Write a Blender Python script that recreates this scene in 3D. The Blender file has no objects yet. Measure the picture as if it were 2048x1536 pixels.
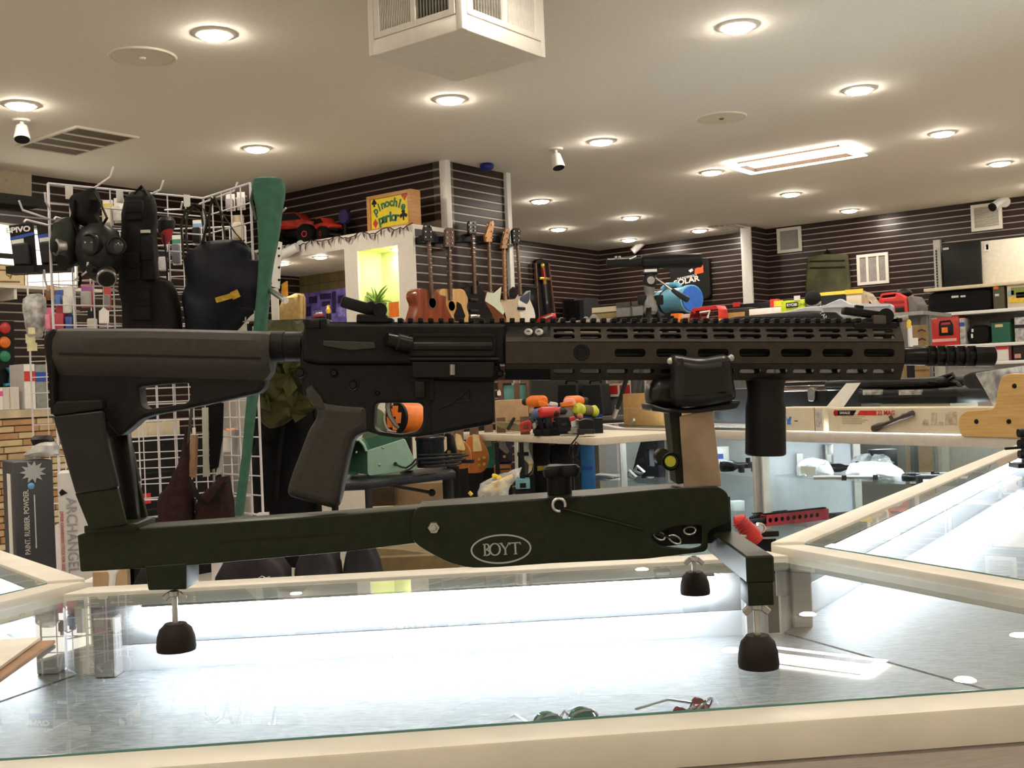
import bpy, bmesh, math, random
from mathutils import Matrix, Vector, Euler
random.seed(7)
SC = bpy.context.scene
COL = SC.collection

# ------------------------------------------------------------------ camera, world, exposure
F = 2200.0                       # focal length in pixels of the 2048 x 1536 frame
ROLL = math.atan(0.04)
PITCH = 7.0 / F
HEAD = -math.atan2(0.79, 0.613)  # heading of the view in the room
CAMZ = 1.25
cam_data = bpy.data.cameras.new('camera')
cam_data.sensor_width = 36.0
cam_data.lens = F / 2048.0 * 36.0
cam_data.clip_start = 0.02
cam = bpy.data.objects.new('camera', cam_data)
COL.objects.link(cam)
CAMROT = (Matrix.Rotation(HEAD, 3, 'Z') @ Matrix.Rotation(math.pi/2 + PITCH, 3, 'X') @ Matrix.Rotation(-ROLL, 3, 'Z'))
cam.matrix_world = Matrix.Translation((0, 0, CAMZ)) @ CAMROT.to_4x4()
SC.camera = cam

world = bpy.data.worlds.new('world'); SC.world = world; world.use_nodes = True
world.node_tree.nodes['Background'].inputs[0].default_value = (0.9, 0.82, 0.7, 1)
world.node_tree.nodes['Background'].inputs[1].default_value = 0.02
SC.view_settings.view_transform = 'Standard'
SC.view_settings.look = 'None'
SC.view_settings.gamma = 1.0
SC.view_settings.use_curve_mapping = False
SC.view_settings.exposure = 0.86
SC.cycles.max_bounces = 6; SC.cycles.diffuse_bounces = 3; SC.cycles.glossy_bounces = 3; SC.cycles.transparent_max_bounces = 10
SC.cycles.caustics_reflective = False; SC.cycles.caustics_refractive = False; SC.cycles.adaptive_threshold = 0.09
LAMP = 95.0        # emission of the ceiling downlights
LEDS = 44.0        # emission of the LED strip inside the show case

# ------------------------------------------------------------------ geometry helpers
CEIL = 2.85
CAMPOS = Vector((0, 0, CAMZ))
def ray(px, py):
    v = Vector(((px - 1024.0) / F, (768.0 - py) / F, -1.0))
    return CAMROT @ v
FWD = Vector((math.sin(-HEAD), math.cos(HEAD), 0))
RGT = Vector((math.cos(HEAD), math.sin(HEAD), 0))
def at(px, py, D):                       # world point on the pixel's ray at distance D along the view
    d = ray(px, py); return CAMPOS + d * (D / d.dot(FWD))
def onz(px, py, z):                      # world point of the pixel on the height z
    d = ray(px, py); return CAMPOS + d * ((z - CAMZ) / d.z)
def onx(px, py, x):
    d = ray(px, py); return CAMPOS + d * (x / d.x)
def ony(px, py, y):
    d = ray(px, py); return CAMPOS + d * (y / d.y)
def cw(X, Y, z=0.0):                     # right / forward metres seen from the camera's spot -> world
    p = RGT * X + FWD * Y; return Vector((p.x, p.y, z))

# ------------------------------------------------------------------ materials
MATS = {}
def mat(name, col=(0.5, 0.5, 0.5), rough=0.5, metal=0.0, var=None, scale=30.0, bump=0.0, spec=None, emit=None, estr=0.0, coat=0.0, stretch=None, col2=None, trans=0.0):
    if name in MATS: return MATS[name]
    if var is None: var = 0.05 if min(col) > 0.3 else 0.12
    plain = spec is None; spec = 0.5 if plain else spec
    if plain and max(col) < 0.06 and metal < 0.5 and not coat:          # black goods stay black
        spec = min(spec, 0.22); col = tuple(c*0.6 for c in col)
    m = bpy.data.materials.new(name); m.use_nodes = True
    nt = m.node_tree; n = nt.nodes; b = n['Principled BSDF']
    b.inputs['Roughness'].default_value = rough
    b.inputs['Metallic'].default_value = metal
    b.inputs['Specular IOR Level'].default_value = spec
    b.inputs['Coat Weight'].default_value = coat
    b.inputs['Transmission Weight'].default_value = trans
    tc = n.new('ShaderNodeTexCoord'); mp = n.new('ShaderNodeMapping')
    nt.links.new(tc.outputs['Object'], mp.inputs['Vector'])
    if stretch: mp.inputs['Scale'].default_value = stretch
    no = n.new('ShaderNodeTexNoise'); no.inputs['Scale'].default_value = scale; no.inputs['Detail'].default_value = 5
    nt.links.new(mp.outputs['Vector'], no.inputs['Vector'])
    rp = n.new('ShaderNodeValToRGB')
    c2 = col2 or tuple(min(1, c * (1 + var)) for c in col)
    rp.color_ramp.elements[0].position = 0.35; rp.color_ramp.elements[1].position = 0.65
    rp.color_ramp.elements[0].color = (*[c * (1 - (var if not col2 else 0)) for c in col], 1)
    rp.color_ramp.elements[1].color = (*c2, 1)
    nt.links.new(no.outputs['Fac'], rp.inputs['Fac'])
    nt.links.new(rp.outputs['Color'], b.inputs['Base Color'])
    if bump:
        bp = n.new('ShaderNodeBump'); bp.inputs['Strength'].default_value = bump; bp.inputs['Distance'].default_value = 0.004
        nt.links.new(no.outputs['Fac'], bp.inputs['Height']); nt.links.new(bp.outputs['Normal'], b.inputs['Normal'])
    if emit:
        b.inputs['Emission Color'].default_value = (*emit, 1); b.inputs['Emission Strength'].default_value = estr
    MATS[name] = m
    return m
def glass(name, tint=(0.93, 0.98, 0.96), rough=0.0, gain=1.0, dirt=0.0):
    if name in MATS: return MATS[name]
    m = bpy.data.materials.new(name); m.use_nodes = True
    nt = m.node_tree; n = nt.nodes; n.remove(n['Principled BSDF'])
    tr = n.new('ShaderNodeBsdfTransparent'); tr.inputs[0].default_value = (*tint, 1)
    gl = n.new('ShaderNodeBsdfGlossy'); gl.inputs['Roughness'].default_value = rough
    fr = n.new('ShaderNodeFresnel'); fr.inputs[0].default_value = 1.45
    mu = n.new('ShaderNodeMath'); mu.operation = 'MULTIPLY'; mu.inputs[1].default_value = gain; mu.use_clamp = True
    mx = n.new('ShaderNodeMixShader')
    ge = n.new('ShaderNodeNewGeometry'); iv = n.new('ShaderNodeMath'); iv.operation = 'SUBTRACT'; iv.inputs[0].default_value = 1.0
    nt.links.new(ge.outputs['Backfacing'], iv.inputs[1]); fm_ = n.new('ShaderNodeMath'); fm_.operation = 'MULTIPLY'   # one mirror image per pane
    nt.links.new(fr.outputs[0], fm_.inputs[0]); nt.links.new(iv.outputs[0], fm_.inputs[1])
    nt.links.new(fm_.outputs[0], mu.inputs[0]); nt.links.new(mu.outputs[0], mx.inputs[0])
    nt.links.new(tr.outputs[0], mx.inputs[1]); nt.links.new(gl.outputs[0], mx.inputs[2])
    out = n['Material Output']
    last = mx
    if dirt:
        tc = n.new('ShaderNodeTexCoord'); no = n.new('ShaderNodeTexNoise'); no.inputs['Scale'].default_value = 7; no.inputs['Detail'].default_value = 8
        nt.links.new(tc.outputs['Object'], no.inputs['Vector'])
        m2 = n.new('ShaderNodeMath'); m2.operation = 'MULTIPLY'; m2.inputs[1].default_value = dirt
        nt.links.new(no.outputs['Fac'], m2.inputs[0])
        df = n.new('ShaderNodeBsdfDiffuse'); df.inputs[0].default_value = (0.8, 0.82, 0.8, 1)
        mx2 = n.new('ShaderNodeMixShader'); nt.links.new(m2.outputs[0], mx2.inputs[0])
        nt.links.new(mx.outputs[0], mx2.inputs[1]); nt.links.new(df.outputs[0], mx2.inputs[2]); last = mx2
    nt.links.new(last.outputs[0], out.inputs['Surface'])
    MATS[name] = m
    return m
def film(name, col=(0.9, 0.9, 0.9), alpha=0.35, rough=0.15):        # clear plastic bags and wraps
    if name in MATS: return MATS[name]
    m = bpy.data.materials.new(name); m.use_nodes = True
    nt = m.node_tree; n = nt.nodes; b = n['Principled BSDF']
    b.inputs['Base Color'].default_value = (*col, 1); b.inputs['Roughness'].default_value = rough
    tc = n.new('ShaderNodeTexCoord'); no = n.new('ShaderNodeTexNoise'); no.inputs['Scale'].default_value = 22
    nt.links.new(tc.outputs['Object'], no.inputs['Vector'])
    bp = n.new('ShaderNodeBump'); bp.inputs['Strength'].default_value = 0.6; bp.inputs['Distance'].default_value = 0.01
    nt.links.new(no.outputs['Fac'], bp.inputs['Height']); nt.links.new(bp.outputs['Normal'], b.inputs['Normal'])
    mr = n.new('ShaderNodeMapRange'); mr.inputs['From Min'].default_value = 0.35; mr.inputs['From Max'].default_value = 0.65
    mr.inputs['To Min'].default_value = alpha * 0.5; mr.inputs['To Max'].default_value = min(1, alpha * 1.6)
    nt.links.new(no.outputs['Fac'], mr.inputs['Value']); nt.links.new(mr.outputs['Result'], b.inputs['Alpha'])
    MATS[name] = m
    return m
def wood(name, c1, c2, scale=6.0, rough=0.45, stretch=(1, 1, 12), coat=0.0):
    if name in MATS: return MATS[name]
    m = mat(name, c1, rough, 0, 0, scale, 0.0, col2=c2, stretch=stretch, coat=coat)
    return m
def lamp_mat(name, col, strength):
    if name in MATS: return MATS[name]
    m = bpy.data.materials.new(name); m.use_nodes = True
    nt = m.node_tree; n = nt.nodes; n.remove(n['Principled BSDF'])
    e = n.new('ShaderNodeEmission'); e.inputs[0].default_value = (*col, 1); e.inputs[1].default_value = strength
    nt.links.new(e.outputs[0], n['Material Output'].inputs['Surface'])
    MATS[name] = m
    return m

# ------------------------------------------------------------------ mesh helpers
def finish(me, m, smooth=True, ang=35):
    if m: me.materials.append(m)
    if smooth:
        me.shade_smooth(); me.set_sharp_from_angle(angle=math.radians(ang))
    return me
def link(name, me, parent=None):
    o = bpy.data.objects.new(name, me); COL.objects.link(o)
    if parent is not None: o.parent = parent.o if isinstance(parent, Th) else parent
    return o
class MB:
    def __init__(s): s.v = []; s.f = []
    def add(s, vs, fs):
        k = len(s.v); s.v += [tuple(p) for p in vs]; s.f += [tuple(i + k for i in f) for f in fs]; return s
    def box(s, c, d, rot=None):
        x, y, z = d[0]/2, d[1]/2, d[2]/2
        vs = [Vector((a*x, b*y, e*z)) for a in (-1, 1) for b in (-1, 1) for e in (-1, 1)]
        if rot is not None:
            R = rot if isinstance(rot, Matrix) else Euler(rot).to_matrix()
            vs = [R @ v for v in vs]
        c = Vector(c); vs = [v + c for v in vs]
        return s.add(vs, [(0,1,3,2),(4,6,7,5),(0,4,5,1),(2,3,7,6),(0,2,6,4),(1,5,7,3)])
    def bb(s, a, b): return s.box([(a[i]+b[i])/2 for i in range(3)], [abs(b[i]-a[i]) for i in range(3)])
    def bar(s, p0, p1, w, h, up=(0, 0, 1)):          # rectangular bar between two points
        p0 = Vector(p0); p1 = Vector(p1); d = (p1-p0); L = d.length; d.normalize()
        u = Vector(up); r = d.cross(u)
        if r.length < 1e-5: r = d.cross(Vector((0, 1, 0)))
        r.normalize(); u = r.cross(d)
        vs = [p + r*(a*w/2) + u*(b*h/2) for p in (p0, p1) for a, b in ((-1,-1),(1,-1),(1,1),(-1,1))]
        return s.add(vs, [(0,3,2,1),(4,5,6,7),(0,1,5,4),(1,2,6,5),(2,3,7,6),(3,0,4,7)])
    def cyl(s, p0, p1, r0, r1=None, n=16, caps=True):
        r1 = r0 if r1 is None else r1
        return s.tube([p0, p1], [r0, r1], n, caps)
    def tube(s, pts, r, n=8, caps=True):
        pts = [Vector(p) for p in pts]; N = len(pts)
        rs = r if isinstance(r, (list, tuple)) else [r]*N
        k = len(s.v); prev = None; vs = []
        for i, p in enumerate(pts):
            t = (pts[min(i+1, N-1)] - pts[max(i-1, 0)]).normalized()
            if prev is None:
                a = Vector((0, 0, 1)) if abs(t.z) < 0.9 else Vector((1, 0, 0))
                x = t.cross(a).normalized()
            else:
                x = prev - t * prev.dot(t)
                x = x.normalized() if x.length > 1e-6 else t.orthogonal().normalized()
            prev = x; y = t.cross(x)
            for j in range(n):
                a = 2*math.pi*j/n; vs.append(p + (x*math.cos(a) + y*math.sin(a))*rs[i])
        fs = [(i*n+j, i*n+(j+1) % n, (i+1)*n+(j+1) % n, (i+1)*n+j) for i in range(N-1) for j in range(n)]
        if caps: fs += [tuple(range(n-1, -1, -1)), tuple((N-1)*n+j for j in range(n))]
        return s.add(vs, fs)
    def strap(s, pts, w, t, side=(0, 1, 0)):         # flat ribbon of width w along side, thickness t
        pts = [Vector(p) for p in pts]; N = len(pts); sd = Vector(side).normalized(); vs = []
        for i, p in enumerate(pts):
            d = (pts[min(i+1, N-1)] - pts[max(i-1, 0)]).normalized(); nn = d.cross(sd).normalized()
            for a, b in ((-1,-1),(1,-1),(1,1),(-1,1)): vs.append(p + sd*(a*w/2) + nn*(b*t/2))
        fs = [(i*4+j, i*4+(j+1) % 4, (i+1)*4+(j+1) % 4, (i+1)*4+j) for i in range(N-1) for j in range(4)]
        fs += [(3,2,1,0), tuple((N-1)*4+j for j in range(4))]
        return s.add(vs, fs)
    def lathe(s, prof, n=24, c=(0, 0, 0), M=None):   # profile [(r, z)]
        c = Vector(c); vs = []
        for r, z in prof:
            for j in range(n):
                a = 2*math.pi*j/n; p = Vector((r*math.cos(a), r*math.sin(a), z))
                vs.append((M @ p if M is not None else p) + c)
        N = len(prof)
        fs = [(i*n+j, i*n+(j+1) % n, (i+1)*n+(j+1) % n, (i+1)*n+j) for i in range(N-1) for j in range(n)]
        if prof[0][0] > 1e-6: fs.append(tuple(range(n-1, -1, -1)))
        if prof[-1][0] > 1e-6: fs.append(tuple((N-1)*n+j for j in range(n)))
        return s.add(vs, fs)
    def prism(s, poly, y0, y1):                      # polygon in x,z extruded along y
        n = len(poly); vs = [(p[0], y0, p[1]) for p in poly] + [(p[0], y1, p[1]) for p in poly]
        return s.add(vs, [tuple(range(n)), tuple(range(2*n-1, n-1, -1))] + [(i, (i+1) % n, n+(i+1) % n, n+i) for i in range(n)])
    def slab(s, poly, z0, z1):                       # polygon in x,y extruded along z
        n = len(poly); vs = [(p[0], p[1], z0) for p in poly] + [(p[0], p[1], z1) for p in poly]
        return s.add(vs, [tuple(range(n)), tuple(range(2*n-1, n-1, -1))] + [(i, (i+1) % n, n+(i+1) % n, n+i) for i in range(n)])
    def ell(s, c, r, nu=16, nv=10, M=None):
        c = Vector(c); vs = []; fs = []
        for i in range(nv+1):
            a = math.pi*i/nv
            for j in range(nu):
                b = 2*math.pi*j/nu
                p = Vector((r[0]*math.sin(a)*math.cos(b), r[1]*math.sin(a)*math.sin(b), r[2]*math.cos(a)))
                vs.append((M @ p if M is not None else p) + c)
        for i in range(nv):
            for j in range(nu): fs.append((i*nu+j, (i+1)*nu+j, (i+1)*nu+(j+1) % nu, i*nu+(j+1) % nu))
        return s.add(vs, fs)
    def loft(s, rings, caps=True):
        n = len(rings[0]); vs = [p for r in rings for p in r]; N = len(rings)
        fs = [(i*n+j, i*n+(j+1) % n, (i+1)*n+(j+1) % n, (i+1)*n+j) for i in range(N-1) for j in range(n)]
        if caps: fs += [tuple(range(n-1, -1, -1)), tuple((N-1)*n+j for j in range(n))]
        return s.add(vs, fs)
    def mesh_in(s, me, M=None):
        s.add([(M @ v.co if M is not None else v.co.copy()) for v in me.vertices], [tuple(p.vertices) for p in me.polygons]); bpy.data.meshes.remove(me); return s
    def xf(s, M):
        s.v = [tuple(M @ Vector(p)) for p in s.v]; return s
    def mesh(s, name, m=None, bevel=0.0, seg=2, smooth=True, sub=0, jit=0.0, jsc=6.0, ang=35):
        bm = bmesh.new(); vs = [bm.verts.new(p) for p in s.v]
        for f in s.f:
            if len(set(f)) >= 3:
                try: bm.faces.new([vs[i] for i in f])
                except ValueError: pass
        bmesh.ops.remove_doubles(bm, verts=bm.verts, dist=1e-6)
        bmesh.ops.recalc_face_normals(bm, faces=bm.faces)
        if bevel:
            es = [e for e in bm.edges if len(e.link_faces) == 2 and e.calc_face_angle(0) > 0.5]
            if es: bmesh.ops.bevel(bm, geom=es, offset=bevel, segments=seg, affect='EDGES', clamp_overlap=True, profile=0.5)
        if sub:
            bmesh.ops.subdivide_edges(bm, edges=bm.edges, cuts=sub, use_grid_fill=True)
        if jit:
            from mathutils import noise as nz
            for v in bm.verts:
                d = nz.noise_vector(v.co*jsc); v.co += d*jit
        me = bpy.data.meshes.new(name); bm.to_mesh(me); bm.free()
        return finish(me, m, smooth, ang)
    def bd(s, name, m, parent=None, **k):
        return link(name, s.mesh(name, m, **k), parent)

def fillet(pts, r=0.01, n=4):                        # round the corners of a closed polygon
    out = []; N = len(pts)
    for i in range(N):
        p0, p1, p2 = Vector(pts[i-1]), Vector(pts[i]), Vector(pts[(i+1) % N])
        rr = pts[i][2] if len(pts[i]) > 2 else r
        p0, p1, p2 = p0.to_2d(), p1.to_2d(), p2.to_2d()
        a, b = p0-p1, p2-p1
        la, lb = a.length, b.length
        if la < 1e-9 or lb < 1e-9: continue
        a, b = a/la, b/lb
        d = min(rr, la*0.48, lb*0.48)
        if d < 1e-6: out.append((p1.x, p1.y)); continue
        for k in range(n+1):
            t = k/n; q = (p1+a*d)*(1-t)**2 + p1*2*t*(1-t) + (p1+b*d)*t*t
            out.append((q.x, q.y))
    return out
def plate_mesh(name, loops, y0, y1, m, bevel=0.0, res=1, smooth=True):
    """closed loops in x,z (first outline, then holes) extruded from y0 to y1 with rounded edges"""
    cu = bpy.data.curves.new(name, 'CURVE'); cu.dimensions = '2D'; cu.fill_mode = 'BOTH'
    cu.extrude = max(1e-5, abs(y1-y0)/2 - bevel); cu.bevel_depth = bevel; cu.bevel_resolution = res; cu.offset = -bevel
    for lp in loops:
        sp = cu.splines.new('POLY'); sp.points.add(len(lp)-1); sp.use_cyclic_u = True
        for q, p in zip(sp.points, lp): q.co = (p[0], p[1], 0, 1)
    ob = bpy.data.objects.new(name, cu)
    me = bpy.data.meshes.new_from_object(ob)
    bpy.data.objects.remove(ob); bpy.data.curves.remove(cu)
    me.name = name
    ym = (y0+y1)/2
    me.transform(Matrix(((1,0,0,0),(0,0,-1,ym),(0,1,0,0),(0,0,0,1))))
    me.materials.clear()
    return finish(me, m, smooth, 40)
def plate(name, loops, y0, y1, m, parent=None, bevel=0.0, res=1):
    if loops and not isinstance(loops[0][0], (tuple, list, Vector)): loops = [loops]
    return link(name, plate_mesh(name, loops, y0, y1, m, bevel, res), parent)
def text(name, s, size, M, m, parent=None, ext=0.0005, ax='CENTER', ay='CENTER', sx=1.0, shear=0.0, bold=0.0, space=1.0):
    cu = bpy.data.curves.new(name, 'FONT'); cu.body = s; cu.size = size; cu.extrude = ext
    cu.align_x = ax; cu.align_y = ay; cu.shear = shear; cu.offset = bold; cu.space_character = space; cu.resolution_u = 3
    ob = bpy.data.objects.new(name, cu); COL.objects.link(ob)
    dg = bpy.context.evaluated_depsgraph_get(); dg.update()
    me = bpy.data.meshes.new_from_object(ob.evaluated_get(dg), depsgraph=dg)
    bpy.data.objects.remove(ob); bpy.data.curves.remove(cu)
    me.name = name; me.transform(M @ Matrix.Diagonal((sx, 1, 1, 1))); me.materials.clear()
    return link(name, finish(me, m, False), parent)
UPX = Matrix(((1,0,0,0),(0,0,-1,0),(0,1,0,0),(0,0,0,1)))     # text plane x,y -> local x,z facing -y

class Th:
    """a thing: an Empty at its base; parts are built in its local frame"""
    def __init__(s, name, label, cat, loc, rot=HEAD, group=None, kind=None, tilt=0.0):
        s.o = bpy.data.objects.new(name, None); COL.objects.link(s.o)
        s.M = Matrix.Translation(Vector(loc)) @ Matrix.Rotation(rot, 4, 'Z') @ Matrix.Rotation(tilt, 4, 'Y')
        s.o.matrix_world = s.M; s.o.empty_display_size = 0.05
        s.I = s.M.inverted()
        if label: s.o['label'] = label
        if cat: s.o['category'] = cat
        if group: s.o['group'] = group
        if kind: s.o['kind'] = kind
    def _r(s, px, py): return s.I @ CAMPOS, s.I.to_3x3() @ ray(px, py)
    def p(s, px, py, y=0.0):              # local point of the pixel on the local plane y
        o, d = s._r(px, py); t = (y - o.y)/d.y; q = o + d*t; return (q.x, q.z)
    def P(s, px, py, y=0.0):
        a = s.p(px, py, y); return (a[0], y, a[1])
    def pl(s, pts, y=0.0): return [s.p(a[0], a[1], y) + tuple(a[2:]) for a in pts]
    def wp(s, v): return s.M @ Vector(v)
def tag(o, label, cat, group=None, kind=None):
    o['label'] = label; o['category'] = cat
    if group: o['group'] = group
    if kind: o['kind'] = kind
    return o
def structure(o): o['kind'] = 'structure'; return o
def copy_tree(src, M, label, group=None):
    c = src.copy(); COL.objects.link(c); c.matrix_world = M; c['label'] = label
    if group: c['group'] = group
    for ch in src.children:
        k = ch.copy(); COL.objects.link(k); k.parent = c
        for g in ch.children:
            q = g.copy(); COL.objects.link(q); q.parent = k
    return c
# ================================================================== shared builders
def blob(T, rows, y=0.0, depth=0.1, n=18, sq=0.75, sub=0, jit=0.0, jsc=12.0, both=True):
    """soft body from picture rows (py, px_left, px_right[, depth factor]); front at local y - depth/2"""
    rings = []
    for r in rows:
        py, a, b = r[:3]; k = r[3] if len(r) > 3 else 1.0
        p, q = T.P(a, py, y), T.P(b, py, y); cx = (p[0]+q[0])/2; hx = abs(q[0]-p[0])/2; z = (p[2]+q[2])/2; hy = depth/2*k
        rg = []
        for i in range(n):
            t = 2*math.pi*i/n; c, s = math.cos(t), math.sin(t)
            rg.append((cx + hx*math.copysign(abs(c)**sq, c), y + hy*math.copysign(abs(s)**sq, s), z + (q[2]-p[2])/2*c))
        rings.append(rg)
    return MB().loft(rings)
def pbox(T, px0, py0, px1, py1, y=0.0, d=0.1, mb=None):
    """upright box from picture rectangle on local plane y, depth d behind it"""
    a, b = T.p(px0, (py0+py1)/2, y), T.p(px1, (py0+py1)/2, y); c, e = T.p((px0+px1)/2, py0, y), T.p((px0+px1)/2, py1, y)
    return (mb or MB()).bb((a[0], y, e[1]), (b[0], y+d, c[1]))
def item(name, label, cat, px, py, D, rot=None, group=None, z=None):
    p = at(px, py, D)
    if z is not None: p.z = z
    return Th(name, label, cat, p, HEAD if rot is None else rot, group)
def carton(name, label, cat, px0, py0, px1, py1, D, d, m, rot=0.0, z0=None, top=True, group=None, bev=0.002):
    """closed carton: near face fills the rectangle; flap seam and tape as parts"""
    t = item(name, label, cat, (px0+px1)/2, py1, D, HEAD+rot, group)
    a, b = t.p(px0, (py0+py1)/2, 0), t.p(px1, (py0+py1)/2, 0); c = t.p((px0+px1)/2, py0, 0)
    t.w = b[0]-a[0]; t.h = c[1]; t.x0 = a[0]; t.x1 = b[0]; t.d = d
    MB().bb((a[0], 0, 0), (b[0], d, c[1])).bd('body', m, t, bevel=bev, seg=1)
    if top: MB().bb((a[0]+0.004, d*0.46, c[1]-0.0005), (b[0]-0.004, d*0.54, c[1]+0.0008)).bd('tape', mat('tape', (0.45, 0.36, 0.22), 0.3), t)
    return t
def facetext(t, s, x, z, size, m, y=-0.001, rotd=0.0, parent=None, **k):
    return text('lettering', s, size, Matrix.Translation((x, y, z)) @ Matrix.Rotation(rotd, 4, 'Y') @ UPX, m, parent or t, **k)
def wire_grid(T, p0, p1, z0, z1, step, r, m, name='grid_panel'):
    """square wire grid between two local plan points: every wire a piece"""
    p0 = Vector((*p0, 0)); p1 = Vector((*p1, 0)); d = p1-p0; L = d.length; d.normalize()
    fr = MB()
    for a, b in ((p0, p0), (p1, p1)): fr.cyl((a.x, a.y, z0), (a.x, a.y, z1), r*1.7, n=6)
    for z in (z0, z1): fr.cyl((p0.x, p0.y, z), (p1.x, p1.y, z), r*1.5, n=6)
    f = fr.bd(name, m, T)
    nv = max(1, round(L/step)); hv = max(1, round((z1-z0)/step))
    vm = MB().cyl((0, 0, z0), (0, 0, z1), r, n=6).mesh('wire', m); hm = MB().cyl((0, 0, 0), (d.x*L, d.y*L, 0), r, n=6).mesh('wire', m)
    for i in range(1, nv):
        q = p0 + d*(L*i/nv); o = link('wire', vm, f); o.location = (q.x, q.y, 0)
    for i in range(1, hv):
        o = link('wire', hm, f); o.location = (p0.x, p0.y, z0 + (z1-z0)*i/hv)
    return f
def dark(name, c, r=0.6, **k): return mat(name, c, r, **k)
M_PAPER = mat('white_card', (0.78, 0.76, 0.72), 0.7, var=0.04)
M_CARD = mat('cardboard', (0.42, 0.28, 0.15), 0.8, var=0.10, scale=20)
M_CARDL = mat('cream_cardboard', (0.66, 0.57, 0.42), 0.75, var=0.06, scale=14)
M_RED = mat('red_plastic', (0.55, 0.03, 0.025), 0.4, var=0.12)
M_ORANGE = mat('orange_plastic', (0.85, 0.20, 0.015), 0.4, var=0.1)
M_YEL = mat('yellow_plastic2', (0.80, 0.55, 0.04), 0.45, var=0.1)
M_BLUE = mat('blue_plastic', (0.02, 0.07, 0.38), 0.45, var=0.15)
M_WPL = mat('white_plastic', (0.78, 0.78, 0.76), 0.4, var=0.03)
M_CHROME = mat('bright_chrome', (0.75, 0.75, 0.74), 0.15, 1.0, var=0.03)
M_FILM = film('clear_film', (0.9, 0.9, 0.88), 0.30, 0.12)
def blister(name, label, px0, py0, px1, py1, D, m1, m2, lab=None, group='packages hanging on the left wall', strip=None):
    """hang card with a moulded blister on it"""
    t = item(name, label, 'package', (px0+px1)/2, py1, D, None, group)
    a, b = t.p(px0, (py0+py1)/2, 0), t.p(px1, (py0+py1)/2, 0); h = t.p((px0+px1)/2, py0, 0)[1]; w = b[0]-a[0]
    card = MB().bb((a[0], 0, 0), (b[0], 0.004, h)).bd('card', m1, t)
    MB().bb((a[0]+w*0.08, -0.03, h*0.05), (b[0]-w*0.08, 0.0, h*0.68)).bd('blister', m2, t, bevel=min(0.012, w*0.15), seg=2)
    MB().tube([(0, 0.002, h*0.95), (0, 0.06, h*0.99), (0, 0.12, h*1.0)], 0.003, 6).bd('hanging_hook', M_CHROME, t)
    if strip: MB().bb((a[0], -0.001, h*0.72), (b[0], 0.0, h*0.86)).bd('header_strip', strip, card)
    return t
# ================================================================== the room
FARX = 11.11      # far wall (x), left wall (y)
LEFTY = 7.23
M_CEIL = mat('ceiling_paint', (0.86, 0.815, 0.73), 0.85, var=0.03, scale=60, bump=0.08)
M_FLOOR = mat('floor_tile', (0.55, 0.50, 0.44), 0.5, var=0.12, scale=4)
M_BOARD = mat('slat_laminate', (0.026, 0.0135, 0.0115), 0.28, var=0.25, scale=8, stretch=(1, 1, 6), spec=0.22)
M_ALU = mat('groove_aluminium', (0.34, 0.29, 0.26), 0.35, 0.35, var=0.06)
M_WHITE = mat('white_paint', (0.80, 0.76, 0.68), 0.6, var=0.03)
M_TRIM = mat('white_metal_trim', (0.78, 0.76, 0.72), 0.35, 0.1, var=0.03)
M_LIME = mat('lime_paint', (0.72, 0.80, 0.36), 0.7, var=0.03)
M_BLACK = mat('black_plastic', (0.012, 0.012, 0.013), 0.45, var=0.3)
M_DGREY = mat('dark_grey_plastic', (0.035, 0.036, 0.038), 0.5, var=0.2)
M_LENS = lamp_mat('lamp_lens', (1.0, 0.89, 0.75), LAMP)
M_GRILLE = mat('grille_white', (0.74, 0.71, 0.65), 0.5, var=0.04)
M_HOLE = mat('vent_dark', (0.02, 0.018, 0.015), 0.8)

structure(MB().bb((-2.6, -3.2, -0.05), (FARX+0.1, LEFTY+0.1, 0)).bd('floor', M_FLOOR))
structure(MB().bb((-2.6, -3.2, CEIL), (FARX+0.1, LEFTY+0.1, CEIL+0.1)).bd('ceiling', M_CEIL))
structure(MB().bb((-2.7, -3.2, 0), (-2.6, LEFTY+0.1, CEIL)).bd('wall_behind', M_WHITE))
structure(MB().bb((-2.7, -3.3, 0), (FARX+0.1, -3.2, CEIL)).bd('wall_right', M_WHITE))

PITCHZ = 0.0600
def slatwall(name, p0, p1, z0, z1, boards=True, thick=0.1, zb=None):
    """wall between two plan points, room side to the left of p0->p1; slat boards as pieces"""
    p0 = Vector((*p0, 0)); p1 = Vector((*p1, 0)); d = (p1-p0); L = d.length; d.normalize(); n = Vector((-d.y, d.x, 0))
    M = Matrix(((d.x, n.x, 0, p0.x), (d.y, n.y, 0, p0.y), (0, 0, 1, 0), (0, 0, 0, 1)))
    w = MB().bb((0, -thick, z0), (L, -0.005, z1)).bd(name, M_ALU)
    w.matrix_world = M; structure(w)
    h = PITCHZ - 0.011
    zt = z1; me = None
    while zt - PITCHZ > (zb if zb is not None else z0) - 0.001:
        if me is None:
            me = MB().bb((0, -0.013, -h), (L, 0.0, 0)).mesh('board', M_BOARD, bevel=0.0015, seg=1)
        b = link('board', me, w); b.location = (0, 0, zt); zt -= PITCHZ
    return w, M
slatwall('wall_far', (FARX, -3.2), (FARX, LEFTY), 0, CEIL, zb=0.75)
slatwall('wall_left', (FARX, LEFTY), (-2.6, LEFTY), 0, CEIL, zb=0.9)
# column against the far wall
slatwall('wall_pillar_side', (FARX, 5.06), (10.72, 5.06), 0, CEIL, thick=0.08, zb=0.8)
for o in [MB().bb((10.69, 5.052, 0), (10.718, 5.165, CEIL)).bd('trim_1', M_TRIM, bevel=0.004)]: structure(o)
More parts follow.
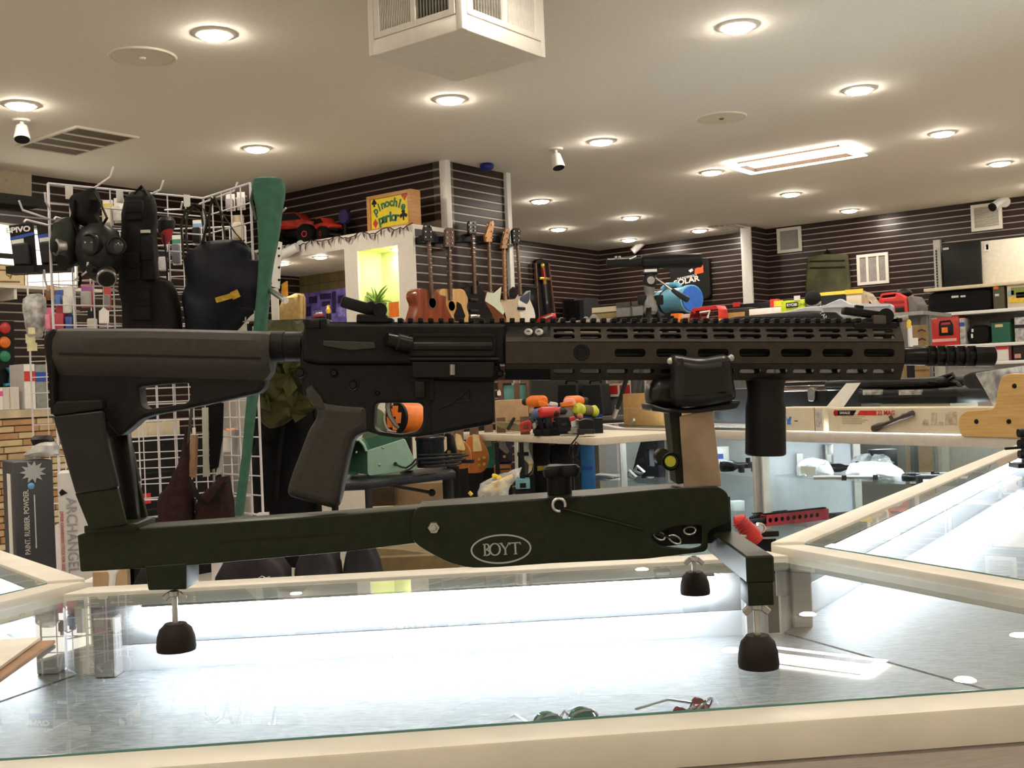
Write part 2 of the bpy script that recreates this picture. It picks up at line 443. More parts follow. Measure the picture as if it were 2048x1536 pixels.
# booth bump-out: upper block (back from the soffit) and white soffit with two openings
BX0, BX1, BX2, BY = 5.45, 5.79, 6.485, 5.02
SOF = 2.375
slatwall('wall_booth_upper', (BX1, BY), (BX1, LEFTY), SOF, CEIL, thick=0.1)
slatwall('wall_booth_side', (BX2, BY), (BX1, BY), 0.0, CEIL, thick=0.1)
slatwall('wall_booth_side_low', (BX1+0.001, BY), (BX0+0.02, BY), 0.0, SOF-0.03, thick=0.1)
structure(MB().bb((BX1-0.012, BY-0.03, SOF), (BX1+0.04, BY+0.03, CEIL)).bd('trim_2', M_TRIM, bevel=0.003))
structure(MB().bb((BX2-0.02, BY-0.03, 0.0), (BX2+0.03, BY+0.03, CEIL)).bd('trim_3', M_TRIM, bevel=0.003))

# white booth front with a wide opening and a lime niche (local x runs along +y of the room)
MF = Matrix(((0, 1, 0, BX0), (-1, 0, 0, LEFTY), (0, 0, 1, 0), (0, 0, 0, 1)))   # local x: from the left wall towards the corner, local y: into the booth
IF = MF.inverted()
def fr(px, py):
    q = IF @ onx(px, py, BX0); return (q.x, q.z)
FL = LEFTY - BY
o1 = [fr(520, 524), fr(688, 499), (fr(690, 600)[0], 1.25), (fr(520, 600)[0], 1.25)]
n1 = [fr(714, 502), fr(795, 490), (fr(797, 600)[0], 1.50), (fr(714, 600)[0], 1.50)]
zl = (o1[0][1] + o1[1][1])/2
o1 = [(o1[0][0], zl), (o1[1][0], zl), (o1[1][0], 1.25), (o1[0][0], 1.25)]
zn = (n1[0][1] + n1[1][1])/2
n1 = [(n1[0][0], zn), (n1[1][0], zn), (n1[1][0], 1.5), (n1[0][0], 1.5)]
bf = plate('wall_booth_front', [[(0, 0.0), (FL, 0.0), (FL, SOF), (0, SOF)], o1, n1], 0, 0.02, M_WHITE); bf.matrix_world = MF; structure(bf)
def bstruct(name, mb, m):
    o = mb.bd(name, m); o.matrix_world = MF; return structure(o)
bstruct('trim_4', MB().bb((0, 0.02, SOF-0.03), (FL, BX1-BX0, SOF)), M_WHITE)
bstruct('ceiling_booth', MB().bb((0, 0.02, zl), (n1[0][0]-0.04, 1.0, zl+0.02)), M_WHITE)
nw = MB(); a, b = n1[0][0], n1[1][0]; dp = 0.24
nw.bb((a-0.02, 0.02, 1.45), (a, dp, zn)).bb((b, 0.02, 1.45), (b+0.02, dp, zn)).bb((a-0.02, dp, 1.45), (b+0.02, dp+0.02, zn+0.02)).bb((a-0.02, 0.02, 1.48), (b+0.02, dp, 1.50)).bb((a-0.02, 0.02, zn), (b+0.02, dp, zn+0.02))
bstruct('wall_niche', nw, M_LIME)
M_OLIVE = mat('olive_slat', (0.16, 0.12, 0.055), 0.35, var=0.2, scale=8, stretch=(6, 1, 1))
ib = bstruct('wall_booth_inside', MB().bb((0, 0.95, 0.6), (n1[0][0]-0.04, 1.0, zl)), M_ALU)
bme = None
for k in range(7):
    z1 = zl - k*0.085
    if bme is None: bme = MB().bb((0, 0.935, -0.078), (n1[0][0]-0.04, 0.95, 0)).mesh('board', M_OLIVE, bevel=0.002, seg=1)
    q = link('board', bme, ib); q.location = (0, 0, z1)
bstruct('wall_booth_inner_side', MB().bb((n1[0][0]-0.06, 0.02, 0.6), (n1[0][0]-0.03, 1.0, zl)), M_WHITE)

# ------------------------------------------------------------------ ceiling downlights on their grid
lens_me = MB().lathe([(0.0, -0.026), (0.030, -0.025), (0.054, -0.021), (0.068, -0.013), (0.072, -0.006), (0.072, 0.0)], 24).mesh('lens', M_LENS)
ring_me = MB().lathe([(0.072, -0.001), (0.073, -0.009), (0.090, -0.006), (0.096, -0.001), (0.096, 0.0)], 28).mesh('trim_ring', M_WHITE)
GU = [3.04, 4.61, 6.13, 7.68, 9.16, 10.55]
ORD = ['nearest', 'second', 'third', 'fourth', 'fifth', 'farthest']
def downlight(u, w, label, group, z=CEIL, s=1.0):
    t = Th('recessed_light', label, 'ceiling light', (u, w, z), 0, group)
    for nm, me in (('trim_ring', ring_me), ('lens', lens_me)):
        o = link(nm, me, t); o.scale = (s, s, s)
    return t
rows = [(2.2, [1, 2, 3, 4, 5], 'right hand'), (3.93, [0, 1, 2, 3, 4, 5], 'middle'), (5.57, [0, 1, 3, 4, 5], 'left hand')]
for w, ks, rn in rows:
    for j, k in enumerate(ks):
        if (w, k) in ((3.93, 0), (2.2, 0)): pass
        downlight(GU[k], w, 'round glowing ceiling downlight, %s of the %s row counted from the camera' % (('first', 'second', 'third', 'fourth', 'fifth', 'sixth')[j], rn), 'ceiling downlights')
downlight(9.2, 6.46, 'round glowing ceiling downlight near the far corner, the one above the hanging guitars\' right end', 'ceiling downlights')
downlight(10.56, 6.46, 'round glowing ceiling downlight closest to the far room corner', 'ceiling downlights')
for u in (-1.5, 0.05, 1.55):
    for w in (-1.2, 0.5, 2.2, 3.93, 5.57):
        downlight(u, w, 'round ceiling downlight continuing the rows outside the picture', 'ceiling downlights outside the picture')
for u in (3.04, 4.61, 6.13, 7.68, 9.16, 10.55):
    for w in (-1.2, 0.5): downlight(u, w, 'round ceiling downlight continuing the rows outside the picture', 'ceiling downlights outside the picture')
downlight(3.04, 2.2, 'round ceiling downlight continuing the rows outside the picture', 'ceiling downlights outside the picture')
# small lamps in the booth ceiling and niche
for px, py, lb in ((641, 514, 'small round downlight in the booth ceiling above the purple poster'), (566, 527, 'small round downlight in the booth ceiling beside the white price board')):
    q = onz(px, py, zl); downlight(q.x, q.y, lb, None, zl, 0.62)
q = MF @ Vector(((a+b)/2+0.04, 0.16, zn)); downlight(q.x, q.y, 'small round downlight in the top of the lime niche', None, zn, 0.55)

# ------------------------------------------------------------------ ceiling fixtures
q = [onz(*p, CEIL) for p in ((1447, 325), (1690, 282), (1722, 300), (1510, 342))]
x0, x1, y0, y1 = 7.42, 7.86, 2.78, 3.69
t = Th('ceiling_panel_light', 'rectangular recessed ceiling panel light with a glowing frame', 'ceiling light', ((x0+x1)/2, (y0+y1)/2, CEIL), 0)
hx, hy = (x1-x0)/2, (y1-y0)/2
m_pan = lamp_mat('panel_diffuser', (1.0, 0.93, 0.82), 7.0)
fm = MB()
for a_, b_ in (((-hx, -hy), (hx, -hy+0.07)), ((-hx, hy-0.07), (hx, hy)), ((-hx, -hy), (-hx+0.07, hy)), ((hx-0.07, -hy), (hx, hy))):
    fm.bb((*a_, -0.036), (*b_, -0.030))
fm.bd('glowing_frame', m_pan, t)
fm = MB()
for a_, b_ in (((-hx+0.07, -hy+0.07), (hx-0.07, -hy+0.075)), ((-hx+0.07, hy-0.075), (hx-0.07, hy-0.07)), ((-hx+0.07, -hy+0.07), (-hx+0.075, hy-0.07)), ((hx-0.075, -hy+0.07), (hx-0.07, hy-0.07))):
    fm.bb((*a_, -0.035), (*b_, 0.0))
fm.bd('well', mat('well_brown', (0.07, 0.04, 0.02), 0.8), t)
MB().bb((-hx+0.075, -hy+0.075, -0.006), (hx-0.075, hy-0.075, -0.001)).bd('diffuser', m_pan, t)

# square air diffuser box hanging from the ceiling
ZB = CAMZ + 1.30
c0 = onz(925, 57, ZB); c1 = onz(745, 115, ZB); c2 = onz(1085, 118, ZB)
x0 = c0.x; y0 = c0.y; x1 = c2.x; y1 = c1.y
t = Th('air_diffuser_box', 'white square air diffuser box with side grilles hanging from the ceiling', 'air vent', ((x0+x1)/2, (y0+y1)/2, CEIL), 0)
hx, hy, hz = (x1-x0)/2, (y1-y0)/2, CEIL-ZB
MB().bb((-hx+0.02, -hy+0.02, -hz), (hx-0.02, hy-0.02, -hz+0.02)).bd('bottom_panel', M_WHITE, t)
cb = MB()
for sx in (-1, 1):
    for sy in (-1, 1): cb.box((sx*(hx-0.013), sy*(hy-0.013), -hz/2), (0.03, 0.03, hz-0.002))
for sx in (-1, 1):
    cb.box((sx*(hx-0.012), 0, -hz+0.03), (0.024, 2*hy-0.03, 0.06)); cb.box((0, sx*(hy-0.012), -hz+0.03), (2*hx-0.03, 0.024, 0.0598))
    cb.box((sx*(hx-0.012), 0, -0.021), (0.024, 2*hy-0.03, 0.04)); cb.box((0, sx*(hy-0.012), -0.021), (2*hx-0.03, 0.024, 0.0398))
cb.bd('corner_frame', M_WHITE, t, bevel=0.004)
MB().bb((-hx+0.08, -hy+0.08, -hz+0.02), (hx-0.08, hy-0.08, -0.01)).bd('inner_duct', M_HOLE, t)
for face in (0, 1):                                   # face 0 looks to -x, face 1 to -y
    L = hy if face == 0 else hx
    def fp(a, z, dpt): return (-hx+dpt, a, z) if face == 0 else (a, -hy+dpt, z)
    sg = MB()
    # outer frame of the register and middle mullion
    for a0, a1 in ((-L+0.03, -L+0.06), (L-0.06, L-0.03), (-0.012, 0.012)):
        p, r_ = fp(a0, -hz+0.061, -0.004), fp(a1, -0.031, 0.012); sg.bb(p, r_)
    for z0_, z1_ in ((-hz+0.0605, -hz+0.085), (-0.05, -0.0305)):
        p, r_ = fp(-L+0.031, z0_, -0.003), fp(L-0.031, z1_, 0.011); sg.bb(p, r_)
    g = sg.bd('register_frame', M_WHITE, t, bevel=0.002, seg=1)
    n = 18
    for half in (-1, 1):
        closed = (half > 0) if face == 0 else (half > 0)
        a0, a1 = (0.012, L-0.06) if half > 0 else (-L+0.06, -0.012)
        if closed: MB().bb(fp(a0, -hz+0.085, 0.010), fp(a1, -0.05, 0.014)).bd('damper', M_GRILLE, t)
        vm = MB().bb(fp(-0.0018, -hz+0.085, 0.002), fp(0.0018, -0.05, 0.010)).mesh('vane', M_GRILLE if closed else mat('vane_grey', (0.33, 0.31, 0.27), 0.5))
        cnt = n if closed else 11
        for i in range(cnt):
            aa = a0 + (i+0.5)*(a1-a0)/cnt
            v = link('vane', vm, g); v.location = (0, aa, 0) if face == 0 else (aa, 0, 0)

# louvred return vent, left
xs = [onz(*p, CEIL) for p in ((25, 290), (105, 254), (238, 276), (150, 308))]
x0, x1 = 3.50, 3.87; y0, y1 = 5.80, 6.45
t = Th('ceiling_vent', 'louvred ceiling vent with four dark slots near the left wall', 'air vent', ((x0+x1)/2, (y0+y1)/2, CEIL), 0)
hx, hy = (x1-x0)/2, (y1-y0)/2
MB().bb((-hx, -hy, -0.004), (hx, hy, 0.0)).bd('backing', mat('vent_brown', (0.13, 0.10, 0.055), 0.7), t)
fb = MB()
for a_, b_ in (((-hx-0.02, -hy-0.02), (hx+0.02, -hy)), ((-hx-0.02, hy), (hx+0.02, hy+0.02)), ((-hx-0.02, -hy), (-hx, hy)), ((hx, -hy), (hx+0.02, hy))): fb.bb((*a_, -0.012), (*b_, 0))
fb.bd('frame', M_CEIL, t)
sm = MB().bb((-hx, -0.010, -0.011), (hx, 0.010, -0.003)).mesh('slat', M_CEIL)
for i in range(3): o = link('slat', sm, t); o.location = (0, -hy + (i+1)*2*hy/4, 0)
t = None
for (px, py), lb in (((285, 113), 'plain round ceiling speaker grille at the left, flush with the ceiling'), ((1443, 235), 'plain round ceiling speaker grille at the right with a dark centre knob')):
    q = onz(px, py, CEIL); t = Th('ceiling_speaker', lb, 'speaker', q, 0)
    MB().lathe([(0.0, -0.006), (0.135, -0.006), (0.137, -0.003), (0.139, -0.006), (0.150, -0.008), (0.156, -0.001), (0.156, 0)], 40).bd('grille', mat('speaker_grille', (0.76, 0.70, 0.58), 0.8, var=0.05, scale=300), t)
    MB().lathe([(0, -0.014), (0.012, -0.013), (0.016, -0.006)], 12).bd('centre_knob', mat('knob_brown', (0.16, 0.12, 0.08), 0.6) if px > 1000 else M_CEIL, t)
q = onz(1462, 452, CEIL)
t = Th('ceiling_hatch', 'small flat square ceiling vent beside the far pillar', 'air vent', q, 0)
MB().bb((-0.18, -0.18, -0.012), (0.18, 0.18, 0)).bd('plate', mat('hatch_grey', (0.42, 0.38, 0.33), 0.7), t, bevel=0.004)
gm = MB().bb((-0.15, -0.010, -0.018), (0.15, 0.010, -0.011)).mesh('slat', M_CEIL)
for i in range(5): o = link('slat', gm, t); o.location = (0, -0.12+i*0.06, 0)

# white bullet cameras on stalks
def bullet(px, py, py2, lb, tilt):
    q = onz(px, py, CEIL); t = Th('security_camera', lb, 'camera', q, HEAD)
    D = (q - CAMPOS).dot(FWD); k = D/F
    L = (py2-py)*k
    MB().lathe([(0.0, -0.012), (0.045, -0.010), (0.052, 0)], 20).bd('mount', M_WHITE, t)
    MB().cyl((0, 0, -0.01), (0.004, 0, -L*0.36), 0.011, n=10).bd('stalk', M_TRIM, t)
    a = Vector((0.0, 0.0, -L*0.30)); b = Vector((tilt, -0.03, -L))
    bd = MB().tube([a, a.lerp(b, 0.05), b.lerp(a, 0.06), b], [0.026, 0.032, 0.045, 0.044], 16).bd('body', M_TRIM, t)
    MB().cyl(b + (b-a)*0.005, b - (b-a)*0.02, 0.040, n=16).bd('front_window', M_BLACK, bd)
bullet(43, 240, 282, 'white security camera hanging under the ceiling beside the louvred vent', 0.012)
bullet(1111, 297, 338, 'white security camera hanging from the ceiling to the right of the booth pillar', 0.015)
# ================================================================== foreground show cases (plan in metres right / forward of the camera)
M_RAIL = mat('cream_rail', (0.74, 0.70, 0.60), 0.38, 0.0, var=0.05, scale=18)
M_RAILA = mat('brushed_aluminium', (0.62, 0.58, 0.56), 0.35, 0.7, var=0.08, scale=40, stretch=(1, 1, 30))
M_GLASS = glass('case_glass', (0.95, 0.985, 0.975), 0.0, 1.0, dirt=0.03)
M_TEAL = mat('glass_edge_teal', (0.09, 0.22, 0.20), 0.15, var=0.1)
M_PANEL = mat('case_panel', (0.62, 0.60, 0.56), 0.5, var=0.05)
M_BACKP = mat('case_back_white', (0.80, 0.81, 0.84), 0.5, var=0.03)
M_LED = lamp_mat('led_strip', (0.88, 0.93, 1.0), LEDS)
def deck_mat():
    m = bpy.data.materials.new('galvanised_deck'); m.use_nodes = True
    nt = m.node_tree; n = nt.nodes; b = n['Principled BSDF']
    tc = n.new('ShaderNodeTexCoord'); mp = n.new('ShaderNodeMapping'); mp.inputs['Scale'].default_value = (12, 50, 1)
    no = n.new('ShaderNodeTexNoise'); no.inputs['Scale'].default_value = 5; no.inputs['Detail'].default_value = 9; no.inputs['Roughness'].default_value = 0.7
    nt.links.new(tc.outputs['Object'], mp.inputs['Vector']); nt.links.new(mp.outputs['Vector'], no.inputs['Vector'])
    r1 = n.new('ShaderNodeValToRGB'); r1.color_ramp.elements[0].position = 0.34; r1.color_ramp.elements[1].position = 0.66
    r1.color_ramp.elements[0].color = (0.09, 0.095, 0.105, 1); r1.color_ramp.elements[1].color = (0.40, 0.41, 0.44, 1)
    nt.links.new(no.outputs['Fac'], r1.inputs['Fac']); nt.links.new(r1.outputs['Color'], b.inputs['Base Color'])
    b.inputs['Metallic'].default_value = 0.30
    r2 = n.new('ShaderNodeMapRange'); r2.inputs['To Min'].default_value = 0.30; r2.inputs['To Max'].default_value = 0.60
    nt.links.new(no.outputs['Fac'], r2.inputs['Value']); nt.links.new(r2.outputs['Result'], b.inputs['Roughness'])
    bp = n.new('ShaderNodeBump'); bp.inputs['Strength'].default_value = 0.25; bp.inputs['Distance'].default_value = 0.003
    nt.links.new(no.outputs['Fac'], bp.inputs['Height']); nt.links.new(bp.outputs['Normal'], b.inputs['Normal'])
    return m
M_DECK = deck_mat()
def inset(poly, ds):
    """polygon (counter-clockwise) with each edge i (i -> i+1) moved inwards by ds[i]"""
    n = len(poly); P = [Vector(p) for p in poly]; L = []
    for i in range(n):
        d = (P[(i+1) % n]-P[i]).normalized(); nn = Vector((-d.y, d.x)); L.append((P[i]+nn*ds[i], d))
    out = []
    for i in range(n):
        (p, d), (q, e) = L[i-1], L[i]
        den = d.x*e.y - d.y*e.x; t = ((q-p).x*e.y - (q-p).y*e.x)/den; out.append(tuple(p + d*t))
    return out
def show_case(label, poly, top, deck, edges, led, front=0):
    """poly: plan corners ccw in camera metres; edges: rail width per edge; led: index of the edge that carries the LED strip"""
    c = sum((Vector(p) for p in poly), Vector((0, 0)))/len(poly)
    t = Th('display_case', label, 'display case', cw(c.x, c.y, 0), HEAD)
    pl = [(p[0]-c.x, p[1]-c.y) for p in poly]; n = len(pl)
    inn = inset(pl, edges)
    for i in range(n):                     # rails, one piece per side, mitred
        if edges[i] < 0.005: continue
        q = [pl[i], pl[(i+1) % n], inn[(i+1) % n], inn[i]]
        rt = 0.018 if i == led else 0.030
        r = MB().slab(q, top-rt, top-0.001 if i == front else top+0.003).bd('rail', M_RAIL, t, bevel=0.003)
        if i == front and i != 0 or (i == 0 and led == 1): continue      # open mitre towards the middle case
        o2 = inset(pl, [0.004]*n); i2 = inset(pl, [0.0155]*n)
        MB().slab([o2[i], o2[(i+1) % n], i2[(i+1) % n], i2[i]], top-0.075, top-rt-0.0015).bd('lower_rail', M_BACKP if i == led else M_RAILA, t, bevel=0.002, seg=1)
        o3 = inset(pl, [0.010]*n); i3 = inset(pl, [0.016]*n)
        MB().slab([o3[i], o3[(i+1) % n], i3[(i+1) % n], i3[i]], 0.10, top-0.076).bd('side_panel', M_BACKP if i == led else M_PANEL, t)
    MB().slab(inset(pl, [max(0.0, e-0.004) if i != front else e for i, e in enumerate(edges)]), top-0.006, top).bd('glass_top', M_GLASS, t)
    a, b = Vector(inn[front]), Vector(inn[(front+1) % n]); d = (b-a).normalized(); nn = Vector((-d.y, d.x))
    MB().slab([tuple(a-nn*0.0012), tuple(b-nn*0.0012), tuple(b), tuple(a)], top-0.006, top).bd('glass_edge', M_TEAL, t)
    MB().slab(inset(pl, [0.001 if (edges[i] < 0.005 or (front and i == front) or (led == 1 and i == 0)) else 0.018 for i in range(n)]), top-deck-0.02, top-deck).bd('deck', M_DECK, t)
    MB().slab(inset(pl, [0.05]*n), 0.0, 0.10).bd('plinth', M_BLACK, t)
    ew = edges[led]; k0, k1 = 0.06, 0.94
    def strip(d0, d1, z0, z1, name, m):
        A, B = inset(pl, [d0]*n), inset(pl, [d1]*n); a, b = Vector(A[led]), Vector(A[(led+1) % n]); e, f_ = Vector(B[led]), Vector(B[(led+1) % n])
        return MB().slab([tuple(a.lerp(b, k0)), tuple(a.lerp(b, k1)), tuple(e.lerp(f_, k1)), tuple(e.lerp(f_, k0))], z0, z1).bd(name, m, t)
    strip(ew-0.020, ew-0.001, top-0.0205, top-0.0182, 'led_channel', M_RAILA)
    strip(ew-0.018, ew-0.003, top-0.0245, top-0.0207, 'led_strip', M_LED)
    i4 = inset(pl, [0.017]*n)
    for i in range(n):                     # corner posts
        q = Vector(i4[i]); cc = Vector((0, 0)); q2 = q + (cc-q).normalized()*0.03
        MB().bb((q2.x-0.014, q2.y-0.014, top-deck), (q2.x+0.014, q2.y+0.014, top-0.031)).bd('post', M_RAILA, t, bevel=0.002, seg=1)
    return t
TOP = 1.0
def pgl(px, py, z=TOP):
    p = onz(px, py, z); return (p.dot(RGT), p.dot(FWD))
Lf, Rf = (-0.895, 0.695), (0.700, 0.853)
Lb, Rb = (-0.585, 1.492), (0.355, 1.568)
case_main = show_case('glass topped show case under the rifle stand, lit from inside by a white LED strip', [Lf, Rf, Rb, Lb], TOP, 0.11, [0.040, 0.004, 0.048, 0.004], 2)
# right hand case (starts at the mitre), left hand case
dR = Vector((0.548, 0.836)); dL = Vector((-0.63, 0.777))
g = 0.002
Rb2, Rf2 = Vector(Rb)+Vector((g*2, g)), Vector(Rf)+Vector((g*2, g))
show_case('glass topped show case angled off to the right of the rifle stand', [tuple(Rf2), tuple(Rf2+dR*2.0), tuple(Rb2+dR*2.4), tuple(Rb2)], TOP+0.012, 0.122, [0.04, 0.04, 0.045, 0.04], 2, 3)
Lb2, Lf2 = Vector(Lb)+Vector((-g*2, g)), Vector(Lf)+Vector((-g*2, g))
show_case('glass topped show case angled off at the left edge', [tuple(Lf2), tuple(Lb2), tuple(Lb2+dL*1.0), tuple(Lf2+dL*0.9)], TOP+0.012, 0.122, [0.04, 0.045, 0.04, 0.04], 1, 0)

# clipboard at the left edge of the counter
ca, cb_ = onz(112, 1286, TOP+0.006), onz(-60, 1420, TOP+0.006)
t = Th('clipboard', 'brown clipboard with white paper lying on the counter glass at the left', 'clipboard', cw(*pgl(112, 1288)), HEAD)
t.o.location.z = TOP+0.0005
e = Vector(pgl(-80, 1425)) - Vector(pgl(112, 1288)); e.normalize(); nn = Vector((-e.y, e.x)); nn = nn if nn.x < 0 else -nn
q = [Vector((0, 0)), e*0.32, e*0.32+nn*0.23, nn*0.23]
MB().slab([tuple(v) for v in q], 0.0, 0.004).bd('board', mat('hardboard', (0.33, 0.17, 0.07), 0.5, var=0.15), t, bevel=0.001, seg=1)
q = [e*0.004+nn*0.010, e*0.30+nn*0.006, e*0.30+nn*0.22, e*0.002+nn*0.222]
q[0] = e*(-0.002)+nn*0.016
MB().slab([tuple(v) for v in q], 0.0045, 0.0075).bd('paper', mat('paper', (0.86, 0.82, 0.74), 0.8, var=0.03), t)
MB().box((*(e*0.29+nn*0.115), 0.012), (0.05, 0.08, 0.012), (0, 0, math.atan2(e.y, e.x))).bd('clip', M_RAILA, t, bevel=0.003)
# paper note under the glass at the back rail
t = Th('paper_note', 'cream paper note with faint handwriting under the glass along the back rail', 'note', cw(*pgl(865, 1168, TOP-0.03)), HEAD + math.atan2(Rb[1]-Lb[1], Rb[0]-Lb[0]))
t.o.location.z = TOP-0.034
MB().bb((-0.085, -0.020, 0.0), (0.080, 0.012, 0.001)).bd('sheet', mat('paper_cream', (0.82, 0.74, 0.62), 0.8, var=0.03), t)
wr = MB()
rr = random.Random(3)
for x0, n_ in ((-0.055, 5), (0.012, 6)):
    pts = []
    for i in range(n_*4):
        pts.append((x0 + i*0.0022, -0.004 + math.sin(i*1.9+x0*90)*0.004*rr.uniform(0.5, 1.2), 0.0016))
    wr.tube(pts, 0.0006, 4)
wr.bd('handwriting', mat('ink', (0.12, 0.11, 0.16), 0.7), t)
# sunglasses inside the case at the front edge
def shades(px, py, lb, lens, rot, w=0.03):
    x, y = pgl(px, py, TOP-0.11+0.02)
    t = Th('sunglasses', lb, 'sunglasses', cw(x, y, TOP-0.1095), HEAD+rot)
    for s in (-1, 1):
        l = MB().lathe([(0, 0.003), (w*0.42, 0.002), (w*0.5, -0.001)], 18, (s*w*0.62, 0, 0.022), Euler((1.1, 0, 0)).to_matrix()).bd('lens', lens, t)
        pts = [(s*w*0.62 + w*0.52*math.cos(a), 0.022*0 + 0.0 - 0.011*math.sin(a)*0.9, 0.022 + w*0.46*math.sin(a)) for a in [i*2*math.pi/18 for i in range(19)]]
        MB().tube(pts, 0.0016, 6).bd('rim', mat('chrome', (0.8, 0.8, 0.82), 0.12, 1.0, var=0.02), t)
        MB().tube([(s*w*1.14, 0, 0.024), (s*w*1.2, 0.05, 0.022), (s*w*1.18, 0.09, 0.006)], 0.0014, 6).bd('temple', MATS['chrome'], t)
    MB().tube([(-w*0.12, 0, 0.03), (0, 0, 0.034), (w*0.12, 0, 0.03)], 0.0016, 6).bd('bridge', MATS['chrome'], t)
shades(1130, 1452, 'green and red tinted sunglasses inside the case near its front edge', mat('lens_green', (0.10, 0.25, 0.19), 0.15, 0.2), 0.3)
shades(1385, 1436, 'red tinted sunglasses inside the case below the right foot of the stand', mat('lens_red', (0.30, 0.06, 0.08), 0.15, 0.2), 0.9)
# ================================================================== rifle, held level with the picture (its frame is tilted by the roll)
RD = 1.12
M_ANO = mat('black_anodised', (0.0085, 0.008, 0.0075), 0.5, 0.1, var=0.25, scale=120, spec=0.2)
M_POLY = mat('grey_polymer', (0.036, 0.033, 0.028), 0.55, var=0.12, scale=200, bump=0.05, spec=0.3)
M_POLYD = mat('dark_polymer', (0.009, 0.008, 0.0073), 0.55, var=0.2, scale=200, bump=0.05, spec=0.2)
M_GUARD = mat('brown_anodised', (0.040, 0.033, 0.025), 0.45, 0.2, var=0.15, scale=150, spec=0.3)
M_STEEL = mat('dull_steel', (0.35, 0.34, 0.32), 0.35, 0.9, var=0.1)
M_DARKST = mat('blued_steel', (0.022, 0.021, 0.020), 0.28, 0.8, var=0.2, scale=60)
R = Th('rifle', 'black carbine rifle with slotted handguard resting in the green stand', 'rifle', at(1024, 704, RD), HEAD, tilt=ROLL)
def rp(pts, y=-0.02): return R.pl(pts, y)
# --- stock
def stock_ring(px, zt, zc, zb, w):
    x = R.p(px, 700, -0.02)[0]; f = lambda py: R.p(px, py, -0.02)[1]
    t, c, b = f(zt), f(zc), f(zb)
    half = [(0.35*w, t), (0.75*w, t-0.003), (0.96*w, t-0.010), (w, c+0.004), (0.97*w, c), (w, c-0.003), (0.90*w, (c+b)/2), (0.55*w, b)]
    return [(x, y, z) for y, z in half] + [(x, -y, z) for y, z in reversed(half)]
st = MB().loft([stock_ring(92, 668, 706, 738, 0.0150), stock_ring(98, 659, 706, 748, 0.020), stock_ring(112, 655.5, 707, 752, 0.0225), stock_ring(300, 656, 711, 756, 0.0225),
                stock_ring(480, 660, 715, 761, 0.0225), stock_ring(524, 661.5, 716, 763, 0.0220), stock_ring(537, 663.5, 714, 745, 0.0190)])
stock = st.bd('stock', M_POLY, R, ang=28)
sk = [fillet(rp([(97, 735), (528, 740), (530, 770), (520, 786), (402, 812), (304, 831), (281, 838), (262, 856), (236, 876), (205, 836), (112, 834), (100, 790)], -0.013), 0.006),
      fillet(rp([(275, 774), (330, 768), (379, 765), (380, 796), (371, 807), (291, 819), (281, 811)], -0.013), 0.005)]
plate('stock_strut', sk, -0.013, 0.013, M_POLYD, stock, 0.004, 2)
bp = fillet(rp([(85.5, 690), (86, 672), (94, 660), (108, 656), (110, 832), (104, 828), (97, 770)], -0.021), 0.004)
plate('butt_pad', bp, -0.0215, 0.0215, M_POLYD, stock, 0.004, 2)
MB().bar(R.P(118, 707, -0.0228), R.P(522, 716, -0.0226), 0.0012, 0.0018).bd('seam', M_BLACK, stock)
MB().cyl(R.P(245, 778, -0.0145), R.P(245, 778, -0.010), 0.006, n=14).bd('sling_socket', M_ANO, stock)
# --- buffer tube and collar
xa, xb = R.p(530, 694, 0)[0], R.p(606, 694, 0)[0]; zt = R.p(560, 693, 0)[1]
MB().tube([(xa-0.05, 0, zt), (xb, 0, zt)], 0.0150, 24).bd('buffer_tube', M_ANO, R)
MB().tube([(R.p(537, 0, 0)[0], 0, zt), (R.p(570, 0, 0)[0], 0, zt), (R.p(571, 0, 0)[0], 0, zt), (R.p(573, 0, 0)[0], 0, zt), (R.p(600, 0, 0)[0], 0, zt)], [0.0158, 0.0158, 0.0145, 0.0152, 0.0152], 24).bd('collar', M_ANO, R)
# --- upper receiver with rail teeth
up = fillet(rp([(604, 664), (612, 640), (652, 639), (655, 646), (1012, 648), (1012, 728), (640, 728), (604, 722)]), 0.003)
upper = plate('upper_receiver', up, -0.0185, 0.0185, M_ANO, R, 0.0035, 2)
tooth = MB().prism([(-0.0026, 0), (0.0026, 0), (0.0026, 0.0042), (-0.0026, 0.0042)], -0.0105, 0.0105).mesh('rail_tooth', M_ANO, bevel=0.0006, seg=1)
xT = R.p(1024, 646.5, 0)
rail = MB().bb((R.p(652, 0, 0)[0], -0.0095, R.p(0, 656, 0)[1]), (R.p(1793, 0, 0)[0], 0.0095, R.p(0, 645, 0)[1])).bd('top_rail', M_ANO, R, bevel=0.001, seg=1)
k = 0; px = 782
while px < 1795:
    o = link('rail_tooth', tooth, rail); o.location = (R.p(px, 0, 0)[0], 0, R.p(0, 645.5, 0)[1]); px += 20.2; k += 1
plate('charging_handle', fillet(rp([(606, 637), (653, 636), (653, 657), (640, 660), (608, 660)]), 0.002), -0.019, 0.019, M_ANO, R, 0.002)
MB().box(R.P(630, 648, -0.020), (0.010, 0.004, 0.008)).bd('handle_latch', M_DARKST, R, bevel=0.001)
plate('receiver_rib', fillet(rp([(646, 681), (748, 684), (752, 697), (700, 701), (646, 692)], -0.02), 0.001), -0.0205, -0.017, M_POLY, upper, 0.001)
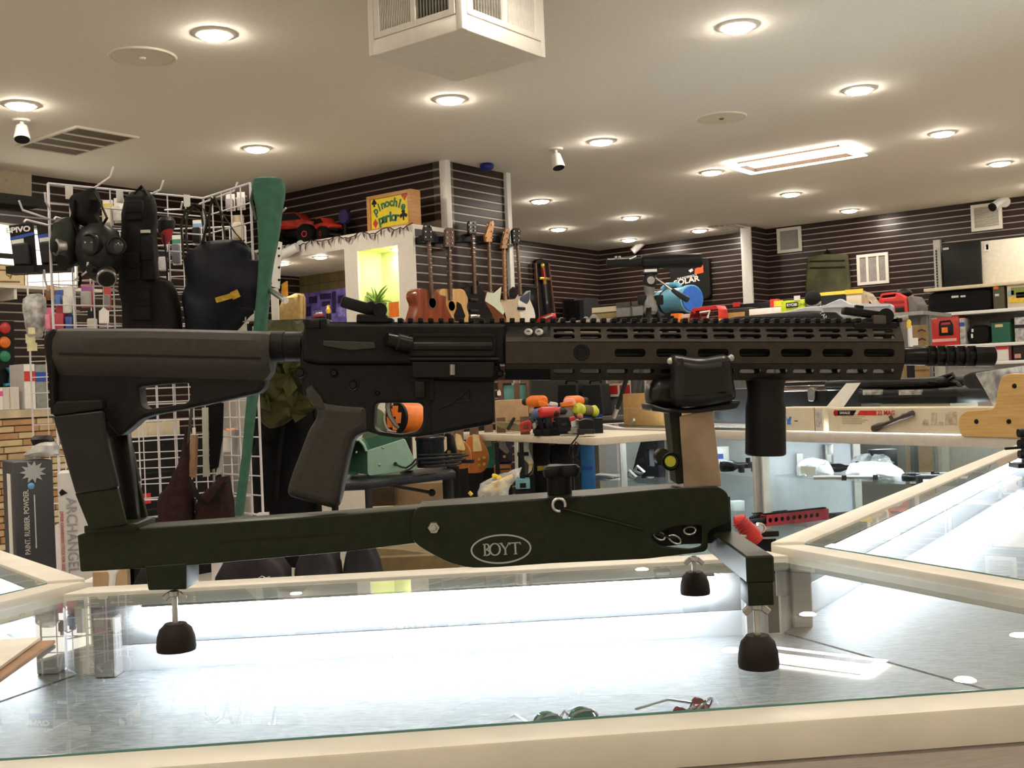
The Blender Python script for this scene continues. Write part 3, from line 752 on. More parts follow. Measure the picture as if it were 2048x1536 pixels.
# ejection port, bolt and dust cover
plate('ejection_port', fillet(rp([(826, 674), (986, 674), (986, 708), (822, 708)]), 0.003), -0.0192, -0.0175, M_BLACK, upper, 0.0)
plate('port_frame', [fillet(rp([(820, 668), (992, 668), (992, 713), (816, 713)]), 0.004), fillet(rp([(828, 674), (986, 674), (986, 707), (824, 707)]), 0.003)], -0.0205, -0.0180, M_ANO, upper, 0.0006)
MB().cyl(R.P(826, 693, -0.014), R.P(984, 693, -0.014), 0.0068, n=18).bd('bolt', M_DARKST, upper)
plate('dust_cover', fillet(rp([(824, 724), (989, 724), (986, 755), (826, 755)], -0.024), 0.002), -0.0245, -0.0225, M_POLYD, R, 0.0008)
MB().cyl(R.P(818, 718, -0.0225), R.P(998, 718, -0.0225), 0.0020, n=10).bd('hinge_rod', M_DARKST, R)
MB().cyl(R.P(905, 729, -0.0262), R.P(905, 750, -0.0262), 0.0030, n=12).bd('cover_latch', M_STEEL, R)
fa = R.P(818, 690, -0.019); fb = R.P(772, 679, -0.030)
MB().tube([fa, Vector(fa).lerp(Vector(fb), 0.55), Vector(fa).lerp(Vector(fb), 0.6), fb], [0.0095, 0.0095, 0.0078, 0.0072], 20).bd('forward_assist', M_DARKST, R)
plate('case_deflector', fillet(rp([(808, 672), (822, 668), (822, 704), (800, 700)], -0.022), 0.001), -0.0255, -0.017, M_ANO, R, 0.002)
# --- lower receiver
lo = [fillet(rp([(600, 668), (612, 666), (614, 722), (640, 727), (1000, 727), (1000, 758), (988, 762), (990, 842), (982, 849), (880, 868), (838, 874), (800, 875), (748, 868), (730, 862), (705, 820), (655, 812), (606, 790), (600, 730)], -0.014), 0.003),
      fillet(rp([(750, 806), (838, 806), (846, 812), (846, 846), (836, 862), (800, 870), (755, 864), (747, 850)], -0.014), 0.005)]
lower = plate('lower_receiver', lo, -0.0145, 0.0145, M_ANO, R, 0.003, 2)
plate('magazine_well', fillet(rp([(862, 758), (988, 762), (988, 842), (862, 868)], -0.016), 0.003), -0.0162, 0.0162, M_POLYD, lower, 0.002, 2)
plate('magazine_release_fence', fillet(rp([(820, 757), (868, 757), (868, 801), (860, 801), (860, 764), (820, 764)], -0.0165), 0.001), -0.0175, -0.012, M_ANO, lower, 0.0008)
MB().box(R.P(840, 779, -0.0165), (0.0105, 0.004, 0.0165)).bd('magazine_release', M_DARKST, lower, bevel=0.0012)
for px, py, r in ((668, 746, 0.0042), (706, 770, 0.0055), (1000, 747, 0.0040), (755, 786, 0.0022), (600, 745, 0.006)):
    MB().lathe([(0, 0.002), (r*0.6, 0.002), (r*0.7, 0.0005), (r, 0.0012), (r, -0.002)], 16, R.P(px, py, -0.0152), Matrix(((1, 0, 0), (0, 0, -1), (0, 1, 0)))).bd('pin', M_DARKST, lower)
MB().tube([R.P(878, 818, -0.0166), R.P(905, 806, -0.0166), R.P(918, 797, -0.0166), R.P(938, 780, -0.0166), R.P(940, 800, -0.0166)], 0.0005, 5).tube([R.P(905, 806, -0.0166), R.P(938, 801, -0.0166)], 0.0005, 5).bd('engraved_emblem', M_BLACK, lower)
MB().tube([R.P(778, 802, 0), R.P(776, 815, 0), R.P(780, 832, 0), R.P(791, 850, 0), R.P(797, 856, 0)], [0.0032, 0.0030, 0.0026, 0.0022, 0.0016], 10).bd('trigger', M_STEEL, R)
# --- pistol grip
gp = fillet(rp([(604, 772), (622, 772), (640, 800), (690, 806), (738, 808), (740, 866), (722, 868), (706, 880), (696, 915), (678, 1002), (671, 1019), (655, 1016), (569, 992), (578, 958), (616, 858), (633, 834), (630, 806), (612, 786)], -0.016), 0.008)
plate('pistol_grip', gp, -0.0165, 0.0165, M_POLY, R, 0.009, 3)
# --- handguard: octagonal tube of slotted panels
Z = lambda py: R.p(1024, py, 0)[1]
XX = lambda px: R.p(px, 704, -0.021)[0]
def slot(x0, x1, z0, z1):
    r = (z1-z0)*0.5
    return fillet([(x0, z0), (x1, z0), (x1, z1), (x0, z1)], r, 4)
hg = MB()
x0, x1 = XX(1012), XX(1808)
zc = Z(704); hs = 0.0105                              # half height of the flat side panel
mid = [[(x0, -hs), (x1, -hs), (x1, hs), (x0, hs)]] + [slot(XX(1229+83*i), XX(1291+83*i), -0.0040, 0.0040) for i in range(7)]
W = 0.021
for sy in (-1, 1):
    M = Matrix.Translation((0, sy*W, Z(707)))
    hg.mesh_in(plate_mesh('a', mid, -0.0013, 0.0013, None), M)
dz = 0.0155; dy = 0.0115; Ld = math.hypot(dz, dy)
ang = math.atan2(dy, dz)
def row(n0, two):
    lp = [[(x0, 0), (x1, 0), (x1, Ld), (x0, Ld)]]
    for i in range(13):
        a, b = XX(1107+53.5*i), XX(1150+53.5*i)
        if two:
            lp.append(slot(a, b, Ld*0.20, Ld*0.50)); lp.append(slot(a, b, Ld*0.60, Ld*0.86))
        else: lp.append(slot(a, b, Ld*0.30, Ld*0.66))
    return lp
for sy in (-1, 1):
    # upper sloping panel leans inwards towards the top rail; lower one towards the bottom
    Mu = Matrix.Translation((0, sy*W, Z(707)+hs)) @ Matrix.Rotation(sy*ang, 4, 'X')
    hg.mesh_in(plate_mesh('a', row(0, True), -0.0012, 0.0012, None), Mu)
    Ml = Matrix.Translation((0, sy*W, Z(707)-hs)) @ Matrix.Rotation(math.pi - sy*ang, 4, 'X')
    hg.mesh_in(plate_mesh('a', row(0, False), -0.0012, 0.0012, None), Ml)
zb = Z(707)-hs-dz
bot = [[(x0, -(W-dy)), (x1, -(W-dy)), (x1, W-dy), (x0, W-dy)]] + [slot(XX(1229+83*i), XX(1291+83*i), -0.004, 0.004) for i in range(7)]
hg.mesh_in(plate_mesh('a', bot, -0.0013, 0.0013, None), Matrix.Translation((0, 0, zb)) @ Matrix.Rotation(math.pi/2, 4, 'X'))
hg.bb((x0, -(W-dy), Z(707)+hs+dz-0.002), (x1-0.004, W-dy, Z(707)+hs+dz))
handguard = hg.bd('handguard', M_GUARD, R)
# clamp block at the receiver end
ring = lambda x, e: [(x, y, z) for y, z in ((W+e, Z(707)-hs), (W+e, Z(707)+hs), (W-dy+e, Z(707)+hs+dz+e), (-(W-dy+e), Z(707)+hs+dz+e), (-(W+e), Z(707)+hs), (-(W+e), Z(707)-hs), (-(W-dy+e), zb-e), (W-dy+e, zb-e))]
MB().loft([ring(XX(1010), 0.0012), ring(XX(1102), 0.0012)]).bd('clamp_sleeve', M_ANO, handguard, bevel=0.0008, seg=1)
for px in (1057, 1078):
    Mx = Matrix(((1, 0, 0), (0, 0, -1), (0, 1, 0))); c = R.P(px, 665, -0.0165)
    MB().lathe([(0.0016, 0.0), (0.0018, 0.0012), (0.0042, 0.0014), (0.0046, 0.0), (0.0046, -0.004)], 18, c, Euler((-0.62, 0, 0)).to_matrix() @ Mx).bd('screw', M_STEEL, handguard)
MB().lathe([(0.0045, -0.001), (0.0050, 0.0010), (0.0078, 0.0012), (0.0086, -0.001)], 24, R.P(1163, 704.5, -0.0224), Matrix(((1, 0, 0), (0, 0, -1), (0, 1, 0)))).bd('sling_socket', M_ANO, handguard)
MB().cyl(R.P(1163, 704.5, -0.0232), R.P(1163, 704.5, -0.0215), 0.0045, n=18).bd('socket_hole', M_BLACK, handguard)
# gas tube and barrel inside, muzzle brake outside
MB().cyl((XX(1012), 0, Z(709)), (XX(1862), 0, Z(711)), 0.0082, n=24).bd('barrel', M_DARKST, R)
MB().cyl((XX(1012), 0, Z(679)), (XX(1500), 0, Z(680)), 0.0024, n=10).bd('gas_tube', M_DARKST, R)
bz = Z(712)
def brx(px): return R.p(px, 712, -0.01)[0]
br = MB(); r0 = 0.0106
br.tube([(brx(1812), 0, bz), (brx(1816), 0, bz), (brx(1856), 0, bz), (brx(1858), 0, bz)], [r0*0.80, r0*0.88, r0*0.92, r0*0.92], 28)
xs = [(1856, 1862), (1875, 1881), (1894, 1900), (1913, 1920), (1933, 1941), (1955, 1995)]
for a, b in xs:
    br.tube([(brx(a), 0, bz), (brx(a)+0.0006, 0, bz), (brx(b)-0.0008, 0, bz), (brx(b), 0, bz)], [r0*0.94, r0, r0, r0*0.93], 28)
br.tube([(brx(1856), 0, bz), (brx(1990), 0, bz)], r0*0.66, 20)
br.bb((brx(1860), -r0*0.34, bz+r0*0.55), (brx(1956), r0*0.34, bz+r0*0.97)).bb((brx(1860), -r0*0.34, bz-r0*0.97), (brx(1956), r0*0.34, bz-r0*0.55))
br.bd('muzzle_brake', M_DARKST, R)
# vertical foregrip
fg = []
for py, hw in ((759, 40), (766, 38), (786, 35.5), (800, 36.5), (816, 39.5), (850, 39.5), (900, 40), (908, 40), (911, 36)):
    fg.append((hw*RD/F, R.p(1531, py, 0)[1]))
fxm = R.p(1531, 830, 0)[0]
fgo = MB().lathe([(0, fg[0][1])] + fg + [(0, fg[-1][1])], 28, (fxm, 0, 0)).bd('foregrip', M_POLYD, R)
MB().bb((R.p(1486, 0, 0)[0], -0.011, R.p(0, 761, 0)[1]), (R.p(1576, 0, 0)[0], 0.011, R.p(0, 752, 0)[1])).bd('grip_mount', M_POLYD, fgo, bevel=0.001)
# folding sights
rs = plate('rear_sight', fillet(rp([(713, 628), (775, 630), (776, 646), (712, 645)], -0.012), 0.002), -0.012, 0.012, M_POLYD, R, 0.0015)
MB().bar(R.P(684, 603, 0), R.P(750, 622, 0), 0.015, 0.0115, up=(0, 0, 1)).bd('folded_leaf', M_POLYD, rs, bevel=0.002)
MB().cyl(R.P(760, 620, -0.013), R.P(760, 620, 0.013), 0.0072, n=18).bd('hinge_barrel', M_POLYD, rs)
MB().cyl(R.P(742, 612, -0.016), R.P(742, 612, 0.016), 0.0045, n=14).bd('adjuster_drum', M_POLYD, rs)
fs_ = plate('front_sight', fillet(rp([(1708, 646), (1728, 643), (1796, 644), (1797, 660), (1708, 660)], -0.012), 0.002), -0.012, 0.012, M_POLYD, R, 0.0015)
MB().bar(R.P(1685, 621, 0), R.P(1760, 631, 0), 0.014, 0.0075).bd('folded_leaf', M_POLYD, fs_, bevel=0.002)
MB().cyl(R.P(1772, 632, -0.013), R.P(1772, 632, 0.013), 0.0078, n=18).bd('hinge_barrel', M_POLYD, fs_)
MB().bar(R.P(1710, 616, 0), R.P(1725, 618, 0), 0.006, 0.006).bd('sight_post', M_POLYD, fs_)
MB().bb((R.p(1738, 0, 0)[0], -0.013, R.p(0, 650, 0)[1]), (R.p(1764, 0, 0)[0], 0.013, R.p(0, 632, 0)[1])).bd('sight_block', mat('tan_grey', (0.07, 0.055, 0.045), 0.6), fs_, bevel=0.001)

# ================================================================== the green rifle stand
M_GREEN = mat('olive_paint', (0.022, 0.029, 0.012), 0.38, 0.0, var=0.18, scale=90, bump=0.06)
M_PAD = mat('black_pad', (0.0075, 0.0075, 0.007), 0.33, spec=0.4, var=0.3, scale=25, bump=0.15)
M_RUB = mat('brown_rubber', (0.028, 0.020, 0.016), 0.6, var=0.2)
M_ZINC = mat('zinc', (0.55, 0.55, 0.52), 0.3, 0.9, var=0.12, scale=60)
S_ = Th('rifle_stand', 'dark green metal rifle stand on three rubber feet holding the carbine', 'rifle stand', Vector((*cw(0.0, RD)[:2], TOP)), HEAD)
def sp(pts, y): return S_.pl(pts, y)
yf = -0.033                                            # front face of the body, metres nearer than the middle plane
body = fillet(sp([(831, 1014), (1082, 999), (1140, 995), (1322, 978), (1436, 972), (1457, 986), (1461, 1046), (1416, 1062), (1416, 1103), (1293, 1118), (1100, 1127), (990, 1135), (940, 1136), (896, 1125), (851, 1101), (826, 1084), (821, 1048)], yf), 0.006)
win = fillet(sp([(1300, 1072), (1352, 1052), (1404, 1050), (1404, 1092), (1380, 1098), (1318, 1092)], yf), 0.004)
win2 = sp([(1084, 1001), (1160, 995), (1120, 1022)], yf)
bo = plate('body', [body, win], yf, yf+0.003, M_GREEN, S_, 0.0012)
body2 = fillet(sp([(831, 1014), (1082, 999), (1436, 972), (1457, 986), (1461, 1046), (1416, 1062), (1416, 1103), (1293, 1118), (1100, 1127), (990, 1135), (940, 1136), (896, 1125), (851, 1101), (826, 1084), (821, 1048)], yf), 0.006)
plate('body_far_side', body2, 0.028, 0.032, M_GREEN, S_, 0.0012)
tp0, tp1 = S_.p(834, 1015, yf), S_.p(1436, 973, yf)
MB().add([(tp0[0], yf+0.002, tp0[1]), (tp1[0], yf+0.002, tp1[1]), (tp1[0], 0.030, tp1[1]), (tp0[0], 0.030, tp0[1]), (tp0[0], yf+0.002, tp0[1]-0.003), (tp1[0], yf+0.002, tp1[1]-0.003), (tp1[0], 0.030, tp1[1]-0.003), (tp0[0], 0.030, tp0[1]-0.003)],
         [(0, 1, 2, 3), (4, 7, 6, 5), (0, 4, 5, 1), (1, 5, 6, 2), (2, 6, 7, 3), (3, 7, 4, 0)]).bd('body_top', M_GREEN, S_)
MB().bb((S_.p(1290, 0, 0)[0], -0.020, S_.p(0, 1098, 0)[1]-0.02), (S_.p(1412, 0, 0)[0], -0.016, S_.p(0, 1048, 0)[1])).bd('inner_plate', M_BLACK, S_)
for a, b in (((1307, 1068), (1330, 1075)), ((1338, 1075), (1362, 1083)), ((1368, 1062), (1392, 1060))):
    p, q = Vector(S_.P(*a, -0.026)), Vector(S_.P(*b, -0.026)); m_ = (p+q)/2
    MB().tube([m_ + (p-m_)*math.cos(t_) + Vector((0, 0, 0.004))*math.sin(t_) for t_ in [i*2*math.pi/12 for i in range(13)]], 0.0010, 6).bd('chain_link', M_ZINC, S_)
# rear arm (square tube), its step and foot block
ya = -0.024
arm = fillet(sp([(154, 1071), (176, 1063), (700, 1028), (834, 1017), (834, 1086), (700, 1103), (393, 1130), (372, 1131), (287, 1137), (160, 1144)], ya), 0.002)
ar = plate('rear_arm', arm, ya, 0.022, M_GREEN, S_, 0.0015)
fb_ = fillet(sp([(288, 1132), (373, 1126), (373, 1179), (296, 1181)], ya-0.001), 0.002)
plate('foot_block', fb_, ya-0.001, 0.020, M_GREEN, S_, 0.0015)
MB().bar(S_.P(440, 1082, ya-0.0006), S_.P(700, 1066, ya-0.0006), 0.0006, 0.0004).bd('scuff', mat('rust_scuff', (0.05, 0.03, 0.015), 0.7), ar)
# rear yoke: pad on a green base, one plate each side of the butt
for y0_, y1_, dxp in ((-0.036, -0.026, 0), (0.026, 0.036, 0)):
    yk = plate('yoke_plate', fillet(sp([(149, 986), (234, 974), (252, 1050), (179, 1060)], -0.034), 0.002), y0_+0.002, y1_-0.002, M_GREEN, S_, 0.001)
    plate('yoke_pad', fillet(sp([(103, 830), (205, 818), (216, 892), (236, 978), (150, 990)], -0.036), 0.004), y0_, y1_, M_PAD, yk, 0.003, 2)
    plate('pad_cap', fillet(sp([(110, 803), (204, 799), (205, 818), (103, 832)], -0.038), 0.003), y0_-0.002, y1_+0.002, M_POLYD, yk, 0.002)
MB().bb((S_.p(150, 0, 0)[0], -0.030, S_.p(0, 1066, 0)[1]), (S_.p(252, 0, 0)[0], 0.030, S_.p(0, 1052, 0)[1])).bd('yoke_base', M_GREEN, S_, bevel=0.001)
MB().bar(S_.P(240, 870, 0.02), S_.P(262, 1046, 0.02), 0.012, 0.020).bd('yoke_strut', M_PAD, S_, bevel=0.002)
# front post, cradle pads
MB().prism(sp([(1337, 816), (1362, 816), (1369, 966), (1352, 968)], -0.02), -0.024, 0.02).bd('post', M_GREEN, S_, bevel=0.001, seg=1)
plate('post_cover', fillet(sp([(1359, 833), (1425, 818), (1443, 972), (1368, 974)], -0.030), 0.001), -0.030, -0.026, mat('bare_tan_metal', (0.36, 0.27, 0.19), 0.35, 0.75, var=0.2, scale=28, bump=0.05), S_, 0.0005)
cr = plate('cradle_base', fillet(sp([(1298, 806), (1330, 816), (1390, 817), (1476, 800), (1478, 806), (1470, 818), (1392, 826), (1330, 826), (1300, 822)], -0.03), 0.003), -0.038, 0.038, M_PAD, S_, 0.002)
plate('pad', fillet(sp([(1340, 714), (1350, 708), (1400, 716), (1452, 708), (1466, 714), (1468, 745), (1477, 800), (1420, 812), (1352, 815), (1342, 790), (1346, 745)], -0.05), 0.007), -0.052, -0.026, M_PAD, cr, 0.0115, 4)
plate('pad', fillet(sp([(1310, 720), (1430, 712), (1440, 800), (1310, 812)], 0.03), 0.007), 0.026, 0.050, M_PAD, cr, 0.010, 4)
plate('pad', fillet(sp([(1301, 772), (1315, 757), (1346, 757), (1470, 760), (1472, 800), (1400, 812), (1335, 818), (1303, 812), (1298, 795)], -0.024), 0.006), -0.025, 0.025, M_PAD, cr, 0.010, 4)
for px in (1341, 1462):
    MB().ell(S_.P(px, 722 if px < 1400 else 716, -0.045), (0.0035, 0.002, 0.0035), 10, 6).bd('pad_rivet', M_ZINC, cr)
# clamp knob with yellow centre
Mx = Matrix(((1, 0, 0), (0, 0, -1), (0, 1, 0)))
kn = MB().lathe([(0, 0.006), (0.0070, 0.006), (0.0075, 0.003), (0.0085, 0.0045), (0.0092, 0.002), (0.0092, -0.006)], 24, S_.P(1341, 923, -0.032), Mx).bd('clamp_knob', M_GREEN, S_)
MB().lathe([(0, 0.0012), (0.0052, 0.0008), (0.0056, -0.001)], 20, S_.P(1341, 923, -0.0386), Mx).bd('yellow_disc', mat('yellow_plastic', (0.42, 0.40, 0.03), 0.35, var=0.2), kn)
MB().lathe([(0, 0.003), (0.007, 0.003), (0.0085, 0.0), (0.0085, -0.006)], 20, S_.P(1325, 914, -0.026), Mx).bd('knob_washer', M_GREEN, kn)
# black tri-lobed top knob
kz0, kz1, kz2 = S_.p(1118, 988, 0)[1], S_.p(1118, 951, 0)[1], S_.p(1118, 930, 0)[1]; kx = S_.p(1118, 950, 0)[0]
tk = MB().lathe([(0.0125, kz0), (0.0125, kz1-0.004), (0.0135, kz1)], 24, (kx, 0, 0)).bd('adjusting_knob', M_BLACK, S_)
prof = [(0.0165+0.0055*math.cos(3*a+0.5)) for a in [i*2*math.pi/36 for i in range(36)]]
ringk = lambda z, s: [(kx + prof[i]*s*math.cos(i*2*math.pi/36), prof[i]*s*math.sin(i*2*math.pi/36), z) for i in range(36)]
MB().loft([ringk(kz1-0.001, 0.9), ringk(kz1+0.003, 1.0), ringk(kz2-0.003, 1.0), ringk(kz2, 0.86)]).bd('knob_grip', M_BLACK, tk)
# eye hook and spring rod
cc = Vector(S_.P(1118, 1010, yf-0.004))
MB().tube([cc + Vector((0.0062*math.cos(a), 0, 0.0062*math.sin(a))) for a in [math.radians(-20+300*i/16) for i in range(17)]], 0.0016, 8).bd('eye_hook', M_ZINC, S_)
plate('notch', [sp([(1083, 1000), (1162, 994), (1122, 1024)], yf-0.0004)], yf-0.0010, yf+0.0005, mat('notch_dark', (0.010, 0.011, 0.006), 0.5), S_)
MB().tube([cc + Vector((0.004, 0, -0.004)), Vector(S_.P(1245, 1048, yf-0.004)), Vector(S_.P(1352, 1078, yf+0.008))], 0.0012, 8).bd('spring_rod', M_GREEN, S_)
# pivot bolt
bc = S_.P(868, 1055, yf-0.001)
pb = MB().lathe([(0, 0.004), (0.0055, 0.004), (0.0062, 0.003), (0.0062, 0.0)], 6, bc, Mx).bd('pivot_nut', M_ZINC, S_)
MB().lathe([(0, 0.008), (0.0028, 0.0075), (0.0032, 0.006), (0.0032, 0.0)], 14, bc, Mx).bd('bolt_end', M_ZINC, pb)
# oval badge with serif lettering BOYT
def serif_word(o, m, par, y):
    h = 0.0118
    def st(x0, z0, x1, z1, w): return MB().bar((x0, y, z0), (x1, y, z1), 0.0005, w, up=(0, 0, 1))
    L = MB()
    def bar(x0, z0, x1, z1, w):
        d = Vector((x1-x0, 0, z1-z0)); n_ = Vector((-d.z, 0, d.x)).normalized()
        L.bar((x0, y, z0), (x1, y, z1), 0.0005, w, up=n_)
    def ser(x, z, w=0.0036): bar(x-w/2, z, x+w/2, z, 0.0008)
    def arc(cx, cz, rx, rz, a0, a1, w, n=14):
        for i in range(n):
            b0, b1 = math.radians(a0+(a1-a0)*i/n), math.radians(a0+(a1-a0)*(i+1.08)/n)
            ww = w*(0.55+0.45*abs(math.cos((b0+b1)/2)))
            bar(cx+rx*math.cos(b0), cz+rz*math.sin(b0), cx+rx*math.cos(b1), cz+rz*math.sin(b1), ww)
    x = -0.0160                                         # B
    bar(x, -h/2, x, h/2, 0.0017); ser(x-0.0003, h/2-0.0004, 0.003); ser(x-0.0003, -h/2+0.0004, 0.003)
    arc(x+0.0012, h/4+0.0002, 0.0030, h/4-0.0004, -90, 90, 0.0016); arc(x+0.0012, -h/4+0.0001, 0.0036, h/4-0.0002, -90, 90, 0.0017)
    arc(-0.0060, 0, 0.0050, h/2-0.0002, 0, 360, 0.0018, 28)  # O
    x = 0.0042                                          # Y
    bar(x-0.0042, h/2, x, -0.0004, 0.0017); bar(x+0.0042, h/2, x, -0.0004, 0.0010); bar(x, 0.0002, x, -h/2, 0.0017)
    ser(x-0.0042, h/2-0.0003); ser(x+0.0042, h/2-0.0003, 0.003); ser(x, -h/2+0.0004)
    x = 0.0142                                          # T
    bar(x, h/2, x, -h/2, 0.0017); bar(x-0.0050, h/2-0.0005, x+0.0050, h/2-0.0005, 0.0011); ser(x, -h/2+0.0004)
    bar(x-0.0050, h/2, x-0.0052, h/2-0.0024, 0.0009); bar(x+0.0050, h/2, x+0.0052, h/2-0.0024, 0.0009)
    L.xf(Matrix.Translation((o[0], 0, o[1])) @ Matrix.Rotation(-0.012, 4, 'Y'))
    return L.bd('lettering', m, par)
M_SILK = mat('silkscreen_grey', (0.42, 0.43, 0.38), 0.6, var=0.08)
oc = S_.p(1002, 1098, yf)
def ell2(rx, rz): return [(oc[0]+rx*math.cos(a)*1.0 + 0.012*rz*math.sin(a), oc[1]+rz*math.sin(a)+rx*math.cos(a)*0.012) for a in [i*2*math.pi/64 for i in range(64)]]
bd = plate('oval_badge', [ell2(0.0300, 0.0146), ell2(0.0284, 0.0130)], yf-0.0005, yf+0.0002, M_SILK, S_)
serif_word(oc, M_SILK, bd, yf-0.0003)
# crossbar with end blocks, screws, wing nuts and rubber feet
zb0, zb1 = S_.p(1500, 1163, -0.17)[1], S_.p(1500, 1108, -0.17)[1]
xN = S_.p(1516, 1140, -0.172)[0]; xF = S_.p(1388, 1110, 0.168)[0]
bwid = 0.024
pn, pf = Vector((xN, -0.182, (zb0+zb1)/2)), Vector((xF, 0.182, (zb0+zb1)/2))
MB().bar(pn, pf, bwid, zb1-zb0).bd('crossbar', M_GREEN, S_, bevel=0.0015, seg=1)
def foot(px, pyt, y, hw, hpx, blk):
    D = RD + y; k = D/F; x = S_.p(px, 1200, y)[0]; r = hw*k; h = hpx*k
    ft = MB().lathe([(0, h), (r*0.55, h), (r*0.62, h*0.93), (r*0.82, h*0.80), (r*0.95, h*0.50), (r, h*0.14), (r*0.97, 0.0), (0, 0.0)], 28, (x, y, 0.0003)).bd('rubber_foot', M_RUB, S_)
    zt = blk
    MB().cyl((x, y, h*0.9), (x, y, zt), 0.0030, n=12).bd('screw_rod', M_ZINC, ft)
    wn = MB().cyl((x, y, zt-0.006), (x, y, zt), 0.0052, n=14)
    for s in (-1, 1): wn.bar((x+s*0.004, y, zt-0.003), (x+s*0.011, y, zt-0.009), 0.0035, 0.006)
    wn.bd('wing_nut', M_ZINC, ft, bevel=0.0008, seg=1)
zeb = S_.p(1512, 1205, -0.169)[1]
foot(1512, 0, -0.169, 41, 64, zeb)
MB().bb((xN-0.0120, -0.184, zeb), (xN+0.0100, -0.152, zb0+0.001)).bd('end_block', M_GREEN, S_, bevel=0.001)
foot(1391, 0, 0.168, 30, 44, S_.p(1391, 1112, 0.168)[1])
foot(349, 0, -0.016, 39, 54, S_.p(335, 1181, -0.016)[1])
# small release tab under the right end of the body
MB().bar(S_.P(1440, 1075, -0.03), S_.P(1486, 1073, -0.05), 0.012, 0.002).bd('release_tab', M_ZINC, S_)
# ================================================================== left: wire grid rack with gear
M_WIRE = mat('white_wire', (0.74, 0.70, 0.74), 0.4, var=0.03)
GA = Vector((-1.72, 4.15)); GC = GA + Vector((0.731, 0.682))*0.635; GB = GC + Vector((0.682, -0.731))*0.386
g0 = GC
rack = Th('grid_rack', 'white wire grid display rack loaded with masks, bags and vests', 'display rack', cw(GC.x, GC.y, 0), HEAD)
def rl(v): return (v.x-GC.x, v.y-GC.y)
wire_grid(rack, rl(GA), rl(GC), 0.79, 2.09, 0.0762, 0.0030, M_WIRE)
wire_grid(rack, rl(GC), rl(GB), 0.79, 2.09, 0.0762, 0.0030, M_WIRE)
GD = GA + Vector((-0.12, 0.5));
for g_ in (GA, GC, GB):
    q = rl(g_); MB().bb((q[0]-0.02, q[1]-0.02, 0), (q[0]+0.02, q[1]+0.02, 0.80)).bd('leg', M_WIRE, rack)
BK = 5.18                                            # second panel behind, carrying the blister packs
bk0, bk1 = (at(60, 700, BK).dot(RGT)-GC.x, BK-GC.y), (at(500, 700, BK).dot(RGT)-GC.x, BK-GC.y)
wire_grid(rack, bk0, bk1, 0.79, 2.06, 0.0762, 0.0026, M_WIRE)
for q in (bk0, bk1): MB().bb((q[0]-0.02, q[1]-0.02, 0), (q[0]+0.02, q[1]+0.02, 0.80)).bd('leg', M_WIRE, rack)
# price card holders on the top wire and pegs
for px in (140, 243, 377):
    q = rack.P(px, 384, 0);
for k_, (px, py) in enumerate(((140, 386), (241, 394), (375, 402))):
    # on panel A
    d = Vector((0.731, 0.682)); o_, dd = rack._r(px, py)
    n_ = Vector((-0.682, 0.731, 0)); t_ = (Vector((*rl(GA), 0)) - o_).dot(n_)/dd.dot(n_); q = o_ + dd*t_
    MB().box((q.x, q.y-0.008, q.z), (0.028, 0.003, 0.05), (0, 0, math.atan2(0.682, 0.731))).bd('card_holder', M_PAPER, rack)
def panA(px, py, off=0.0):              # rack-local point of a pixel on panel A, moved off towards the camera
    o_, dd = rack._r(px, py); n_ = Vector((-0.682, 0.731, 0)); t_ = (Vector((*rl(GA), 0)) - o_).dot(n_)/dd.dot(n_); return o_ + dd*t_ - n_*off
def panB(px, py, off=0.0):
    o_, dd = rack._r(px, py); n_ = Vector((0.731, 0.682, 0)); t_ = (-o_).dot(n_)/dd.dot(n_); return o_ + dd*t_ - n_*off
for a, b in (((72, 412), (100, 418)), ((26, 428), (98, 438)), ((186, 368), (150, 402)), ((285, 392), (262, 408)), ((430, 394), (398, 408)), ((325, 430), (330, 420)), ((70, 565), (96, 580)), ((140, 552), (150, 560))):
    p = panA(*b); q = panA(*a, 0.16 if a[0] > 80 else 0.10)
    e_ = q + Vector((0, 0, 0.03))
    MB().tube([p, q, e_ + (q-p).normalized()*0.02], 0.004, 6).bd('peg', M_WIRE, rack)
def dist(v): return (rack.wp(v) - CAMPOS).dot(FWD)
DA = lambda px, py, off: dist(panA(px, py, off))
DB = lambda px, py, off: dist(panB(px, py, off))

M_RUBM = mat('mask_rubber', (0.018, 0.0185, 0.018), 0.42, var=0.25, scale=30)
M_WEB = mat('black_webbing', (0.008, 0.0075, 0.0075), 0.8, var=0.3, scale=90, bump=0.3)
M_OLV = mat('olive_rubber', (0.028, 0.036, 0.022), 0.5, var=0.2)
M_VEST = mat('dark_nylon', (0.011, 0.0095, 0.008), 0.75, var=0.35, scale=60, bump=0.3)
M_NAVY = mat('navy_nylon', (0.008, 0.010, 0.020), 0.6, var=0.35, scale=16, bump=0.5)
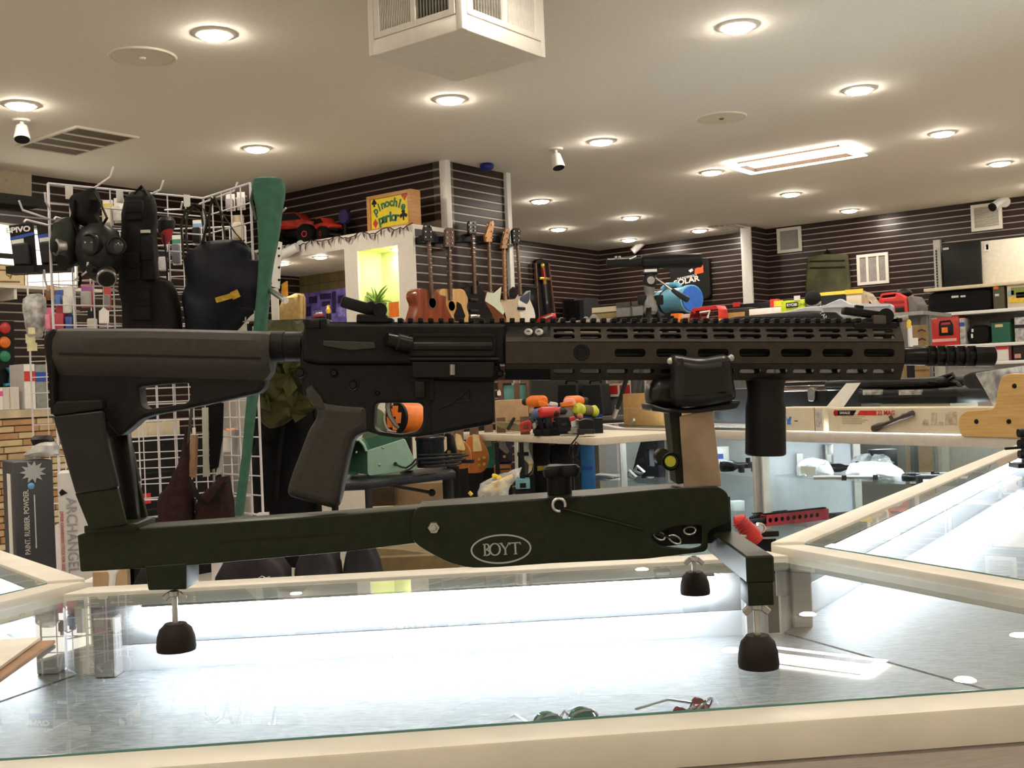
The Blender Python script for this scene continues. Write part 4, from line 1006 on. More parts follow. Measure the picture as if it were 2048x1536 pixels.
# black gas mask
D = DA(200, 500, 0.18)
t = item('gas_mask', 'black rubber gas mask with a round filter hanging on the wire rack', 'gas mask', 195, 580, D)
m = blob(t, [(448, 180, 214, 0.4), (460, 163, 232, 0.75), (480, 156, 240, 1.0), (505, 155, 243, 1.0), (525, 160, 240, 1.0), (543, 166, 232, 0.9), (556, 178, 215, 0.6), (560, 188, 205, 0.3)], 0, 0.15).bd('face_piece', M_RUBM, t, sub=1, jit=0.004, jsc=18)
for px, py, r in ((182, 489, 0.042), (233, 492, 0.034)):
    c = Vector(t.P(px, py, -0.068)); Mx = Matrix(((1, 0, 0), (0, 0, -1), (0, 1, 0)))
    e = MB().lathe([(r*0.80, 0.004), (r*0.86, 0.012), (r, 0.010), (r*1.05, -0.012)], 24, c, Euler((0, 0, 0.35 if px > 200 else -0.3)).to_matrix() @ Mx).bd('eye_rim', M_RUBM, m)
    MB().lathe([(0, 0.008), (r*0.5, 0.007), (r*0.82, 0.003)], 20, c, Mx).bd('eye_lens', mat('dark_lens', (0.02, 0.03, 0.028), 0.12, 0.0, spec=0.6), m)
c = Vector(t.P(213, 553, -0.085)); ax = Euler((0.5, 0.0, 0.35)).to_matrix() @ Matrix(((1, 0, 0), (0, 0, -1), (0, 1, 0)))
MB().lathe([(0, 0.030), (0.024, 0.030), (0.034, 0.024), (0.036, 0.014), (0.033, 0.010), (0.036, 0.006), (0.036, -0.012), (0.022, -0.02), (0.02, -0.05)], 24, c, ax).bd('filter', M_BLACK, t)
MB().lathe([(0.030, 0.0265), (0.034, 0.0255), (0.0365, 0.018), (0.0365, 0.015)], 24, c, ax).bd('filter_rim', M_STEEL, t)
MB().lathe([(0, 0.012), (0.012, 0.012), (0.02, 0.0), (0.02, -0.02)], 16, t.P(182, 537, -0.075), Matrix(((1, 0, 0), (0, 0, -1), (0, 1, 0)))).bd('voice_valve', M_BLACK, t)
blob(t, [(378, 178, 190, 0.4), (392, 150, 196, 0.8), (405, 143, 200, 1.0), (425, 145, 198, 1.0), (440, 150, 200, 0.9), (452, 166, 205, 0.7)], 0.03, 0.10).bd('head_harness', M_WEB, t, sub=1, jit=0.010, jsc=24)
for pts in ([(188, 385), (198, 400), (214, 436), (205, 450)], [(150, 400), (146, 440), (158, 470)], [(160, 545), (161, 560), (158, 572)]):
    MB().strap([t.P(a, b, -0.02) for a, b in pts], 0.02, 0.003).bd('strap', M_WEB, t)
# olive mask next to it
D = DA(140, 480, 0.05)
t = item('gas_mask', 'small olive green gas mask partly behind the black gas mask', 'gas mask', 140, 540, D)
m = blob(t, [(436, 118, 150, 0.4), (450, 112, 158, 0.9), (475, 110, 162, 1.0), (500, 106, 160, 1.0), (515, 108, 155, 0.8), (530, 130, 155, 0.5)], 0, 0.14).bd('face_piece', M_OLV, t, sub=1, jit=0.006, jsc=20)
MB().lathe([(0.020, 0.004), (0.024, 0.012), (0.032, 0.010), (0.034, -0.02)], 20, t.P(116, 495, -0.06), Euler((0, 0, -0.7)).to_matrix() @ Matrix(((1, 0, 0), (0, 0, -1), (0, 1, 0)))).bd('eye_rim', M_STEEL, t)
MB().lathe([(0, 0.02), (0.03, 0.02), (0.036, 0.0), (0.03, -0.03)], 20, t.P(132, 520, -0.06), Euler((0.5, 0, -0.4)).to_matrix() @ Matrix(((1, 0, 0), (0, 0, -1), (0, 1, 0)))).bd('filter', M_BLACK, t)
MB().strap([t.P(140, 445, -0.02), t.P(148, 420, 0), t.P(156, 400, 0.02)], 0.02, 0.003).bd('strap', M_WEB, t)
# price tag on a string
t = item('price_tag', 'white card price tag on a string below the gas mask', 'price tag', 208, 646, DA(208, 630, 0.2))
plate('card', fillet(t.pl([(198, 646), (198, 623), (207, 614), (218, 623), (218, 646)], 0), 0.001), -0.001, 0.001, M_PAPER, t)
MB().tube([t.P(207, 616, 0), t.P(207, 590, 0), t.P(206, 570, 0)], 0.0012, 5).bd('string', M_PAPER, t)
# black load vest
D = DA(290, 520, 0.12)
t = item('tactical_vest', 'black webbed load vest with pouches hanging in the middle of the rack', 'vest', 285, 660, D)
v = blob(t, [(384, 262, 300, 0.3), (395, 252, 308, 0.8), (430, 246, 312, 1.0), (480, 242, 312, 1.0), (530, 240, 314, 1.0), (580, 243, 318, 1.0), (630, 246, 316, 1.0), (690, 248, 318, 1.0), (740, 256, 310, 0.6)], 0, 0.13).bd('body', M_VEST, t, sub=1, jit=0.010, jsc=14)
for k_, (x0, y0, x1, y1) in enumerate(((250, 400, 285, 440), (282, 470, 306, 560), (248, 505, 280, 560), (262, 575, 300, 640))):
    p = pbox(t, x0, y0, x1, y1, -0.075, 0.04).bd('pouch', M_VEST, v, bevel=0.008)
    MB().bb((t.p(x0, y0, -0.078)[0], -0.079, t.p(x0, (y0+y1)/2, -0.078)[1]-0.01), (t.p(x1, y0, -0.078)[0], -0.074, t.p(x0, (y0+y1)/2, -0.078)[1]+0.01)).bd('flap_strap', M_WEB, v)
MB().bb(t.P(281, 466, -0.078), t.P(301, 460, -0.068)).bd('buckle', M_STEEL, v)
MB().strap([t.P(270, 388, -0.03), t.P(285, 372, 0.01), t.P(296, 390, -0.02)], 0.03, 0.004).bd('shoulder_strap', M_WEB, t)
t = item('pouch_bag', 'dark padded pouch bag hanging low beside the black vest', 'bag', 322, 660, DA(322, 600, 0.16))
blob(t, [(556, 300, 330, 0.5), (566, 282, 344, 0.9), (590, 276, 354, 1.0), (630, 275, 362, 1.0), (680, 278, 364, 1.0), (730, 284, 356, 0.7)], 0, 0.12).bd('body', M_VEST, t, sub=1, jit=0.006, jsc=16)
MB().strap([t.P(335, 575, -0.02), t.P(334, 530, 0.0), t.P(328, 470, 0.02)], 0.016, 0.003).bd('strap', M_WEB, t)
MB().strap([t.P(300, 562, -0.02), t.P(296, 520, 0.0), t.P(290, 440, 0.02)], 0.03, 0.003).bd('strap', M_WEB, t)
t = item('work_glove', 'grey and red padded glove clipped to the rack behind the vest', 'glove', 335, 490, DA(335, 460, 0.02))
g_ = blob(t, [(434, 322, 346, 0.4), (442, 316, 350, 0.9), (455, 316, 348, 1.0), (466, 318, 342, 0.9), (470, 320, 334, 0.4)], 0, 0.07).bd('back', M_DGREY, t, sub=1, jit=0.003)
blob(t, [(458, 326, 346, 0.6), (466, 324, 344, 0.9), (480, 324, 340, 0.8), (488, 326, 334, 0.4)], -0.012, 0.06).bd('palm', mat('glove_red', (0.45, 0.03, 0.03), 0.7), t, sub=1, jit=0.003)
# navy bag with long handles
D = DB(440, 560, 0.22)
t = item('shoulder_bag', 'navy blue cloth bag with long handles and a yellow print', 'bag', 455, 655, D)
b = blob(t, [(483, 412, 470, 0.45), (490, 402, 488, 0.7), (505, 386, 508, 0.9), (530, 377, 515, 1.0), (560, 372, 524, 1.05), (590, 367, 530, 1.0), (615, 365, 522, 0.95), (640, 366, 492, 0.85), (660, 372, 470, 0.7), (690, 380, 455, 0.5)], 0, 0.22).bd('body', M_NAVY, t, sub=2, jit=0.022, jsc=8)
blob(t, [(520, 430, 520, 0.5), (540, 425, 538, 0.9), (570, 430, 540, 1.0), (600, 450, 530, 0.8), (620, 465, 512, 0.4)], -0.06, 0.14).bd('side_pocket', M_NAVY, t, sub=2, jit=0.02, jsc=11)
MB().box(t.P(453, 595, -0.142), (0.085, 0.006, 0.020), (0, -0.22, 0)).box(t.P(470, 590, -0.142), (0.03, 0.006, 0.03), (0, -0.4, 0)).bd('yellow_print', mat('yellow_print', (0.42, 0.26, 0.02), 0.8, var=0.3, scale=40), b, jit=0.004)
M_HAND = mat('olive_webbing', (0.045, 0.040, 0.020), 0.8, var=0.3, scale=80)
for pts in ([(374, 560), (366, 500), (362, 450), (372, 420), (390, 408), (408, 418), (414, 440), (408, 480), (402, 500)], [(378, 520), (372, 470), (374, 430), (388, 414), (402, 424), (406, 450)], [(400, 500), (414, 450), (422, 410), (430, 394), (440, 420), (448, 460), (452, 490)], [(428, 398), (446, 430), (470, 465), (496, 495)], [(424, 396), (418, 440), (420, 490)]):
    MB().strap([t.P(a, c_, -0.04 + 0.02*i/len(pts)) for i, (a, c_) in enumerate(pts)], 0.022, 0.003).bd('handle', M_HAND, t)
# long green gun case
t = item('rifle_case', 'long green padded rifle sleeve hanging beside the wire rack, wide end up', 'rifle case', 525, 1000, DB(520, 600, 0.10))
M_SLEEVE = mat('green_canvas', (0.025, 0.105, 0.068), 0.75, var=0.15, scale=30, bump=0.25)
s_ = blob(t, [(356, 516, 556, 0.5), (360, 508, 566, 0.9), (375, 504, 570, 1.0), (395, 507, 569, 1.0), (420, 513, 565, 1.0), (460, 518, 560, 1.0), (520, 520, 548, 0.9), (560, 518, 542, 0.85), (640, 511, 536, 0.8), (720, 503, 527, 0.75), (800, 494, 514, 0.7), (900, 485, 502, 0.65), (1000, 473, 490, 0.6), (1030, 472, 487, 0.4)], 0, 0.10, n=20).bd('sleeve', M_SLEEVE, t, sub=1, jit=0.005, jsc=7)
MB().tube([t.P(507, 378, -0.03), t.P(502, 400, -0.02), t.P(512, 440, -0.035)], 0.006, 6).bd('end_piping', mat('green_piping', (0.05, 0.07, 0.05), 0.7), t)
MB().tube([t.P(572, 416, 0.0), t.P(562, 426, 0.02), t.P(545, 428, 0.1)], 0.004, 6).bd('hook', M_WIRE, t)
t = item('steel_tube', 'short pale steel tube poking out beside the navy bag', 'tube', 556, 592, DB(520, 600, 0.16))
MB().cyl(t.P(536, 577, 0.05), t.P(571, 601, -0.05), 0.011, n=16).bd('tube', M_ZINC, t)
MB().cyl(t.P(571.2, 601.2, -0.051), t.P(570, 600, -0.045), 0.0125, n=16).bd('end_cap', M_WPL, t)
t = item('pegboard_panel', 'white perforated panel edge behind the green rifle sleeve', 'panel', 552, 585, 5.0)
plate('board', t.pl([(546, 480), (563, 484), (558, 577), (541, 572)], 0), 0, 0.02, M_PAPER, t, 0.002)
MB().bar(t.P(549, 577, 0.01), (t.p(549, 577, 0.01)[0], 0.01, -t.M.translation.z), 0.03, 0.03).bd('post', M_WHITE, t)
for py in (497, 512, 535, 560): MB().cyl(t.P(558, py, -0.001), t.P(558, py, 0.004), 0.006, n=10).bd('hole', M_BLACK, t)

# maroon bag low on the rack, olive camo coat and black coat
t = item('cloth_bag', 'maroon brown cloth bag with a dark strap hanging low on the rack', 'bag', 390, 1040, DA(340, 950, 0.14))
M_MAR = mat('maroon_cloth', (0.050, 0.020, 0.020), 0.85, var=0.25, scale=40, bump=0.3)
blob(t, [(852, 374, 380, 0.3), (900, 366, 378, 0.4), (930, 358, 376, 0.5), (965, 340, 378, 0.8), (985, 322, 384, 1.0), (1010, 317, 388, 1.0), (1060, 315, 390, 1.0)], 0, 0.12).bd('body', M_MAR, t, sub=1, jit=0.012, jsc=12)
blob(t, [(955, 440, 458, 0.5), (975, 420, 462, 0.8), (1000, 396, 466, 1.0), (1060, 386, 468, 1.0)], 0.02, 0.12).bd('flap', M_MAR, t, sub=1, jit=0.012, jsc=12)
MB().strap([t.P(380, 960, -0.06), t.P(396, 995, -0.08), t.P(412, 1010, -0.08), t.P(430, 995, -0.07), t.P(452, 962, -0.05)], 0.05, 0.006).bd('strap', M_WEB, t)
MB().strap([t.P(385, 800, 0.0), t.P(380, 850, 0.0), t.P(374, 900, 0.0)], 0.03, 0.004).bd('long_strap', mat('olive_strap', (0.06, 0.06, 0.045), 0.8), t)
t = item('camo_coat', 'olive leafy camouflage coat hanging behind the rifle stock', 'coat', 560, 850, 4.7)
M_CAMO = mat('camo_leaf', (0.030, 0.032, 0.012), 0.85, var=0.5, scale=9, col2=(0.10, 0.10, 0.035), bump=0.5)
blob(t, [(640, 545, 600, 0.6), (690, 520, 625, 0.9), (740, 512, 640, 1.0), (790, 512, 640, 1.0), (815, 516, 625, 0.9), (835, 525, 590, 0.6), (848, 540, 560, 0.3)], 0, 0.25).bd('body', M_CAMO, t, sub=2, jit=0.035, jsc=9)
rr = random.Random(5)
lf = MB().add([(-0.02, 0, 0), (0, -0.012, 0.014), (0.025, 0, 0.003), (0.002, -0.006, -0.014)], [(0, 1, 2), (0, 2, 3)]).mesh('leaf', M_CAMO)
for i in range(40):
    a, b_ = rr.uniform(518, 630), rr.uniform(700, 832)
    o = link('leaf', lf, t); o.location = t.P(a, b_, -0.115 + rr.uniform(-0.02, 0.02)); o.rotation_euler = (rr.uniform(-1, 1), rr.uniform(-3, 3), rr.uniform(-1, 1)); s = rr.uniform(1.2, 2.6); o.scale = (s, s, s)
t = item('black_coat', 'long black coat hanging below the camouflage coat', 'coat', 560, 1080, 4.9)
M_COAT = mat('black_cloth', (0.006, 0.006, 0.008), 0.9, var=0.4, scale=20, bump=0.4)
blob(t, [(646, 545, 600, 0.4), (700, 520, 630, 0.7), (780, 515, 640, 0.8), (850, 510, 640, 1.0), (950, 508, 636, 1.0), (1050, 508, 632, 1.0), (1130, 512, 628, 0.9)], 0.1, 0.26).bd('body', M_COAT, t, sub=2, jit=0.03, jsc=8)
MB().strap([t.P(575, 800, 0), t.P(560, 900, -0.06), t.P(552, 1000, -0.06)], 0.05, 0.01).bd('lapel', M_COAT, t)
# sheath-like straps and tools low on the rack
t = item('leather_sheath', 'tan leather sheath hanging low on the rack', 'sheath', 386, 960, DA(386, 900, 0.04))
blob(t, [(870, 382, 396, 0.6), (900, 379, 395, 1.0), (935, 378, 394, 1.0), (955, 382, 392, 0.6)], 0, 0.04).bd('body', mat('tan_leather', (0.36, 0.20, 0.11), 0.6, var=0.15), t)
MB().bb(t.P(385, 872, 0.0), t.P(392, 855, 0.006)).bd('belt_loop', M_CHROME, t)
t = item('machete', 'two pale machete blades with a dark handle between them on the rack', 'knife', 420, 960, DA(400, 900, 0.08))
MB().prism(t.pl([(404, 815), (417, 815), (418, 920), (420, 952), (406, 954), (406, 920)], 0), -0.002, 0.002).bd('blade', mat('pale_steel', (0.55, 0.56, 0.48), 0.45, 0.3), t)
MB().prism(t.pl([(440, 890), (446, 880), (444, 945), (431, 952), (436, 928)], 0), -0.002, 0.002).bd('blade', MATS['pale_steel'], t)
plate('handle', fillet(t.pl([(418, 800), (446, 806), (444, 880), (436, 935), (420, 940)], -0.01), 0.004), -0.02, 0.01, M_COAT, t, 0.006, 2)
t = item('bucket', 'small white paper cup with copper parts standing behind the rack', 'cup', 461, 905, 5.1)
MB().lathe([(0.036, 0.0), (0.038, 0.0), (0.050, 0.095), (0.052, 0.1), (0.046, 0.1), (0.036, 0.01)], 20, t.P(461, 903, 0)).bd('cup', M_PAPER, t)
for i in range(4): MB().ell(Vector(t.P(456+i*4, 864, 0)), (0.018, 0.018, 0.02), 10, 6).bd('copper_part', mat('copper', (0.55, 0.25, 0.12), 0.35, 0.8), t)

t = item('garment_rack', 'black garment rail behind the rifle carrying the coats', 'garment rail', 560, 1100, 4.95, z=0.0)
zr = t.p(560, 645, 0)[1]; xa_, xb_ = t.p(505, 800, 0)[0], t.p(630, 800, 0)[0]
MB().cyl((xa_, 0, zr), (xb_, 0, zr), 0.012, n=10).bd('top_rail', M_BLACK, t)
for x_ in (xa_, xb_): MB().cyl((x_, 0, 0.02), (x_, 0, zr), 0.012, n=10).bd('post', M_BLACK, t); MB().bb((x_-0.015, -0.2, 0), (x_+0.015, 0.2, 0.025)).bd('foot', M_BLACK, t)
# ================================================================== left wall: stone ledge, signs, packages
LEDY = 6.60
a_, b_ = ony(-40, 830, LEDY), ony(250, 830, LEDY)
lx0, lx1 = a_.x-0.2, b_.x
LEDZ = 1.235
led = MB().bb((lx0, LEDY+0.01, 0), (lx1, LEFTY-0.02, LEDZ-0.05)).bd('wall_stone_ledge', mat('mortar', (0.30, 0.24, 0.17), 0.9), None); structure(led)
cap = MB().bb((lx0, LEDY-0.03, LEDZ-0.05), (lx1, LEFTY-0.02, LEDZ)).bd('trim_5', mat('ledge_cap', (0.52, 0.43, 0.30), 0.8, var=0.2, scale=7, bump=0.3)); structure(cap)
rr = random.Random(11)
SM = [mat('ledger_stone_%s' % n_, c_, 0.85, var=0.22, scale=9, bump=0.5) for n_, c_ in (('buff', (0.50, 0.38, 0.22)), ('tan', (0.42, 0.29, 0.16)), ('pale', (0.58, 0.48, 0.32)), ('rust', (0.38, 0.22, 0.11)))]
SME = {}
z = LEDZ-0.055
while z > 0.42:
    h = 0.042; x = lx0 + rr.uniform(-0.1, 0)
    while x < lx1:
        k = (rr.choice((0.11, 0.16, 0.22)), rr.randrange(4))
        if k not in SME: SME[k] = MB().bb((0, -0.03, 0), (k[0]-0.004, 0.03, h-0.004)).mesh('stone', SM[k[1]], bevel=0.004, seg=1, jit=0.002, jsc=20)
        if x > lx0 and x + k[0] < lx1 + 0.05:
            o = link('stone', SME[k], led); o.location = (x, LEDY + rr.uniform(0.0, 0.014), z-h)
        x += k[0]
    z -= h
t = Th('black_cabinet', 'black cabinet with cream papers on top behind the wire rack', 'cabinet', (ony(340, 870, LEDY).x, LEDY+0.05, 0), 0.0)
x0_, x1_, zc_ = t.p(258, 870, 0)[0], t.p(440, 870, 0)[0], t.p(340, 872, 0)[1]
MB().bb((x0_, 0, 0), (x1_, 0.5, zc_)).bd('body', M_BLACK, t)
for f_ in (0.25, 0.5, 0.75): MB().bb((x0_, -0.01, zc_*f_), (x1_, 0, zc_*f_+0.012)).bd('drawer_gap', M_DGREY, t)
for i, px in enumerate((280, 318, 356)): MB().bb((t.p(px-17, 850, 0)[0], 0.02+0.03*i, zc_), (t.p(px+17, 850, 0)[0], 0.3, t.p(px, 838+7*(i % 2), 0)[1])).bd('paper_stack', M_CARDL, t, bevel=0.002, seg=1)
MB().bb((t.p(265, 1000, 0)[0], -0.012, zc_*0.55), (t.p(300, 1000, 0)[0], 0, zc_*0.62)).bd('red_label', M_RED, t)
# boards and signs on the left wall
LW = math.pi                # faces -y: local x runs towards -x  (mirror), so use rot 0 and build towards -y
def wall_item(name, label, cat, px, py, y=LEFTY-0.01, group=None):
    return Th(name, label, cat, ony(px, py, y), 0.0, group)
t = wall_item('wall_board', 'plain cream board fixed to the wall at the upper left corner', 'board', 30, 395)
plate('board', t.pl([(-40, 330), (62, 348), (62, 398), (-40, 388)], -0.01), -0.02, 0.0, mat('cream_board', (0.55, 0.48, 0.34), 0.7, var=0.06), t, 0.002)
for px in (12, 50): MB().cyl(t.P(px, 360, -0.022), t.P(px, 360, -0.015), 0.012, n=12).bd('screw', M_STEEL, t)
MB().bb(t.P(-40, 398, -0.16), t.P(64, 402, 0.0)).bd('ledge', M_DGREY, t)
t = wall_item('painted_glow_panel', 'bright white panel on the wall behind the wire rack, lamplight on it imitated by glow', 'light panel', 60, 575, LEFTY-0.02)
M_PANELGLOW = lamp_mat('panel_painted_glow', (1.0, 0.93, 0.78), 1.6)  # emission stands in for lamplight falling on a white panel
plate('panel', t.pl([(-60, 438), (150, 472), (150, 576), (-60, 572)], -0.05), -0.05, -0.02, M_PANELGLOW, t)
MB().bb(t.P(-60, 512, -0.056), t.P(28, 508, -0.051)).bd('divider', M_DGREY, t)
fr_ = MB()
for p, q in (((-60, 438), (150, 472)), ((150, 472), (150, 576)), ((150, 576), (-60, 572))): fr_.bar(t.P(*p, -0.04), t.P(*q, -0.04), 0.05, 0.012)
fr_.bd('frame', M_WHITE, t)
t = wall_item('paper_sign', 'cream framed notice with a small crest in front of the bright panel', 'sign', 22, 570, LEFTY-0.10)
plate('sheet', t.pl([(-30, 527), (49, 533), (50, 571), (-30, 571)], 0), 0, 0.006, mat('yellow_cream', (0.80, 0.66, 0.40), 0.6), t)
fr_ = MB()
for p, q in (((-30, 527), (49, 533)), ((49, 533), (50, 571)), ((50, 571), (-30, 571))): fr_.bar(t.P(*p, -0.002), t.P(*q, -0.002), 0.006, 0.008)
fr_.bd('frame', mat('gilt', (0.45, 0.32, 0.12), 0.4), t)
M_INK = mat('print_brown', (0.25, 0.13, 0.05), 0.7)
for py in (540, 563): MB().bar(t.P(-10, py, -0.001), t.P(40, py+1, -0.001), 0.002, 0.010).bd('text_line', M_INK, t)
MB().tube([t.P(12, 548, -0.002), t.P(18, 553, -0.002), t.P(24, 549, -0.002), t.P(20, 557, -0.002)], 0.004, 5).bd('crest', M_INK, t)
t = wall_item('wall_shelf', 'long pale shelf on the wall under the bright panel', 'shelf', 60, 582, LEFTY-0.02)
MB().add([], []).bb((t.p(-60, 582, 0)[0], -0.22, -0.01), (t.p(170, 582, 0)[0], 0.0, 0.012)).bd('board', M_WHITE, t)
for px in (0, 110): MB().bb((t.p(px, 582, 0)[0]-0.01, -0.2, -0.08), (t.p(px, 582, 0)[0]+0.01, 0, -0.01)).bd('bracket', M_WHITE, t)
# black clamshell packs at the rack's left edge
def clam(px0, py0, px1, py1, D, lb, txt=None, skew=8):
    t = item('clamshell_pack', lb, 'package', (px0+px1)/2, py1, D)
    pts = t.pl([(px0, py0+6), (px1-skew, py0), (px1, py1-2), (px0+skew*1.6, py1)], 0)
    plate('card', pts, 0, 0.006, M_BLACK, t, 0.001)
    cx = lambda u, v: tuple((1-v)*((1-u)*pts[0][i]+u*pts[1][i]) + v*((1-u)*pts[3][i]+u*pts[2][i]) for i in (0, 1))
    plate('window', fillet([cx(0.12, 0.42), cx(0.80, 0.42), cx(0.80, 0.90), cx(0.12, 0.90)], 0.01), -0.028, 0.0, M_DGREY, t, 0.008, 2)
    plate('blue_band', [cx(0.0, 0.26), cx(1.0, 0.20), cx(1.0, 0.26), cx(0.0, 0.33)], -0.002, 0.0, M_BLUE, t)
    plate('white_label', [cx(0.04, 0.33), cx(0.55, 0.31), cx(0.55, 0.42), cx(0.06, 0.45)], -0.0025, 0.0, M_PAPER, t)
    MB().bb((pts[3][0]-0.01, -0.05, pts[3][1]-0.012), (pts[2][0]+0.01, 0.02, pts[3][1]+0.014)).bd('base_tray', M_BLACK, t)
    if txt:
        c = cx(0.38, 0.12); facetext(t, txt, c[0], c[1], 0.027, M_PAPER, -0.003, rotd=-0.06, sx=1.2, bold=0.001)
    MB().tube([(0.01, 0.003, t.p(px0, py0, 0)[1]), (0.01, 0.02, t.p(px0, py0-6, 0)[1]), (0.05, 0.12, t.p(px0, py0-2, 0)[1])], 0.004, 6).bd('hanging_hook', M_WIRE, t)
clam(17, 445, 74, 543, DA(60, 490, 0.16), 'black clamshell pack with a blue band and white lettering left of the rack', 'BPIVO')
clam(72, 440, 140, 540, DA(110, 490, -0.12), 'black clamshell pack tucked behind the rack edge, without visible lettering')
# packages on the wall below the bright panel and behind the grid
M_SILV = film('silver_film', (0.62, 0.62, 0.60), 0.75, 0.2)
def pack(px0, py0, px1, py1, D, m1, m2, lb, strip=None): return blister('hanging_package', lb, px0, py0, px1, py1, D, m1, m2, strip=strip)
P_ = lambda n_, c_: mat('pack_'+n_, c_, 0.5, var=0.15, scale=30)
t = item('film_bag', 'silvery plastic bag of grey goods hanging left of the rack', 'bag', 68, 676, 5.08)
blob(t, [(588, 58, 82, 0.3), (598, 48, 90, 0.8), (625, 46, 92, 1.0), (650, 50, 92, 1.0), (668, 54, 88, 0.7), (676, 60, 84, 0.3)], 0, 0.08).bd('film', M_SILV, t, sub=1, jit=0.01, jsc=15)
pbox(t, 54, 610, 86, 668, 0.0, 0.02).bd('contents', M_DGREY, t, bevel=0.004)
pbox(t, 56, 655, 70, 668, -0.045, 0.003).bd('price_label', P_('cream', (0.75, 0.70, 0.42)), t)
for x0_, y0_, x1_, y1_ in ((51, 668, 70, 686), (54, 686, 74, 702)): pbox(t, x0_, y0_, x1_, y1_, -0.01, 0.003).bd('price_label', P_('cream', (0.75, 0.70, 0.42)), t)
pack(94, 615, 106, 660, 5.06, P_('pink', (0.75, 0.16, 0.28)), P_('pink2', (0.80, 0.25, 0.35)), 'pink hanging package seen through the left edge of the grid')
pack(112, 610, 134, 664, 5.06, P_('crimson', (0.45, 0.03, 0.07)), P_('crimson2', (0.50, 0.05, 0.08)), 'crimson hanging package behind the grid, beside a pink one')
pack(113, 580, 126, 612, 5.06, P_('blue', (0.06, 0.12, 0.45)), P_('blue2', (0.10, 0.20, 0.55)), 'small blue hanging package behind the grid above the crimson one')
pack(134, 618, 146, 668, 5.06, P_('royal', (0.02, 0.05, 0.30)), P_('royal2', (0.03, 0.08, 0.36)), 'narrow royal blue hanging package behind the grid')
pack(94, 570, 108, 600, 5.06, P_('orange', (0.70, 0.30, 0.03)), P_('brown', (0.20, 0.09, 0.03)), 'brown and orange hanging package at the grid post')
pack(128, 572, 146, 630, 5.06, M_PAPER, P_('white2', (0.70, 0.70, 0.66)), 'white hanging package behind the grid below the gas masks')
pack(163, 568, 186, 615, 5.06, P_('redcard', (0.55, 0.08, 0.09)), P_('grey', (0.35, 0.34, 0.33)), 'red and grey hanging package behind the grid under the black gas mask', strip=P_('violet', (0.30, 0.10, 0.32)))
pack(176, 622, 198, 670, 5.06, M_BLACK, P_('clear', (0.50, 0.48, 0.38)), 'black and cream hanging package behind the price tag')
pack(208, 575, 222, 620, 5.06, P_('red3', (0.50, 0.05, 0.05)), P_('grey2', (0.20, 0.18, 0.18)), 'dark red hanging package behind the price tag string')
pack(206, 400, 226, 450, 5.06, M_PAPER, P_('white3', (0.68, 0.64, 0.52)), 'white hanging package high on the grid right of the gas mask', strip=P_('yellow', (0.70, 0.55, 0.08)))
pack(228, 396, 248, 446, 5.06, M_PAPER, P_('white4', (0.60, 0.58, 0.55)), 'white hanging package high behind the left side of the vest')
pack(318, 500, 338, 545, 5.06, M_BLACK, P_('clear2', (0.45, 0.45, 0.45)), 'black and clear package behind the vest strap')
pack(345, 470, 362, 530, 5.06, M_PAPER, P_('dk', (0.10, 0.10, 0.12)), 'white card with dark goods behind the bag handles', strip=P_('green', (0.05, 0.25, 0.15)))
pack(386, 440, 404, 490, 5.06, M_PAPER, M_BLACK, 'white card with a black blister between the bag handles', strip=P_('ltblue', (0.25, 0.40, 0.65)))
pack(452, 388, 470, 422, 5.06, M_PAPER, P_('grey4', (0.36, 0.33, 0.34)), 'grey package near the top of the right grid panel')
pack(466, 430, 488, 480, 5.06, P_('tanp', (0.50, 0.42, 0.30)), P_('tan2', (0.55, 0.48, 0.36)), 'tan package hanging on the right grid panel beside the handles')
pack(474, 384, 490, 420, 5.06, M_PAPER, P_('grey5', (0.55, 0.52, 0.52)), 'pale package in the top corner of the right grid panel')
# round discs, blue caulk gun, cartons on the ledge
t = wall_item('disc_card', 'black card with red, orange and green round discs at the left edge', 'disc set', 8, 770, LEFTY-0.06)
plate('card', t.pl([(-30, 640), (28, 642), (30, 775), (-30, 775)], 0), 0, 0.006, M_BLACK, t)
for py, m_ in ((656, M_RED), (685, M_ORANGE), (713, mat('green_plastic', (0.02, 0.22, 0.10), 0.4))):
    MB().lathe([(0, 0.02), (0.022, 0.02), (0.036, 0.012), (0.040, 0.0)], 24, t.P(9, py, -0.002), Matrix(((1, 0, 0), (0, 0, -1), (0, 1, 0)))).bd('disc', m_, t)
t = wall_item('caulking_gun', 'light blue trigger tool hanging on the wall below the green disc', 'tool', 22, 770, LEFTY-0.09)
M_SKY = mat('sky_blue', (0.05, 0.35, 0.62), 0.4)
plate('handle', fillet(t.pl([(12, 736), (28, 733), (26, 745), (24, 765), (18, 765), (20, 747)], 0), 0.004), -0.015, 0.015, M_SKY, t, 0.004)
MB().bar(t.P(8, 770, 0), t.P(32, 767, 0), 0.03, 0.018).bd('cradle', M_SKY, t, bevel=0.003); MB().cyl(t.P(20, 740, 0), t.P(20, 740, 0.08), 0.006, n=8).bd('peg', M_CHROME, t)
def ledge_carton(px0, py0, px1, D, m_, lb, d=0.2):
    return carton('carton', lb, 'box', px0, py0, px1, 816, D, d, m_)
